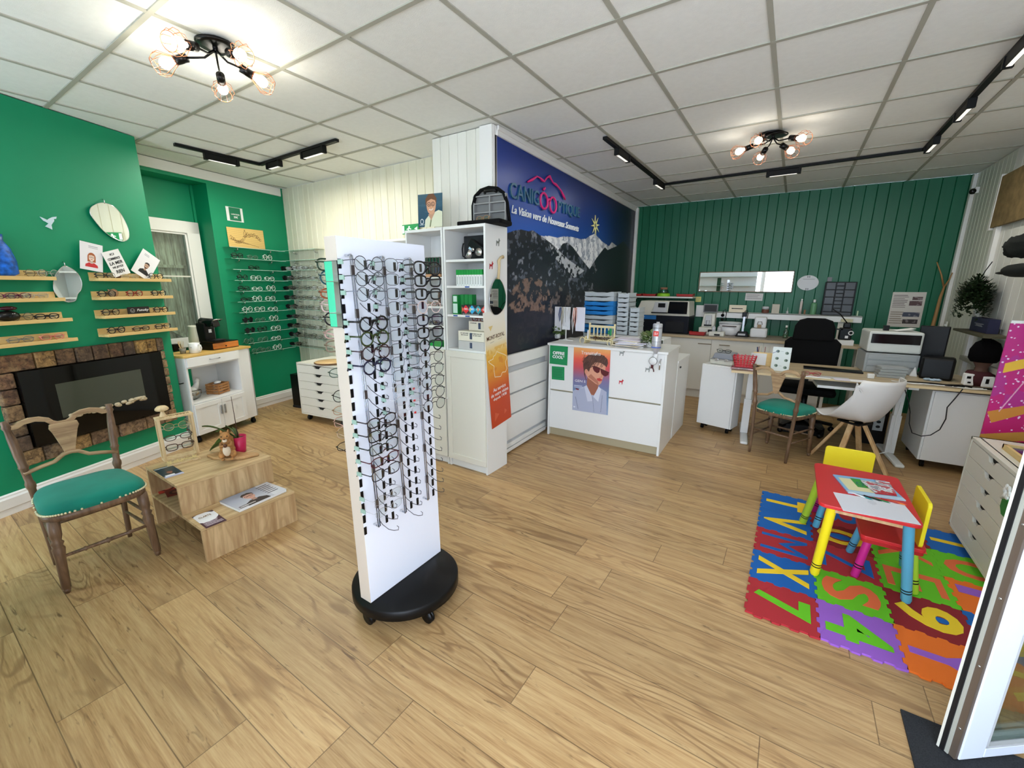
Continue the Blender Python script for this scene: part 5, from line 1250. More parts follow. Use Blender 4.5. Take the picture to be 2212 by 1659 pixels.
# right bookcase shelves: briefcase and camera-like device
def sx(px, zz, off=0): p = wy(px, 600, BY + off); return p.x
bf = thing('display_briefcase', 'dark flat briefcase standing at the back of the top shelf', 'case', (-2.275, 2.76, 1.7535), 0)
m = MB(); m.box(0, .29, 0, .06, 0, .185); m.build('shell', DARK, bf, bevel=.006); m = MB(); m.tube([(-.0, .03, .02), (-.035, .03, .035), (-.04, .03, .09), (-.03, .03, .13), (0, .03, .135)], .006, 8); m.build('handle', BLACK, bf)
dv = thing('handheld_refractometer', 'black and chrome handheld optical device tilted on the top shelf', 'device', (-2.10, 2.665, 1.7535), 0)
m = MB(); m.bar((-.05, .03, .13), (.075, .03, .05), .05, .06); m.build('housing', BLACK, dv, bevel=.005)
m = MB(); m.bar((-.048, .022, .10), (-.012, -.0 + .022, .075), .018, .05); m.build('label_strip', mat('pale_blue_label', (196, 222, 236), .4), dv)
m = MB(); m.tube([(-.035, .02, .065), (-.075, .02, .012)], [.022, .022], 16); m.build('grip', CHROME, dv); m = MB(); m.cyl((.0, .0, .07), (.0, -.012, .07), .012, 12); m.cyl((.05, -.005, .05), (.05, .01, .05), .03, 18); m.build('knob', CHROME, dv)
# green capped tubes
for i in range(11):
    t = thing('spray_tube', '%s green capped white tube from the left on the second shelf' % NUM[i] if i < 10 else 'rearmost green capped tube at the right end of the second shelf', 'bottle', (-2.258 + .0262 * i, 2.66 + (.05 if i > 9 else 0), 1.5525), 0, 'green capped tubes on the second shelf')
    if i == 0:
        m = MB(); m.box(-.0115, .0115, -.009, .009, 0, .083); tb1 = m.mesh('body', mat('white_tube', (232, 236, 232), .35)); m = MB(); m.box(-.012, .012, -.0095, .0095, .0835, .122); tb2 = m.mesh('cap', mat('green_cap', (30, 150, 62), .35)); m = MB(); m.box(-.003, .003, -.0096, -.0091, .01, .07); tb3 = m.mesh('print', mat('grey_print', (150, 156, 150), .5))
    for nm, me in (('body', tb1), ('cap', tb2), ('print', tb3)): o = bpy.data.objects.new(nm, me); COL.objects.link(o); o.parent = t
# third shelf: green boxes, patterned box
for i in range(4):
    t = thing('cleaner_box', ['front green and white lens cleaner box on the third shelf', 'second green lens cleaner box on the third shelf', 'third green lens cleaner box on the third shelf', 'rightmost green lens cleaner box on the third shelf'][i], 'box', (-2.318 + (.058 + .042 * (i - 1)) * (i > 0), 2.655 + .028 * (i > 0), 1.3255), 0, 'green lens cleaner boxes')
    m = MB(); m.box(0, .055 if i == 0 else .038, 0, .055, 0, .155 if i == 0 else .158); m.build('carton', mat('carton_green', (24, 132, 60), .4), t, bevel=.001)
    if i == 0:
        m = MB(); m.box(.005, .05, -.0012, -.0002, .01, .085); m.box(.008, .047, -.0012, -.0002, .10, .145); m.build('print', mat('pale_print', (206, 232, 220), .5), t)
pbx = thing('patterned_box', 'dark box with red, blue and teal diamond spectacle icons', 'box', (-2.208, 2.632, 1.3255), 0)
def pfn(a, w_, h_):
    a.c[:] = (50, 46, 48); cs = [(226, 50, 60), (60, 170, 222), (40, 150, 160), (206, 60, 50)]
    for i in range(4): cx = w_ * (.2 + .27 * i); a.poly([(cx - .038, h_ * .55), (cx, h_ * 1.0), (cx + .038, h_ * .55), (cx, h_ * .12)], cs[i]); a.ring(cx - .009, h_ * .6, .009, .007, .003, (245, 245, 245)); a.ring(cx + .009, h_ * .6, .009, .007, .003, (245, 245, 245))
    for i, c_ in enumerate(((240, 120, 70), (226, 214, 80), (240, 130, 80))): cx = w_ * (.03 + .34 * i); a.poly([(cx, h_ * .25), (cx + .014, h_ * .55), (cx, h_ * .85)], c_)
    scribble(a, w_ * .05, w_ * .8, h_ * .04, h_ * .14, 1, (230, 230, 230), 3)
a = Art(.23, .078, 130); pfn(a, .23, .078); a.build('printed_front', pbx, th=.002, rough=.35); m = MB(); m.box(0, .23, .0021, .055, 0, .078); m.build('carton', DARK, pbx)
# fourth shelf: kit boxes
def kit(label, x, y, z, w_, h_, d_, c, lines, emb=.5):
    t = thing('kit_box', label, 'box', (x, y, z), 0); m = MB(); m.box(0, w_, 0, d_, 0, h_); m.build('carton', mat('carton_%d' % c[0], c, .6), t, bevel=.001)
    m = MB(); m.box(w_ * emb - .012, w_ * emb + .012, -.001, -.0002, h_ * .2, h_ * .85); m.build('emblem', mat('slate_blue', (60, 72, 96), .5), t)
    for i, (s_, fx_, fz_, ww) in enumerate(lines): text(s_, ww, .009, t, (w_ * fx_, -.0005, h_ * fz_), mat('ink', (40, 40, 42), .6))
    return t
kit('lower kit box with a grey printed lower half on the fourth shelf', -2.255, 2.640, 1.0455, .265, .07, .10, (196, 196, 192), [], .5)
kit('cream anti fog kit box stacked on the grey kit box', -2.255, 2.642, 1.117, .263, .078, .10, (232, 228, 208), [('KIT ANTI-BUEE', .25, .78, .08), ('ANTI-FOG KIT', .25, .6, .075), ('ANTIBESCHLAG SET', .73, .78, .1), ('KIT ANTI VAHO', .73, .6, .08)], .5)
kit('cream kit box standing behind on top of the stack', -2.19, 2.70, 1.197, .2, .075, .06, (224, 216, 196), [('KIT ANTI-BUEE', .25, .8, .06)], .55)
glasses('red tortoise glasses lying on the kit boxes', (-2.10, 2.72, 1.273), -4, 'square', (150, 50, 44), .0024, folded=True)
# middle bookcase contents
rk = thing('framed_print', 'pale peach print with a spectacle drawing at the back of the middle bookcase', 'picture', (-2.535, 2.86, 1.6215), 0)
a = Art(.16, .26, 50, (222, 188, 160)); a.ring(.11, .19, .035, .035, .004, (190, 120, 90)); a.ring(.05, .19, .03, .03, .004, (190, 120, 90)); a.build('print', rk, th=.01)
for i in range(5):
    t = thing('clear_case', NUM[i] + ' clear plastic case from the left in the wooden rack of the middle bookcase', 'case', (-2.605 + .034 * i, 2.65, 1.645), 0, 'clear cases in the wooden rack'); m = MB(); m.box(0, .028, 0, .07, 0, .135); m.build('shell', clear('smoky_clear', (150, 144, 140), .5, .08), t, bevel=.006)
m = MB(); m.box(-2.62, -2.425, 2.635, 2.735, 1.6205, 1.643); tag(m.build('case_rack', wood('rack_wood', (206, 158, 116), (170, 120, 80), 'X', 1, .5, .1)), 'reddish wood rack holding the clear cases', 'rack')
m = MB(); m.cyl((-2.485, 2.68, 1.3855), (-2.485, 2.68, 1.475), .012, 12); m.cyl((-2.485, 2.68, 1.475), (-2.485, 2.68, 1.505), .010, 12); tag(m.build('small_bottle', mat('brown_bottle', (92, 66, 46), .3)), 'small brown bottle on the second shelf of the middle bookcase', 'bottle')
for i, (x, z, c, nm) in enumerate(((-2.56, 1.386, (150, 110, 60), 'amber glasses beside the brown bottle in the middle bookcase'), (-2.56, 1.226, (60, 56, 60), 'dark glasses on the third shelf of the middle bookcase'), (-2.46, 1.226, (80, 60, 84), 'violet glasses on the third shelf of the middle bookcase'))): glasses(nm, (x, 2.66, z), -8, 'oval', c, .0022, folded=True)
m = MB(); m.box(-2.60, -2.44, 2.64, 2.74, 1.0455, 1.09); tag(m.build('green_box', mat('bright_green', (30, 160, 70), .4), bevel=.003), 'bright green box on the lowest open shelf of the middle bookcase', 'box')
# exit sign on the cream wall
def ex(a, t, w_, h_):
    a.c[:] = (0, 140, 70); a.ell(w_ * .42, h_ * .75, w_ * .05, h_ * .09, (245, 250, 245)); a.line([(w_ * .40, h_ * .6), (w_ * .36, h_ * .35), (w_ * .26, h_ * .15)], w_ * .05, (245, 250, 245)); a.line([(w_ * .37, h_ * .4), (w_ * .45, h_ * .3), (w_ * .45, h_ * .1)], w_ * .04, (245, 250, 245)); a.line([(w_ * .28, h_ * .5), (w_ * .4, h_ * .62), (w_ * .52, h_ * .5)], w_ * .04, (245, 250, 245)); a.poly([(w_ * .72, h_ * .5), (w_ * .9, h_ * .3), (w_ * .9, h_ * .7)], (245, 250, 245)); a.rect(0, w_ * .12, h_ * .1, h_ * .9, (245, 250, 245))
card([(869, 507), (905, 503), (905, 483), (869, 486)], 'green emergency exit sign with a running figure behind the poster', ex, 'exit_sign', 70, .03, BEI, 'sign')
# side of the right bookcase: reindeer, oval mirror, Mont-Royal banner
SP_ = Plane(BX1 + .0, BY, 90)
def reindeer(plane, px, py, s, mt, label, off=.0015):
    x, z = plane.hit(px, py); t = thing('reindeer_sticker', label, 'sticker', plane.at(x, z, off), plane.rot)
    P = [(-.5, -.5), (-.38, -.5), (-.3, -.1), (.12, -.1), (.1, -.5), (.24, -.5), (.3, .1), (.5, .3), (.48, .42), (.32, .42), (.36, .62), (.26, .5), (.22, .66), (.16, .42), (.12, .2), (-.35, .2), (-.5, .3), (-.45, .05)]
    m = MB(); m.prism([(x_ * s, z_ * s) for x_, z_ in P], -.002, 0); m.build('shape', mt, t); return t
silv = mat('silver_glitter', (142, 146, 142), .35, .6, bump=.6, bscale=900); redg = mat('red_glitter', (190, 24, 36), .35, .3, bump=.6, bscale=900)
reindeer(SP_, 1075.5, 524, .05, silv, 'silver glitter reindeer high on the bookcase side')
reindeer(SP_, 1061, 574, .05, redg, 'red glitter reindeer beside the rope of the oval mirror')
om = wall_mirror(SP_, [(1075, 600), (1083, 608), (1089, 622), (1093, 640), (1092, 655), (1087, 668), (1078, 678), (1069, 680), (1062, 672), (1058, 658), (1058, 642), (1062, 620), (1068, 606)], 'oval mirror hung by a rope on the side of the right bookcase', .012, False)
m = MB(); rp_ = [SP_.hit(*p, .012) for p in ((1075, 603), (1076, 590), (1077, 575), (1076, 563), (1080, 557), (1085, 555))]; cx, cz = SP_.hit(1075, 640, .012)
loc0 = om.location; rp3 = [SP_.at(x_, z_, .018) - loc0 for x_, z_ in rp_]; inv = Matrix.Rotation(-R(90), 3, 'Z')
m.tube([inv @ p for p in rp3], [.011, .010, .010, .013, .010, .014], 8); m.build('rope', mat('jute_rope', (206, 184, 142), .9, bump=.8, bscale=250), om)
def mont(a, t, w_, h_):
    a.grad([(0, (196, 66, 22)), (.3, (204, 74, 26)), (.48, (226, 150, 44)), (.62, (234, 180, 66)), (.74, (236, 226, 196)), (1, (240, 236, 226))])
    n = a.noise(20, 14, 3); a.put((n > .5) & (a.Z > h_ * .56) & (a.Z < h_ * .7), (220, 160, 50), .5); a.put((n > .62) & (a.Z > h_ * .4) & (a.Z < h_ * .6), (214, 120, 34), .4)
    F = [(.5, .655), (.62, .635), (.8, .61), (.95, .585), (.97, .56), (.88, .535), (.9, .50), (.94, .47), (.85, .445), (.7, .455), (.6, .425), (.32, .445), (.3, .5), (.32, .54), (.12, .585), (.08, .60), (.3, .605), (.32, .625), (.42, .63)]
    a.line([(x * w_, z * h_) for x, z in F + F[:1]], w_ * .018, (244, 232, 200)); a.line([(w_ * .22, h_ * .745), (w_ * .4, h_ * .747)], .002, (70, 50, 30)); a.line([(w_ * .6, h_ * .752), (w_ * .8, h_ * .755)], .002, (70, 50, 30))
    a.poly([(w_ * .2, h_ * .88), (w_ * .4, h_ * .88), (w_ * .28, h_ * .84)], (226, 200, 130)); a.poly([(w_ * .15, h_ * .05), (w_ * .4, h_ * .1), (w_ * .2, h_ * .13)], (214, 96, 60)); a.poly([(w_ * .65, h_ * .07), (w_ * .8, h_ * .09), (w_ * .68, h_ * .12)], (214, 96, 60))
    text('MONT-ROYAL', w_ * .84, h_ * .034, t, (w_ * .5, -.001, h_ * .785), mat('brown_ink', (92, 62, 30), .5), bold=.01)
    for i, s_ in enumerate(('Au service', 'de votre vision', 'depuis 1938')): text(s_, w_ * (.62, .86, .66)[i], h_ * .032, t, (w_ * .5, -.001, h_ * (.335 - .043 * i)), PAPER)
card([(1054.5, 928), (1096, 909), (1098, 658), (1053, 680)], 'tall orange and yellow Mont-Royal banner hanging down the bookcase side', mont, 'banner', 150, .006, SP_, 'banner')
# ================================================ RECEPTION COUNTER
CT = Plane(-2.032, 3.806, 1.65)
cn = thing('reception_counter', 'white reception counter with two rows of panels and a beige plinth', 'counter', CT.p, CT.rot)
W = 1.165; D = .55; H_ = .965
m = MB(); m.box(-.012, W + .012, -.02, D, H_, H_ + .022); m.build('worktop', WHITE, cn, bevel=.002)
m = MB(); m.box(0, .02, 0, D, 0, H_ - .0005); m.build('side_panel', WHITE, cn, bevel=.001)
m = MB(); m.box(W - .02, W, 0, D, 0, H_ - .0005); m.build('side_panel', WHITE, cn, bevel=.001)
m = MB(); m.box(.021, W - .021, .004, .02, .505, H_ - .004); m.build('upper_panel', WHITE, cn, bevel=.001)
m = MB(); m.box(.021, W - .021, .004, .02, .085, .49); m.build('lower_panel', WHITE, cn, bevel=.001)
m = MB(); m.box(.021, W - .021, .03, .04, 0, .51); m.build('plinth', mat('beige_plinth', (176, 164, 134), .5), cn)
CZ = H_ + .0225
def s1(a, t, w_, h_): a.c[:] = (24, 142, 84); text('OFFRE', w_ * .66, h_ * .17, t, (w_ * .5, -.001, h_ * .6), PAPER, bold=.045); text('COOL*', w_ * .68, h_ * .17, t, (w_ * .5, -.001, h_ * .4), PAPER, bold=.045)
card([(1187.5, 785), (1226, 790), (1226, 748), (1188, 745)], 'large green OFFRE COOL sign on the counter front', s1, 'sign', 30, .002, CT, 'sign')
def s2(a, t, w_, h_): a.c[:] = (24, 142, 84); scribble(a, w_ * .1, w_ * .9, h_ * .15, h_ * .85, 6, (16, 112, 66), 4)
card([(1192, 819), (1219, 822), (1219, 793), (1192, 791)], 'small green notice under the OFFRE COOL sign', s2, 'sign', 60, .002, CT, 'sign')
def trn(a, t, w_, h_):
    a.grad([(0, (150, 170, 204)), (.3, (110, 140, 176)), (.5, (128, 116, 156)), (.68, (206, 84, 92)), (.8, (232, 96, 76)), (.92, (240, 160, 96)), (1, (244, 190, 120))])
    X_ = lambda x: x / 360 * w_; Z_ = lambda z: h_ - z / 660 * h_
    P = lambda *q: [(X_(x), Z_(z)) for x, z in q]
    # coordinates traced in a 360 x 660 sheet
    a.poly(P((0, 460), (60, 430), (120, 400), (150, 380), (240, 380), (280, 400), (340, 430), (348, 660), (0, 660)), (176, 182, 204))
    a.poly(P((140, 400), (160, 360), (260, 360), (250, 430), (215, 480), (190, 480), (150, 440)), (190, 128, 104)); a.poly(P((145, 300), (250, 330), (255, 420), (215, 478), (180, 465), (140, 400)), (160, 100, 80))
    a.poly(P((118, 405), (140, 385), (190, 478), (205, 540), (155, 550)), (206, 210, 226)); a.poly(P((262, 385), (285, 410), (262, 540), (212, 495)), (216, 220, 234)); a.line(P((205, 500), (222, 650)), X_(3), (120, 124, 150)); a.line(P((30, 520), (60, 640)), X_(6), (130, 136, 160)); a.line(P((300, 470), (290, 640)), X_(6), (140, 146, 170))
    a.poly(P((118, 190), (130, 150), (170, 110), (230, 105), (290, 140), (320, 175), (318, 230), (300, 290), (284, 350), (262, 372), (230, 362), (150, 310), (125, 270)), (222, 160, 132))
    a.poly(P((150, 300), (230, 352), (262, 372), (250, 330), (180, 270)), (186, 120, 96))
    a.poly(P((100, 200), (98, 150), (115, 115), (150, 85), (200, 72), (250, 68), (300, 80), (335, 112), (342, 150), (330, 190), (300, 165), (262, 150), (220, 150), (190, 175), (172, 210), (160, 250), (140, 232), (120, 245), (130, 320), (145, 340), (128, 330), (112, 280)), (86, 58, 50))
    rng = random.Random(3)
    for i in range(90):
        x = 105 + rng.random() * 225; z = 78 + rng.random() * 80; a.line(P((x, z), (x - 14 + rng.random() * 10, z + 26), (x - 20, z + 44)), X_(3), rng.choice([(60, 38, 34), (122, 84, 70), (98, 66, 54)]), .8)
    a.ell(X_(132), Z_(250), X_(15), X_(24), (216, 150, 122))
    a.poly(P((196, 196), (212, 186), (262, 200), (268, 216), (262, 246), (240, 256), (212, 240), (198, 216)), (96, 30, 36)); a.poly(P((270, 214), (300, 218), (352, 236), (348, 262), (322, 280), (296, 272), (276, 250)), (96, 30, 36)); a.line(P((196, 196), (150, 214)), X_(5), (60, 24, 28)); a.line(P((196, 192), (268, 208), (352, 238)), X_(6), (60, 22, 28))
    a.line(P((278, 250), (288, 288), (268, 292)), X_(5), (186, 120, 98)); a.poly(P((238, 308), (268, 300), (294, 316), (284, 328), (262, 334), (244, 324)), (202, 70, 66))
    a.poly(P((28, 430), (66, 434), (60, 446), (34, 444)), (120, 26, 34)); scribble(a, X_(14), X_(120), Z_(425), Z_(395), 2, (226, 228, 240), 2); a.rect(X_(10), X_(30), Z_(632), Z_(618), (226, 228, 236)); a.line(P((212, 84), (236, 50)), X_(4), (240, 240, 240))
    text('Transitions', w_ * .53, h_ * .05, t, (X_(172), -.001, Z_(66)), PAPER); text('GEN S', w_ * .3, h_ * .034, t, (X_(74), -.001, Z_(352)), PAPER)
card([(1236, 885), (1312.5, 897), (1319.5, 751), (1240, 746)], 'poster of a short haired woman in dark red sunglasses on the counter front', trn, 'poster', 190, .002, CT, 'poster')
reindeer(CT, 1344, 763, .05, silv, 'silver glitter reindeer near the top middle of the counter front', -.001)
reindeer(CT, 1400, 798, .05, silv, 'silver glitter reindeer low at the right of the counter front', -.001)
reindeer(CT, 1342, 825, .045, redg, 'red glitter reindeer on the counter front beside the poster', -.001)
# counter top objects
def cpt(px, py): p = fl(px, py, CZ); return p
def foliage(o, n, r, h, lf, seed, nm='leaves', z0=.05, w=.008, L=.028, droop=0.0):
    rng = random.Random(seed); m = MB()
    for i in range(n):
        t_ = rng.random() * 6.283; q = rng.random() ** .6; p = Vector((math.cos(t_) * r * q, math.sin(t_) * r * q, z0 + h * rng.random() * (1 - .4 * q) - droop * q * q * rng.random()))
        d = Vector((math.cos(t_), math.sin(t_), rng.uniform(-.4, .9))).normalized(); s_ = d.cross(Vector((0, 0, 1))).normalized() * w; e = p + d * L
        m.add([p, p + d * L * .5 + s_, e, p + d * L * .5 - s_], [(0, 1, 2, 3)])
    return m.build(nm, lf, o)
leafm = mat('sage_leaf', (120, 146, 84), .6, var=.3, vscale=30)
def glasses_pot(px, py, label, seed, rx=.075):
    p = cpt(px, py); t = thing('potted_plant', label, 'plant', p, -8)
    m = MB(); m.lathe([(.026, 0), (.034, .01), (.036, .035), (.033, .055), (.03, .055), (.03, .045), (.001, .045)], 18); m.build('pot', mat('white_ceramic', (240, 240, 236), .2), t)
    m = MB()
    for s in (-1, 1): m.tube([(s * .014 + .011 * math.cos(u), -.0345 - .001, .034 + .011 * math.sin(u)) for u in np.linspace(0, 6.28, 13)[:-1]], .0011, 4, closed=True)
    m.tube([(-.003, -.0365, .036), (.003, -.0365, .036)], .0011, 4); m.build('painted_glasses', BLACK, t)
    foliage(t, 420, .085, .12, leafm, seed, 'leaves', .05, .012, .034); m = MB()
    for k in range(6): u = k * 1.05; m.tube([(0, 0, .045), (.04 * math.cos(u), .04 * math.sin(u), .11)], .0014, 4)
    m.build('stems', leafm, t); return t
glasses_pot(1204, 731, 'small plant in a white pot with painted glasses at the left end of the counter', 1)
glasses_pot(1404, 750, 'small plant in a white pot with painted glasses beside the silver dispenser', 2)
p = cpt(1222, 735); jw = thing('cord_stand', 'white display stand hung with spectacle cords and chains on the counter', 'display stand', p, 5)
m = MB(); m.lathe([(.07, 0), (.07, .004), (.006, .01), (.005, .15)], 16, sx=1.2, sy=.5); m.build('foot', WHITE, jw)
for i, (x, z0, z1, w_, c, nm) in enumerate(((-.13, .09, .35, .08, (222, 220, 222), 'portrait_card'), (-.03, .11, .35, .09, (240, 240, 240), 'white_card'), (.12, .10, .35, .1, (232, 232, 240), 'lilac_card'))):
    m = MB(); m.box(x - w_ / 2 + .02, x + w_ / 2 + .02, .02 + .02 * (i != 1), .024 + .02 * (i != 1), z0, z1); m.build(nm, mat('card_%d' % i, c, .6), jw)
random.seed(9)
for i, (x, c, r_) in enumerate(((-.075, (44, 74, 130), .005), (-.05, (200, 190, 150), .003), (-.02, (170, 168, 160), .002), (.02, (214, 210, 200), .002), (.055, (26, 26, 28), .006), (.075, (232, 230, 228), .006), (.085, (222, 132, 104), .003), (.1, (224, 140, 112), .003))):
    L_ = .15 + .06 * (i % 3); m = MB(); m.tube([(x, .0, .345), (x - .008, -.008, .345 - L_ * .5), (x + .002, -.008, .345 - L_), (x + .012, -.004, .345 - L_ * .5), (x + .008, .008, .345)], r_, 5); m.build('cord', mat('cord_%d' % i, c, .5), jw)
m = MB(); m.box(-.04, .02, -.012, -.008, .12, .15); m.box(-.02, -.005, -.012, -.008, .15, .19); m.build('tags', PAPER, jw)
# bench planter
p = cpt(1264, 741); bn = thing('miniature_bench', 'cream miniature garden bench planter with rope roundels on the counter', 'ornament', p, -3)
cb = mat('cream_paint', (232, 218, 170), .6); m = MB()
m.box(0, .27, 0, .09, .03, .042); m.box(-.01, 0, 0, .1, .0, .07); m.box(.27, .28, 0, .1, 0, .07)
m.box(-.008, .008, .085, .1, .0, .185); m.box(.262, .278, .085, .1, 0, .185); m.box(0, .27, .088, .098, .155, .18); m.box(0, .27, .088, .098, .06, .075)
for x in (.04, .08, .12, .16, .2, .235): m.box(x, x + .014, .09, .096, .07, .16)
for x in (0, .27): m.ball((x, .092, .19), .012)
m.build('bench', cb, bn, bevel=.002)
for x in (-.03, .27): m = MB(); m.tube([(x + .028 * math.cos(u) + .0, -.006, .025 + .034 * math.sin(u)) for u in np.linspace(0, 6.28, 17)[:-1]], .005, 6, closed=True); m.lathe([(.027, -.001), (.001, .001)], 12); m.build('roundel', cb, bn)
foliage(bn, 120, .05, .03, mat('dry_moss', (112, 84, 54), .9, var=.4, vscale=60), 5, 'moss', .042, .006, .02).location = (.1, .045, 0)
foliage(bn, 80, .05, .03, mat('dry_moss', (112, 84, 54), .9, var=.4, vscale=60), 6, 'moss', .042, .006, .02).location = (.2, .045, 0)
m = MB(); m.box(.245, .262, .03, .05, .09, .16); m.box(.225, .24, .03, .045, .1, .14); m.build('green_parrot', mat('parrot_green', (30, 140, 80), .4), bn, bevel=.004)
m = MB(); m.box(.01, .022, .02, .03, .04, .13); m.build('candle', PAPER, bn)
# papers
rng = random.Random(12)
for i in range(9):
    p = cpt(1350, 750); t = tag(None or (lambda o: o)(MB().box(-.13, .13, -.1, .1, 0, .0065).build('paper_sheet', [PAPER, mat('paper_cream', (238, 226, 200), .7), mat('paper_lilac', (220, 214, 226), .7)][i % 3] , None, (p.x + .02 + rng.uniform(-.025, .025), p.y + .12 + rng.uniform(-.03, .03), CZ + .0006 + .0072 * i), (0, 0, rng.uniform(-.5, .4)))), '%s sheet or booklet from the bottom of the untidy paper pile on the counter' % NUM[i], 'paper', 'paper pile on the counter')
# dispenser
p = CT.at(1.07, CZ - .05, .03); dp = thing('gel_dispenser', 'silver hand gel bottle turned upside down in a bracket at the counter corner', 'dispenser', p, 0)
m = MB(); m.lathe([(.012, .02), (.02, .05), (.035, .075), (.041, .10), (.041, .29), (.036, .297), (.014, .30), (.014, .312)], 22); m.build('bottle', mat('silver_paint', (196, 198, 202), .35, .4), dp)
m = MB(); m.box(-.022, .022, -.0425, -.036, .19, .235); m.build('red_label', mat('label_red', (232, 74, 62), .4), dp, bevel=.001)
m = MB(); m.lathe([(.0415, .085), (.0415, .095)], 22); m.build('blue_band', mat('band_blue', (84, 110, 190), .4), dp)
m = MB(); m.cyl((0, 0, -.01), (0, 0, .03), .02, 12); m.build('nozzle', PAPER, dp)
text('SI', .026, .02, dp, (0, -.0428, .213), PAPER, rot=(math.pi / 2, 0, 0)); 
m = MB(); m.lathe([(.0412, .255), (.0412, .258)], 22); m.lathe([(.0412, .265), (.0412, .267)], 22); m.lathe([(.0412, .14), (.0412, .142)], 22); m.build('print_lines', DARK, dp)
m = MB(); m.cyl((-.012, -.015, -.035), (-.012, -.021, -.035), .034, 20); m.build('round_plate', PAPER, dp); m = MB(); m.tube([(-.012 + .034 * math.cos(u), -.018, -.035 + .034 * math.sin(u)) for u in np.linspace(0, 6.28, 21)[:-1]], .003, 6, closed=True); m.build('plate_rim', DARK, dp)
m = MB(); m.tube([(.045, .03, -.02), (.045, -.005, -.04), (.045, -.005, -.11)], .006, 8); m.build('clamp', CHROME, dp); m = MB(); m.box(-.025, -.005, -.03, -.015, -.1, -.068); m.tube([(-.012, -.02, -.09), (.0, -.022, -.115), (.002, -.022, -.13)], .006, 6); m.build('trigger', mat('dark_red', (80, 24, 24), .4), dp)

# return unit behind the counter with trays and cubby
ru = thing('return_cabinet', 'white lower cabinet standing behind the reception counter', 'cabinet', (-2.02, 4.40, 0), 0)
m = MB(); m.box(0, 1.14, 0, .55, 0, .80); m.build('body', WHITE, ru, bevel=.002); m = MB(); m.box(-.002, 1.145, -.005, .555, .8, .825); m.build('top', WHITE, ru, bevel=.002); m = MB(); m.box(1.146, 1.158, .05, .08, .745, .76); m.build('handle', DARK, ru)
cbx = thing('cubby_shelf', 'low white cubby shelf with slots behind the counter', 'shelf', (-1.60, 4.42, .826), 0)
m = MB(); m.box(0, .56, 0, .3, 0, .012); m.box(0, .56, .29, .3, 0, .2); m.box(0, .56, 0, .3, .19, .2)
for k in range(8): m.box(.0 + .078 * k, .010 + .078 * k, 0, .3, .012, .19)
m.build('carcass', WHITE, cbx)
bl = mat('tray_blue', (44, 142, 220), .3, trans=.25); bcl = mat('tray_clear', (206, 214, 216), .3, trans=.2)
seq = [0, 1, 0, 0, 1, 1, 1, 0]     # from the bottom: blue 1
Z = .85 + .12
for st, (x0, y0, n, z0, sq_) in enumerate(((-1.965, 4.50, 10, .99, [0, 1, 1, 0, 0, 1, 1, 1, 0, 0]), (-1.60, 4.56, 9, 1.03, [0] * 9), (-1.455, 4.56, 6, 1.03, [0] * 6))):
    for k in range(n):
        nm_ = ['left stack with the blue trays', 'taller clear stack behind the blue trays', 'short clear stack right of the trays'][st]
        t = thing('lens_tray', '%s tray, %s from the bottom of the %s' % (['clear', 'bright blue'][sq_[k]], NUM[k], nm_), 'tray', (x0, y0, z0 + .0505 * k), 0, 'plastic job trays behind the counter')
        key = ('tray', sq_[k], st)
        if key not in GC:
            w_, d_ = (.34, .22) if st == 0 else ((.125, .24) if st == 1 else (.10, .18)); h_ = .049; m = MB()
            m.box(0, w_, 0, d_, 0, .004); wave = [(0, 0), (0, h_)] + [(w_ * u, h_ - .012 * math.sin(u * math.pi) - .004 * math.sin(u * 12)) for u in np.linspace(.08, .92, 11)] + [(w_, h_), (w_, 0)]
            m.prism(wave, 0, .004); m.prism(wave, d_ - .004, d_); m.box(0, .004, 0, d_, 0, h_); m.box(w_ - .004, w_, 0, d_, 0, h_); m.box(-.006, 0, 0, d_, h_ - .006, h_); m.box(w_, w_ + .006, 0, d_, h_ - .006, h_)
            GC[key] = m.mesh('tray', bl if sq_[k] else bcl)
        o = bpy.data.objects.new('tray', GC[key]); COL.objects.link(o); o.parent = t
m = MB(); m.box(-1.98, -1.6, 4.48, 4.73, .826, .988); tag(m.build('tray_plinth', mat('grey_steel_box', (150, 156, 154), .5), bevel=.003), 'pale grey box carrying the blue trays behind the counter', 'box')
m = MB(); m.box(-1.61, -1.35, 4.55, 4.8, 1.0275, 1.029); tag(m.build('tray_mat', LGREY), 'thin grey mat under the clear trays', 'mat')

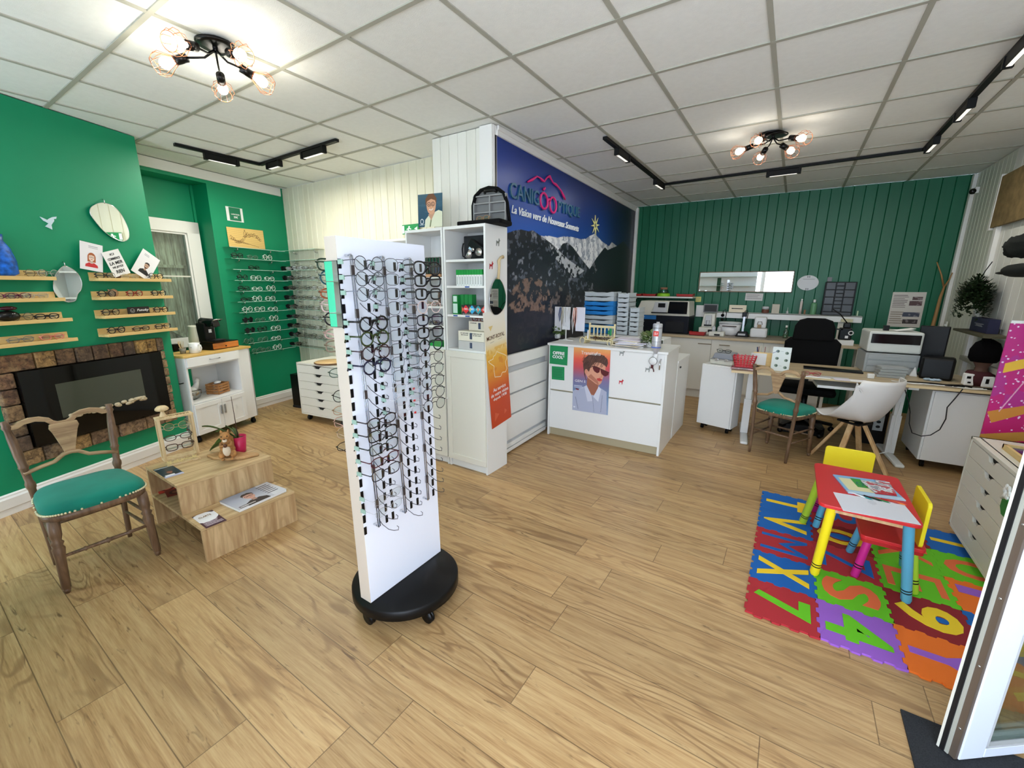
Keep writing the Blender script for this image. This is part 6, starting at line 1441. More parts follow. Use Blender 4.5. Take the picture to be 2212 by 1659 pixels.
# ================================================ WORKSHOP BACK WALL
BF = 6.34; WZ = .885
wc_ = thing('worktop', 'long beige stone effect worktop along the green wall', 'worktop', (-2.2, BF - .02, 0), 0)
m = MB(); m.box(0, 2.62, 0, .66, WZ - .035, WZ); m.build('slab', mat('beige_worktop', (150, 138, 122), .45, var=.25, vscale=40), wc_, bevel=.002); m = MB(); m.box(0, 2.62, -.002, 0, WZ - .035, WZ - .002); m.build('edge_band_or_tint', mat('edge_beige', (196, 176, 142), .5), wc_)
SX = [-2.2, -1.45, -.86, -.24, .42]
for i in range(4):
    t = thing('base_cabinet', ['base cabinet below the edging machine, behind the counter', 'wide base cabinet left of the centre of the worktop', 'base cabinet with a short bar handle behind the red basket', 'base cabinet partly behind the black office chair'][i], 'cabinet', (SX[i], BF, 0), 0, 'white base cabinets under the worktop'); w_ = SX[i + 1] - SX[i]
    m = MB(); m.box(0, w_, .02, .6, .12, WZ - .036); m.box(0, w_, .05, .6, 0, .12); m.build('carcass', OFFW, t)
    m = MB(); m.box(.002, w_ - .002, 0, .018, .125, WZ - .04); o = m.build('door', OFFW, t, bevel=.001)
    hx = [.55, .42, .10, .3][i]; m = MB(); m.box(hx, hx + (.17 if i < 2 else .13), -.022, -.014, .775, .785); m.box(hx + .02, hx + .026, -.014, 0, .777, .783); m.box(hx + .1, hx + .106, -.014, 0, .777, .783); m.build('bar_handle', mat('bronze_bar', (116, 100, 70), .4, .6), o)
    m = MB(); m.box(0, w_, .04, .05, 0, .115); m.build('plinth', OFFW, t)
# edging machine
em = thing('lens_edger', 'large white and dark blue lens edging machine with a black screen cover', 'machine', (-2.0, 6.42, WZ + .001), 0)
m = MB(); m.box(0, .80, .02, .42, 0, .26); m.build('lower_housing', mat('navy_housing', (12, 17, 28), .45, spec=.3), em, bevel=.012)
m = MB(); m.box(0, .34, .012, .03, .19, .25); m.build('blue_band', mat('band_cobalt', (36, 110, 176), .4), em, bevel=.004)
m = MB(); m.prism([(.02, .25), (.10, .46), (.78, .46), (.80, .25)], .02, .40); m.build('upper_housing', mat('ivory_housing', (222, 220, 206), .4), em, bevel=.008)
m = MB(); m.prism([(.50, .285), (.515, .455), (.765, .455), (.765, .285)], .0, .02); m.build('screen_cover', mat('black_gloss', (16, 16, 18), .1), em, bevel=.003)
m = MB(); m.prism([(.28, .29), (.31, .445), (.49, .445), (.48, .29)], .005, .02); m.build('chamber_recess', LGREY, em, bevel=.002); m = MB(); m.box(.36, .46, -.0, .005, .37, .43); m.box(.27, .5, -.012, .006, .285, .30); m.build('chamber_tray', BLACK, em)
m = MB(); m.box(.05, .14, .0, .02, .30, .305); m.build('lettering', GREY, em); m = MB(); m.box(.48, .74, .008, .02, .02, .17); m.box(.5, .72, .002, .008, .18, .19); m.build('pump_door', DARK, em, bevel=.004)
# wall shelf left with red trays, side frame
ws = thing('wall_shelf', 'white shelf on brackets above the edging machine', 'shelf', (-2.2, 6.72, 1.385), 0)
m = MB(); m.box(0, .97, 0, .27, 0, .02); m.build('board', WHITE, ws, bevel=.001)
for x in (.02,): m = MB(); m.box(x, x + .05, .0, .26, -.03, -.001); m.build('upright', OFFW, ws)

rt = mat('red_plastic', (176, 42, 38), .35)
def tray(loc, w_, d_, h_, c, label, nm='job_tray', cat='tray', grp=None):
    t = thing(nm, label, cat, loc, 0, grp); m = MB(); m.prism([(0.01, 0), (w_ - .01, 0), (w_, h_), (w_ - .006, h_), (w_ - .014, .006), (.014, .006), (.006, h_), (0, h_)], 0, d_); m.box(.008, w_ - .008, 0, .005, 0, h_ * .8); m.box(.008, w_ - .008, d_ - .005, d_, 0, h_ * .8); m.build('tray_body', c, t); return t
tray((-2.19, 6.73, 1.406), .2, .16, .04, rt, 'left red tray on the shelf above the edger', grp='red job trays'); tray((-1.97, 6.73, 1.406), .2, .16, .04, rt, 'middle red tray on the shelf above the edger', grp='red job trays'); tray((-1.47, 6.73, 1.406), .24, .16, .045, rt, 'right red tray on the shelf above the edger', grp='red job trays')
t = thing('green_jar', 'glass jar with a lime green base and cork lid between the red trays', 'jar', (-1.67, 6.80, 1.406), 0); m = MB(); m.lathe([(.09, 0), (.095, .01), (.09, .045), (.001, .045)], 18); m.build('base', mat('lime_glow', (150, 210, 50), .4), t); m = MB(); m.lathe([(.075, .0455), (.07, .09), (.045, .10)], 18); m.build('glass_body', clear('teal_glass', (140, 220, 200), .4), t); m = MB(); m.lathe([(.05, .101), (.055, .135)], 14); m.build('lid', mat('cork', (150, 110, 84), .8), t)
tray((-2.12, 6.40 - .0, WZ + .001), .16, .16, .07, rt, 'red tray at the far left end of the worktop') .location.x = -2.13
# white rail with legs
rl_ = thing('instrument_rail', 'white shelf rail across the green wall above the worktop', 'shelf', (-.93, 6.86, 1.115), 0)
m = MB(); m.box(0, 1.69, 0, .012, 0, .08); m.box(0, 1.69, 0, .13, .07, .082); m.build('rail', WHITE, rl_, bevel=.001); m = MB(); m.box(1.46, 1.56, .02, .04, -.6, 0); m.build('leg_board', OFFW, rl_)
RZ = 1.1985
def bx(nm, label, cat, x, y, z, w_, d_, h_, c, bev=.003, rot=0): 
    m = MB(); m.box(0, w_, 0, d_, 0, h_); return tag(m.build(nm, c, None, (x, y, z), (0, 0, R(rot)), bevel=bev), label, cat)
bx('paper_stack', 'white notepad stack left of the small screen', 'paper', -1.21, 6.88, 1.11, .16, .03, .17, PAPER, .001).location.y = 6.95
bx('printed_card', 'cream card with a black arrow on the rail', 'card', -.755, 6.90, RZ, .22, .006, .10, mat('paper_cream', (238, 226, 200), .7), .0005, 0)
m = MB(); m.box(-.71, -.58, 6.897, 6.8995, RZ + .045, RZ + .055); m.ball((-.71, 6.898, RZ + .05), .01, 8, 5, 0, (1.4, .1, .7)); tag(m.build('arrow_print', BLACK), 'black arrow motif on the cream card', 'print')
for i, px in enumerate((1561, 1607)):
    p = wy(px, 684, 6.85); t = thing('wall_plug', ['left black plug and looped cord in the rail', 'right black plug and looped cord in the rail'][i], 'plug', (p.x, 6.85, 1.15), 0, 'black plugs'); m = MB(); m.cyl((0, -.03, 0), (0, 0, 0), .022, 12); m.cyl((0, -.03, -.06), (0, 0, -.06), .018, 12); m.build('plug', BLACK, t); m = MB(); m.tube([(0, -.03, .0), (.01, -.05, .07), (.035, -.05, .09), (.05, -.04, .03), (.04, -.03, -.1), (.0, -.02, -.2)], .005, 6); m.build('cord', BLACK, t)
t = thing('spice_jar', 'brown topped glass jar on the rail', 'jar', (-.30, 6.91, RZ), 0); m = MB(); m.lathe([(.04, 0), (.045, .01), (.045, .05)], 14); m.build('content', mat('brown_beads', (110, 66, 50), .5), t); m = MB(); m.lathe([(.044, .0505), (.042, .085), (.035, .09)], 14); m.build('jar_glass', LGREY, t)
bx('carton', 'grey cream carton with a dark lid on the rail', 'box', -.225, 6.88, RZ, .09, .06, .125, mat('carton_cream', (196, 190, 172), .6)); 
t = thing('dropper', 'small clear dropper bottle on the rail', 'bottle', (-.04, 6.91, RZ), 0); m = MB(); m.lathe([(.014, 0), (.014, .03), (.004, .04), (.002, .085)], 10); m.build('body', LGREY, t)
t = thing('tube_bottle', 'tall white and brown tube standing on the rail', 'bottle', (.105, 6.91, RZ), 0); m = MB(); m.cyl((0, 0, 0), (0, 0, .17), .016, 12); m.build('body', mat('rosy_white', (206, 196, 190), .5), t); m = MB(); m.cyl((0, 0, .1705), (0, 0, .2), .01, 10); m.build('cap', PAPER, t)
bx('cork_block', 'small tan cork beside the white tube', 'cork', .145, 6.90, RZ, .02, .02, .06, mat('cork', (150, 110, 84), .8))
t = thing('green_bottle', 'pale green bottle with a white cap on the rail', 'bottle', (.245, 6.91, RZ), 0); m = MB(); m.lathe([(.034, 0), (.036, .01), (.036, .12), (.028, .15)], 16); m.build('body', mat('pale_green_liquid', (126, 190, 140), .3, trans=.4), t); m = MB(); m.cyl((0, 0, .155), (0, 0, .195), .015, 10); m.build('cap', PAPER, t)
bx('small_tube', 'small pale green tube right of the drawer organiser', 'tube', .70, 6.90, RZ, .016, .016, .065, mat('pale_green', (190, 214, 180), .5))
# parts organiser
po = thing('parts_organiser', 'dark grey small parts organiser with three columns of drawers', 'organiser', (.33, 6.86, RZ), (R(0), R(0), 0))
m = MB(); m.box(0, .32, 0, .10, 0, .42); m.build('case', DARK, po, bevel=.004)
for c_, (x0, w_, n) in enumerate(((.012, .095, 4), (.117, .078, 8), (.205, .10, 4))):
    for k in range(n): hh = .37 / n; m = MB(); m.box(x0, x0 + w_, -.012, -.0005, .045 + hh * k + .004, .045 + hh * (k + 1) - .004); o = m.build('drawer', mat('smoke_drawer', (52, 53, 56), .35), po, bevel=.003)
m = MB(); m.box(.012, .305, -.01, -.0005, .006, .04); m.build('drawer', mat('smoke_drawer', (52, 53, 56), .35), po, bevel=.003)
# wall mirror, oval board, notes, poster, switch
mm = [BACK.hit(*p) for p in ((1508, 630), (1711, 629), (1716, 583), (1512, 588))]
wm = thing('wall_mirror', 'wide rectangular mirror with a thin wooden frame on the green wall', 'mirror', BACK.at(mm[0][0], 1.478, .006), 0); w_ = mm[1][0] - mm[0][0]; h_ = .29
m = MB(); m.box(.008, w_ - .008, -.008, -.001, .008, h_ - .008); m.build('mirror_glass', MIRROR, wm); m = MB()
for q in ((0, w_, 0, .012), (0, w_, h_ - .012, h_), (0, .012, 0, h_), (w_ - .012, w_, 0, h_)): m.box(q[0], q[1], -.014, -.002, q[2], q[3])
m.build('frame', wood('mirror_frame_wood', (120, 96, 62), (84, 62, 40), 'X', 1, .5, .1), wm)
ob = thing('oval_board', 'white oval acuity board on the green wall', 'board', BACK.at(*BACK.hit(1745, 611), .004), 0); m = MB(); m.prism([(.118 * math.cos(u), .098 * math.sin(u)) for u in np.linspace(0, 6.28, 33)[:-1]], -.006, 0); m.build('plate', mat('pale_plate', (206, 208, 208), .4), ob); m = MB(); [m.box(x, x + .012, -.0075, -.006, z, z + .02) for x in (-.016, .004) for z in (.068, -.09)]; m.box(-.06, .07, -.0075, -.006, .045, .05); m.build('print', GREY, ob)
def nt_(c, sc=5): 
    def f(a, t, w_, h_): a.c[:] = c; scribble(a, w_ * .1, w_ * .9, h_ * .2, h_ * .85, sc, (130, 126, 124), 5, None, .6)
    return f
card([(1502, 652), (1514, 652), (1515, 641), (1503, 641)], 'small yellow sticky note on the green wall', nt_((222, 212, 120), 2), 'sticky_note', 20, .003, BACK, 'note')
card([(1609, 649), (1647, 650), (1649, 634), (1611, 633)], 'white handwritten note under the wide mirror', nt_((206, 204, 200), 3), 'wall_note', 50, .003, BACK, 'note')
def pst(a, t, w_, h_):
    a.c[:] = (214, 206, 196); scribble(a, w_ * .06, w_ * .5, h_ * .55, h_ * .93, 8, (120, 108, 104), 7); scribble(a, w_ * .06, w_ * .45, h_ * .08, h_ * .46, 6, (150, 136, 120), 8)
    for (x, z, w1, h1, c) in ((.62, .78, .3, .09, (84, 60, 56)), (.55, .62, .38, .13, (92, 66, 66)), (.42, .3, .5, .13, (70, 76, 92)), (.45, .1, .45, .13, (60, 48, 48))): a.rect(w_ * x, w_ * (x + w1), h_ * z, h_ * (z + h1), c); a.put((a.X > w_ * x) & (a.X < w_ * (x + w1)) & (a.Z > h_ * z) & (a.Z < h_ * (z + h1)) & (a.noise(30, 40, 2) > .55), (170, 160, 160), .6)
card([(1915, 705), (1987, 708), (2001.6, 631), (1929, 631)], 'printed newspaper poster with four photographs on the green wall', pst, 'wall_poster', 120, .003, BACK, 'poster')
bx('wall_switch', 'small dark window switch with a pale frame above the organiser', 'switch', .345, 6.99, 1.625, .05, .008, .055, GREY, .002)
# small machines on the worktop
t = thing('tracer_unit', 'grey white tracing unit with a tilted screen on the worktop', 'machine', (-1.06, 6.56, WZ + .001), 0)
m = MB(); m.box(-.02, .17, 0, .2, 0, .10); m.prism([(-.0, .10), (.02, .30), (.17, .30), (.17, .10)], .06, .2); m.build('body', mat('ivory_housing', (222, 220, 206), .4), t, bevel=.008)
m = MB(); m.box(.01, .20, .03, .05, .31, .43); m.build('screen_frame', GREY, t, bevel=.004); m = MB(); m.box(.025, .185, .026, .030, .325, .415); m.build('screen', mat('dark_screen', (52, 54, 56), .15), t)
m = MB(); m.box(.05, .13, .03, .06, .13, .27); m.cyl((.09, .03, .14), (.09, .03, .2), .025, 12); m.build('stage', LGREY, t, bevel=.003); m = MB(); m.box(.04, .14, .028, .034, .12, .14); m.build('clamp', BLACK, t)
tray((-1.17, 6.36, WZ + .001), .21, .14, .05, rt, 'red tray in front of the tracing unit')
t = thing('blocking_device', 'small white blocking device with two knobs on the worktop', 'machine', (-.92, 6.42, WZ + .001), 0); m = MB(); m.box(0, .19, 0, .14, 0, .06); m.build('base', mat('ivory_housing', (222, 220, 206), .4), t, bevel=.006)
for x in (.05, .12): m = MB(); m.cyl((x, .05, .06), (x, .05, .12), .025, 14); m.cyl((x, .05, .12), (x, .05, .135), .016, 12); m.build('knob', LGREY, t)
m = MB(); m.box(-.02, .03, .02, .08, .05, .08); m.box(.07, .14, -.01, .0, .01, .03); m.build('lever', BLACK, t, bevel=.003)
t = thing('ultrasonic_bath', 'rounded white ultrasonic bath with a grey lid on the worktop', 'machine', (-.70, 6.58, WZ + .001), 0); m = MB(); m.lathe([(.09, 0), (.12, .02), (.135, .16), (.001, .16)], 20, c=(0.01, .08, 0), sx=1.05, sy=.7); m.build('body', mat('white_plastic', (228, 228, 228), .3), t); m = MB(); m.lathe([(.14, .1605), (.14, .185), (.10, .19)], 20, c=(0.01, .08, 0), sx=1.05, sy=.7); m.build('lid', LGREY, t); m = MB(); m.box(-.08, .10, -.02, -.014, .125, .14); m.build('lid_band', mat('dark_brown', (70, 54, 46), .5), t)
t = thing('frame_heater', 'black frame heater with an upright metal post', 'machine', (-.53, 6.58, WZ + .001), 0); m = MB(); m.prism([(-.07, 0), (.09, 0), (.06, .07), (-.045, .07)], -.05, .09); m.build('base', BLACK, t, bevel=.006); m = MB(); m.box(-.04, .05, -.052, -.0505, .02, .045); m.build('display', LGREY, t); m = MB(); m.box(-.005, .02, .02, .045, .07, .27); m.build('post', STEEL, t); m = MB(); m.box(-.02, .035, .0, .05, .27, .33); m.build('head', BLACK, t, bevel=.005)
t = thing('lensmeter', 'white lensmeter with a small amber sample stage', 'machine', (-.33, 6.55, WZ + .001), 0); m = MB(); m.box(-.10, .10, 0, .2, 0, .12); m.box(-.07, .075, .09, .19, .12, .27); m.build('body', mat('white_plastic', (228, 228, 228), .3), t, bevel=.02); m = MB(); m.box(-.025, .02, .06, .088, .125, .17); m.build('stage', mat('amber', (150, 120, 80), .4), t); m = MB(); m.tube([(-.03, .08, .17), (-.02, .06, .21), (.02, .06, .21), (.03, .08, .17)], .005, 6); m.build('arm', CHROME, t)
t = thing('soap_bottle', 'small clear pump bottle behind the office chair', 'bottle', (-.02, 6.7, WZ + .001), 0); m = MB(); m.lathe([(.03, 0), (.03, .09), (.01, .12), (.01, .14)], 14); m.build('body', clear('bottle_clear', (190, 220, 205), .4), t); m = MB(); m.cyl((0, 0, .14), (0, 0, .17), .014, 10); m.build('pump', WHITE, t)
# side shelf at the right end of the worktop with the black lensmeter
t = thing('side_shelf', 'white side shelf on two legs right of the office chair', 'shelf', (.44, 6.30, 0), 0); m = MB(); m.box(0, .30, 0, .3, .845, .875); m.build('top', mat('edge_beige', (196, 176, 142), .5), t); m = MB(); m.box(.0, .03, 0, .28, 0, .844); m.build('leg', OFFW, t); m = MB(); m.box(.27, .30, 0, .28, 0, .844); m.build('leg', OFFW, t)
bx('white_box', 'flat white box on the side shelf under the black instrument', 'box', .47, 6.36, .8755, .20, .15, .06, WHITE)
t = thing('slit_instrument', 'black instrument with a round white lens on the side shelf', 'machine', (.52, 6.40, .9365), 0); m = MB(); m.box(0, .12, 0, .1, 0, .14); m.box(.03, .1, .0, .08, .14, .2); m.build('body', BLACK, t, bevel=.01); m = MB(); m.tube([(.11 + .022 * math.cos(u), -.004, .085 + .022 * math.sin(u)) for u in np.linspace(0, 6.28, 15)[:-1]], .006, 6, closed=True); m.box(.06, .09, -.006, 0, .02, .05); m.build('lens_ring', PAPER, t); m = MB(); m.tube([(.06, .02, .2), (-.02, .0, .3), (-.1, .0, .36)], .006, 6); m.build('cord', BLACK, t); m = MB(); m.box(-.05, .03, .0, .02, .115, .13); m.build('arm', BLACK, t)
bx('power_strip', 'cream power socket block fixed to the white rail', 'socket', .55, 6.83, 1.12, .12, .03, .04, mat('cream_socket', (214, 206, 170), .5))
# office chair
oc2 = thing('office_chair', 'high backed black office chair behind the desk', 'chair', (.245, 5.72, 0), 0)
blk_ = mat('black_fabric', (9, 9, 10), .85, spec=.2)
m = MB(); m.prism([(-.25, .62), (-.26, .95), (-.21, 1.0), (.21, 1.0), (.26, .95), (.25, .62)], .0, .06); m.build('backrest', blk_, oc2, bevel=.02)
m = MB(); m.prism([(-.195, .975), (-.185, 1.13), (-.15, 1.195), (-.08, 1.22), (.08, 1.22), (.15, 1.195), (.18, 1.13), (.19, .975)], -.02, .04); m.build('headrest', blk_, oc2, bevel=.015)
m = MB(); m.box(-.25, .25, -.45, .02, .44, .52); m.build('seat', blk_, oc2, bevel=.03); m = MB(); m.box(-.02, .02, .02, .06, .46, .70); m.cyl((0, -.2, .12), (0, -.2, .44), .03, 12); m.build('column', BLACK, oc2)
for s in (-1, 1): m = MB(); m.tube([(s * .25, -.1, .5), (s * .31, -.1, .52), (s * .31, -.12, .7), (s * .31, -.3, .7)], .018, 8); m.build('armrest', BLACK, oc2)
for k in range(5): u = k * 2 * math.pi / 5 + .3; m = MB(); m.bar((0, -.2, .13), (.3 * math.cos(u), -.2 + .3 * math.sin(u), .08), .045, .03); m.ball((.3 * math.cos(u), -.2 + .3 * math.sin(u), .03), .03, 10, 7); m.build('base_leg', BLACK, oc2)
# ================================================ DESK AREA
DK = Plane(-.42, 4.64, 5.7); DZ = .742
dk = thing('desk', 'long light oak height adjustable desk on white T legs', 'desk', DK.p, DK.rot)
m = MB(); m.box(0, 1.92, 0, .80, DZ - .022, DZ); m.build('desktop', wood('pale_oak_desktop', (196, 178, 146), (168, 148, 116), 'X', .7, .45, .15), dk, bevel=.002)
m = MB(); m.box(0, 1.92, -.002, -.0002, DZ - .022, DZ - .001); m.build('edge_band_or_tint', mat('light_oak_edge', (226, 202, 156), .5), dk)
for x in (.19, 1.40):
    m = MB(); m.prismz([(x - .035, -.03), (x + .035, -.03), (x + .035, .7), (x - .035, .7)], 0, .03); o = m.build('leg', WHITE, dk, bevel=.012)
    m = MB(); m.box(x - .035, x + .035, .28, .34, .031, .40); m.box(x - .028, x + .028, .286, .334, .40, DZ - .05); m.box(x - .035, x + .035, .05, .75, DZ - .05, DZ - .0225); m.build('column', WHITE, o, bevel=.003)
m = MB(); m.box(.2, 1.4, .30, .33, DZ - .06, DZ - .025); m.build('crossbar', WHITE, dk)
m = MB(); m.box(.72, 1.12, .03, .30, DZ - .10, DZ - .075); m.build('keyboard_tray', WHITE, dk, bevel=.002)
# pedestals
def pedestal(label, plane, w, d, z0, h, extra=None, darkside=False):
    t = thing('pedestal', label, 'cabinet', plane.p, plane.rot); m = MB(); m.box(0, w, 0, d, z0, h); m.build('body', WHITE, t, bevel=.003)
    m = MB(); m.box(.015, w - .015, -.016, -.001, z0 + .005, h - .008); m.build('front_panel', WHITE, t, bevel=.002)
    for x in (.05, w - .05):
        for y in (.05, d - .05): caster(x, y, t, .026, z0)
    return t
pedestal('white pedestal on casters at the left end of the desk', Plane(-.735, 4.93, -14), .365, .20, .065, .735)
pedestal('white pedestal on casters under the right end of the desk', Plane(1.095, 4.865, 2), .385, .55, .075, .70)
t = thing('computer_tower', 'black computer tower with a white sticker under the desk', 'computer', (.74, 5.32, 0), 5); m = MB(); m.box(0, .2, 0, .4, .01, .46); m.build('case', BLACK, t, bevel=.003); m = MB(); m.box(.09, .17, -.002, -.0002, .16, .36); m.build('sticker', mat('grey_sticker', (170, 172, 172), .5), t); m = MB(); [m.ball((.13, -.003, .2 + .05 * k), .018, 8, 5, 0, (1, .1, .8)) for k in range(3)]; m.build('sticker_print', DARK, t)
t = thing('footrest', 'black footrest on the floor under the desk', 'footrest', (.06, 5.30, 0), 5); m = MB(); m.prism([(0, 0), (.4, 0), (.4, .10), (0, .10)], 0, .28); m.build('body', BLACK, t, bevel=.01)
# cables
t = thing('power_cable', 'dark cable looping from the desk down over the right pedestal', 'cable', DK.at(1.5, 0, .02), DK.rot)
def pc(px, py, Y): p = wy(px, py, Y); return t.matrix_basis.inverted() @ p
m = MB(); pts = [(2080, 840), (2062, 862), (2046, 880), (2043, 905), (2030, 928), (2010, 940), (1990, 942), (1970, 935), (1964, 915), (1966, 890), (1962, 865), (1955, 842)]
t.matrix_basis; bpy.context.view_layer.update(); m.tube([pc(x, y, 4.78) for x, y in pts], .004, 6); m.build('cable', DARK, t)
t2 = thing('white_cable', 'white cable hanging beside the right desk leg down to the floor', 'cable', (.93, 4.95, 0), 0); m = MB(); m.tube([(.0, .0, .55), (-.01, 0, .3), (0, 0, .08), (-.12, 0, .02), (-.2, -.05, .01)], .005, 6); m.build('cable', WHITE, t2)
# desk top items
def dz(px, py): return fl(px, py, DZ + .001)
p = dz(1606, 797); t = thing('red_basket', 'small red plastic lattice basket on the left of the desk', 'basket', p, 2)
rp2 = mat('red_basket_plastic', (196, 16, 34), .35); m = MB(); wT, wB, dT, dB, h_ = .10, .075, .07, .05, .10
for (z, f) in ((.0, 0), (.012, .12), (.03, .3), (.052, .5), (.075, .75), (.095, 1)):
    w_ = wB + (wT - wB) * f; d_ = dB + (dT - dB) * f; 
    for q in (((-w_, -d_), (w_, -d_)), ((w_, -d_), (w_, d_)), ((w_, d_), (-w_, d_)), ((-w_, d_), (-w_, -d_))): m.bar((q[0][0], q[0][1], z + .03), (q[1][0], q[1][1], z + .03), .004, .009)
for k in range(7):
    u = -1 + k / 3; m.bar((wB * u, -dB, .03), (wT * u, -dT, .135 + .006 * (k % 2)), .012, .004); m.bar((wB * u, dB, .03), (wT * u, dT, .135 + .006 * (k % 2)), .012, .004)
for k in range(4): 
    u = -1 + k / 1.5; [m.bar((s * wB, dB * u, .03), (s * wT, dT * u, .135), .012, .004) for s in (-1, 1)]
m.build('lattice', rp2, t); m = MB(); m.box(-.075, .075, -.05, .05, .026, .03); m.build('base', rp2, t)
m = MB(); m.box(-.11, .10, -.075, .075, 0, .022); tag(m.build('pink_trays', clear('pink_clear', (236, 180, 190), .4), None, p, (0, 0, .02), bevel=.004), 'clear pink trays under the red basket', 'tray')
p = dz(1640, 794); t = thing('letter_rack', 'wooden letter rack stuffed with white and red papers behind the basket', 'letter rack', p + Vector((0, .06, 0)), 0); m = MB(); m.box(-.07, .11, 0, .012, 0, .15); m.box(-.07, .11, .08, .092, 0, .10); m.box(-.07, .11, 0, .09, 0, .01); m.build('rack', OAKL, t)
random.seed(6)
for k in range(9): m = MB(); x = -.05 + .019 * k; m.bar((x, .04, .012), (x + .03 * (k > 4), .05, .19 + .012 * (k % 3)), .002 if k % 2 else .003, .07, up=(0, 1, 0)); m.build('envelope', [PAPER, mat('dull_red', (150, 46, 50), .5), mat('paper_cream', (238, 226, 200), .7)][k % 3], t)
m = MB(); m.box(-.09, .05, -.012, -.002, .02, .14); m.build('white_card', PAPER, t); m = MB(); m.bar((-.03, .03, .1), (-.045, .03, .2), .012, .012); m.build('pen', mat('navy', (30, 44, 80), .4), t)
p = dz(1640, 775)
def chart(a, t, w_, h_):
    a.c[:] = (226, 234, 230)
    for i in range(3):
        for j in range(2): cx, cz = w_ * (.24 + .5 * j + .04), h_ * (.82 - .3 * i - .06 * j); a.ell(cx, cz, w_ * .1, h_ * .06, (120, 140, 120)); a.ell(cx + w_ * .03, cz, w_ * .05, h_ * .045, (70, 90, 74)); a.line([(cx + w_ * .15, cz), (cx + w_ * .3, cz)], .001, (150, 160, 156))
    a.line([(w_ * .0, h_ * .72), (w_ * .3, h_ * .84)], .004, (50, 60, 130)); a.line([(w_ * .5, h_ * .1), (w_ * .5, h_ * .9)], .001, (180, 190, 186))
P0 = wy(1664, 796, 4.86); P1 = wy(1704, 798, 4.86); hh_ = wy(1665, 748, 4.86).z - P0.z
t = thing('eye_chart_card', 'white laminated eye chart card standing upright on the desk', 'card', (P0.x, 4.86, DZ + .001), 0); a = Art(P1.x - P0.x, .235, 70); chart(a, t, a.w, a.h); a.build('print', t, rot=(R(-6), 0, 0)); m = MB(); m.bar((.1, .06, .002), (.1, .026, .2), .03, .004); m.build('strut', LGREY, t)
# silver case with glasses on left pedestal
t = thing('aluminium_case', 'silver grey case with chrome catches on the left pedestal', 'case', Plane(-.735, 4.93, -14).at(.05, .736, -.05), -14); m = MB(); m.box(0, .24, 0, .2, 0, .055); m.build('lower_shell', mat('cream_case', (206, 204, 188), .5), t, bevel=.015); m = MB(); m.prism([(.02, .06), (.045, .125), (.215, .125), (.235, .06)], 0, .2); m.build('lid', mat('grey_case', (146, 150, 156), .4), t, bevel=.01); m = MB(); m.box(.01, .235, -.006, .204, .054, .062); m.box(.06, .09, -.012, -.004, .04, .07); m.box(.16, .19, -.012, -.004, .04, .07); m.build('catches', CHROME, t)
glasses('small dark glasses lying on the silver case', Plane(-.735, 4.93, -14).at(.17, .736 + .127, -.10), -14, 'oval', (60, 60, 62), .002, folded=True)
# keyboard, papers, trays
def dbox(px0, py0, px1, py1, d, h, c, nm, label, cat, z=DZ + .001, bev=.002, ry=None):
    a_ = fl(px0, py0, z); b_ = fl(px1, py1, z); v = b_ - a_; t = math.atan2(v.y, v.x); m = MB(); m.box(0, v.length, 0, d, 0, h); return tag(m.build(nm, c, None, a_, (0, 0, t), bevel=bev), label, cat)
dbox(1736, 800, 1868, 812, .13, .014, BLACK, 'keyboard', 'long black keyboard on the desk', 'keyboard').location += Vector((0, .10, 0))
random.seed(15)
for i, (px, py, ang, c) in enumerate(((1760, 816, 6, PAPER), (1800, 818, 2, LGREY), (1840, 824, 8, mat('paper_lilac', (220, 214, 226), .7)), (1875, 828, 0, PAPER))):
    p = dz(px, py); m = MB(); m.box(-.12, .12, -.0, .09, 0, .003); tag(m.build('desk_paper', c, None, p + Vector((0, .0, .0005 * i)), (0, 0, R(ang))), ['leftmost loose paper in front of the keyboard', 'second loose paper in front of the keyboard', 'lilac paper in front of the keyboard', 'rightmost loose paper in front of the keyboard'][i], 'paper')
glasses('red glasses lying on the papers in front of the keyboard', dz(1752, 814) + Vector((0, .03, .006)), 10, 'oval', (170, 40, 60), .002, folded=True)
# clear drawers + printer
pr_ = thing('printer', 'large grey white laser printer with a black front panel on the desk', 'printer', (.665, 5.30, DZ + .001), 4)
m = MB(); m.box(0, .40, 0, .36, .20, .40); m.build('body', mat('printer_white', (206, 208, 202), .4), pr_, bevel=.015); m = MB(); m.box(.02, .38, -.008, .0, .285, .375); m.build('front_panel', mat('black_gloss', (16, 16, 18), .1), pr_, bevel=.004)
m = MB(); m.box(.0, .40, 0, .36, 0, .19); m.build('clear_drawer_tower', mat('frosted_clear', (190, 194, 194), .3, trans=.3), pr_, bevel=.004)
for k in range(3): m = MB(); m.box(.02, .38, -.01, -.001, .01 + .06 * k, .06 + .06 * k); m.box(.14, .26, -.014, -.01, .035 + .06 * k, .04 + .06 * k); m.build('clear_drawer', mat('frosted_clear', (190, 194, 194), .3, trans=.3), pr_, bevel=.002)
m = MB(); m.box(.12, .16, .1, .14, .40, .45); m.build('sensor', BLACK, pr_); m = MB(); m.bar((.2, .1, .405), (.34, .12, .43), .1, .002); m.build('output_sheet', PAPER, pr_)
for k in range(4): p = dz(1888, 822); m = MB(); m.box(-.0, .20, 0, .12, 0, .022); tag(m.build('clear_tray', mat('frosted_clear', (190, 194, 194), .3, trans=.3), None, (.74 + .01 * k, 5.04 + .01 * k, DZ + .001 + .0235 * k), (0, 0, R(4 + 3 * k)), bevel=.003), '%s clear plastic tray from the bottom, in front of the printer' % NUM[k], 'tray', 'clear trays on the desk')
bx('white_cube', 'small white cube beside the clear trays', 'cube', .66, 4.92, DZ + .001, .05, .04, .04, PAPER)
mo_ = thing('monitor', 'tall black flat monitor seen from behind on the desk', 'monitor', (1.045, 5.46, DZ + .001), -18)
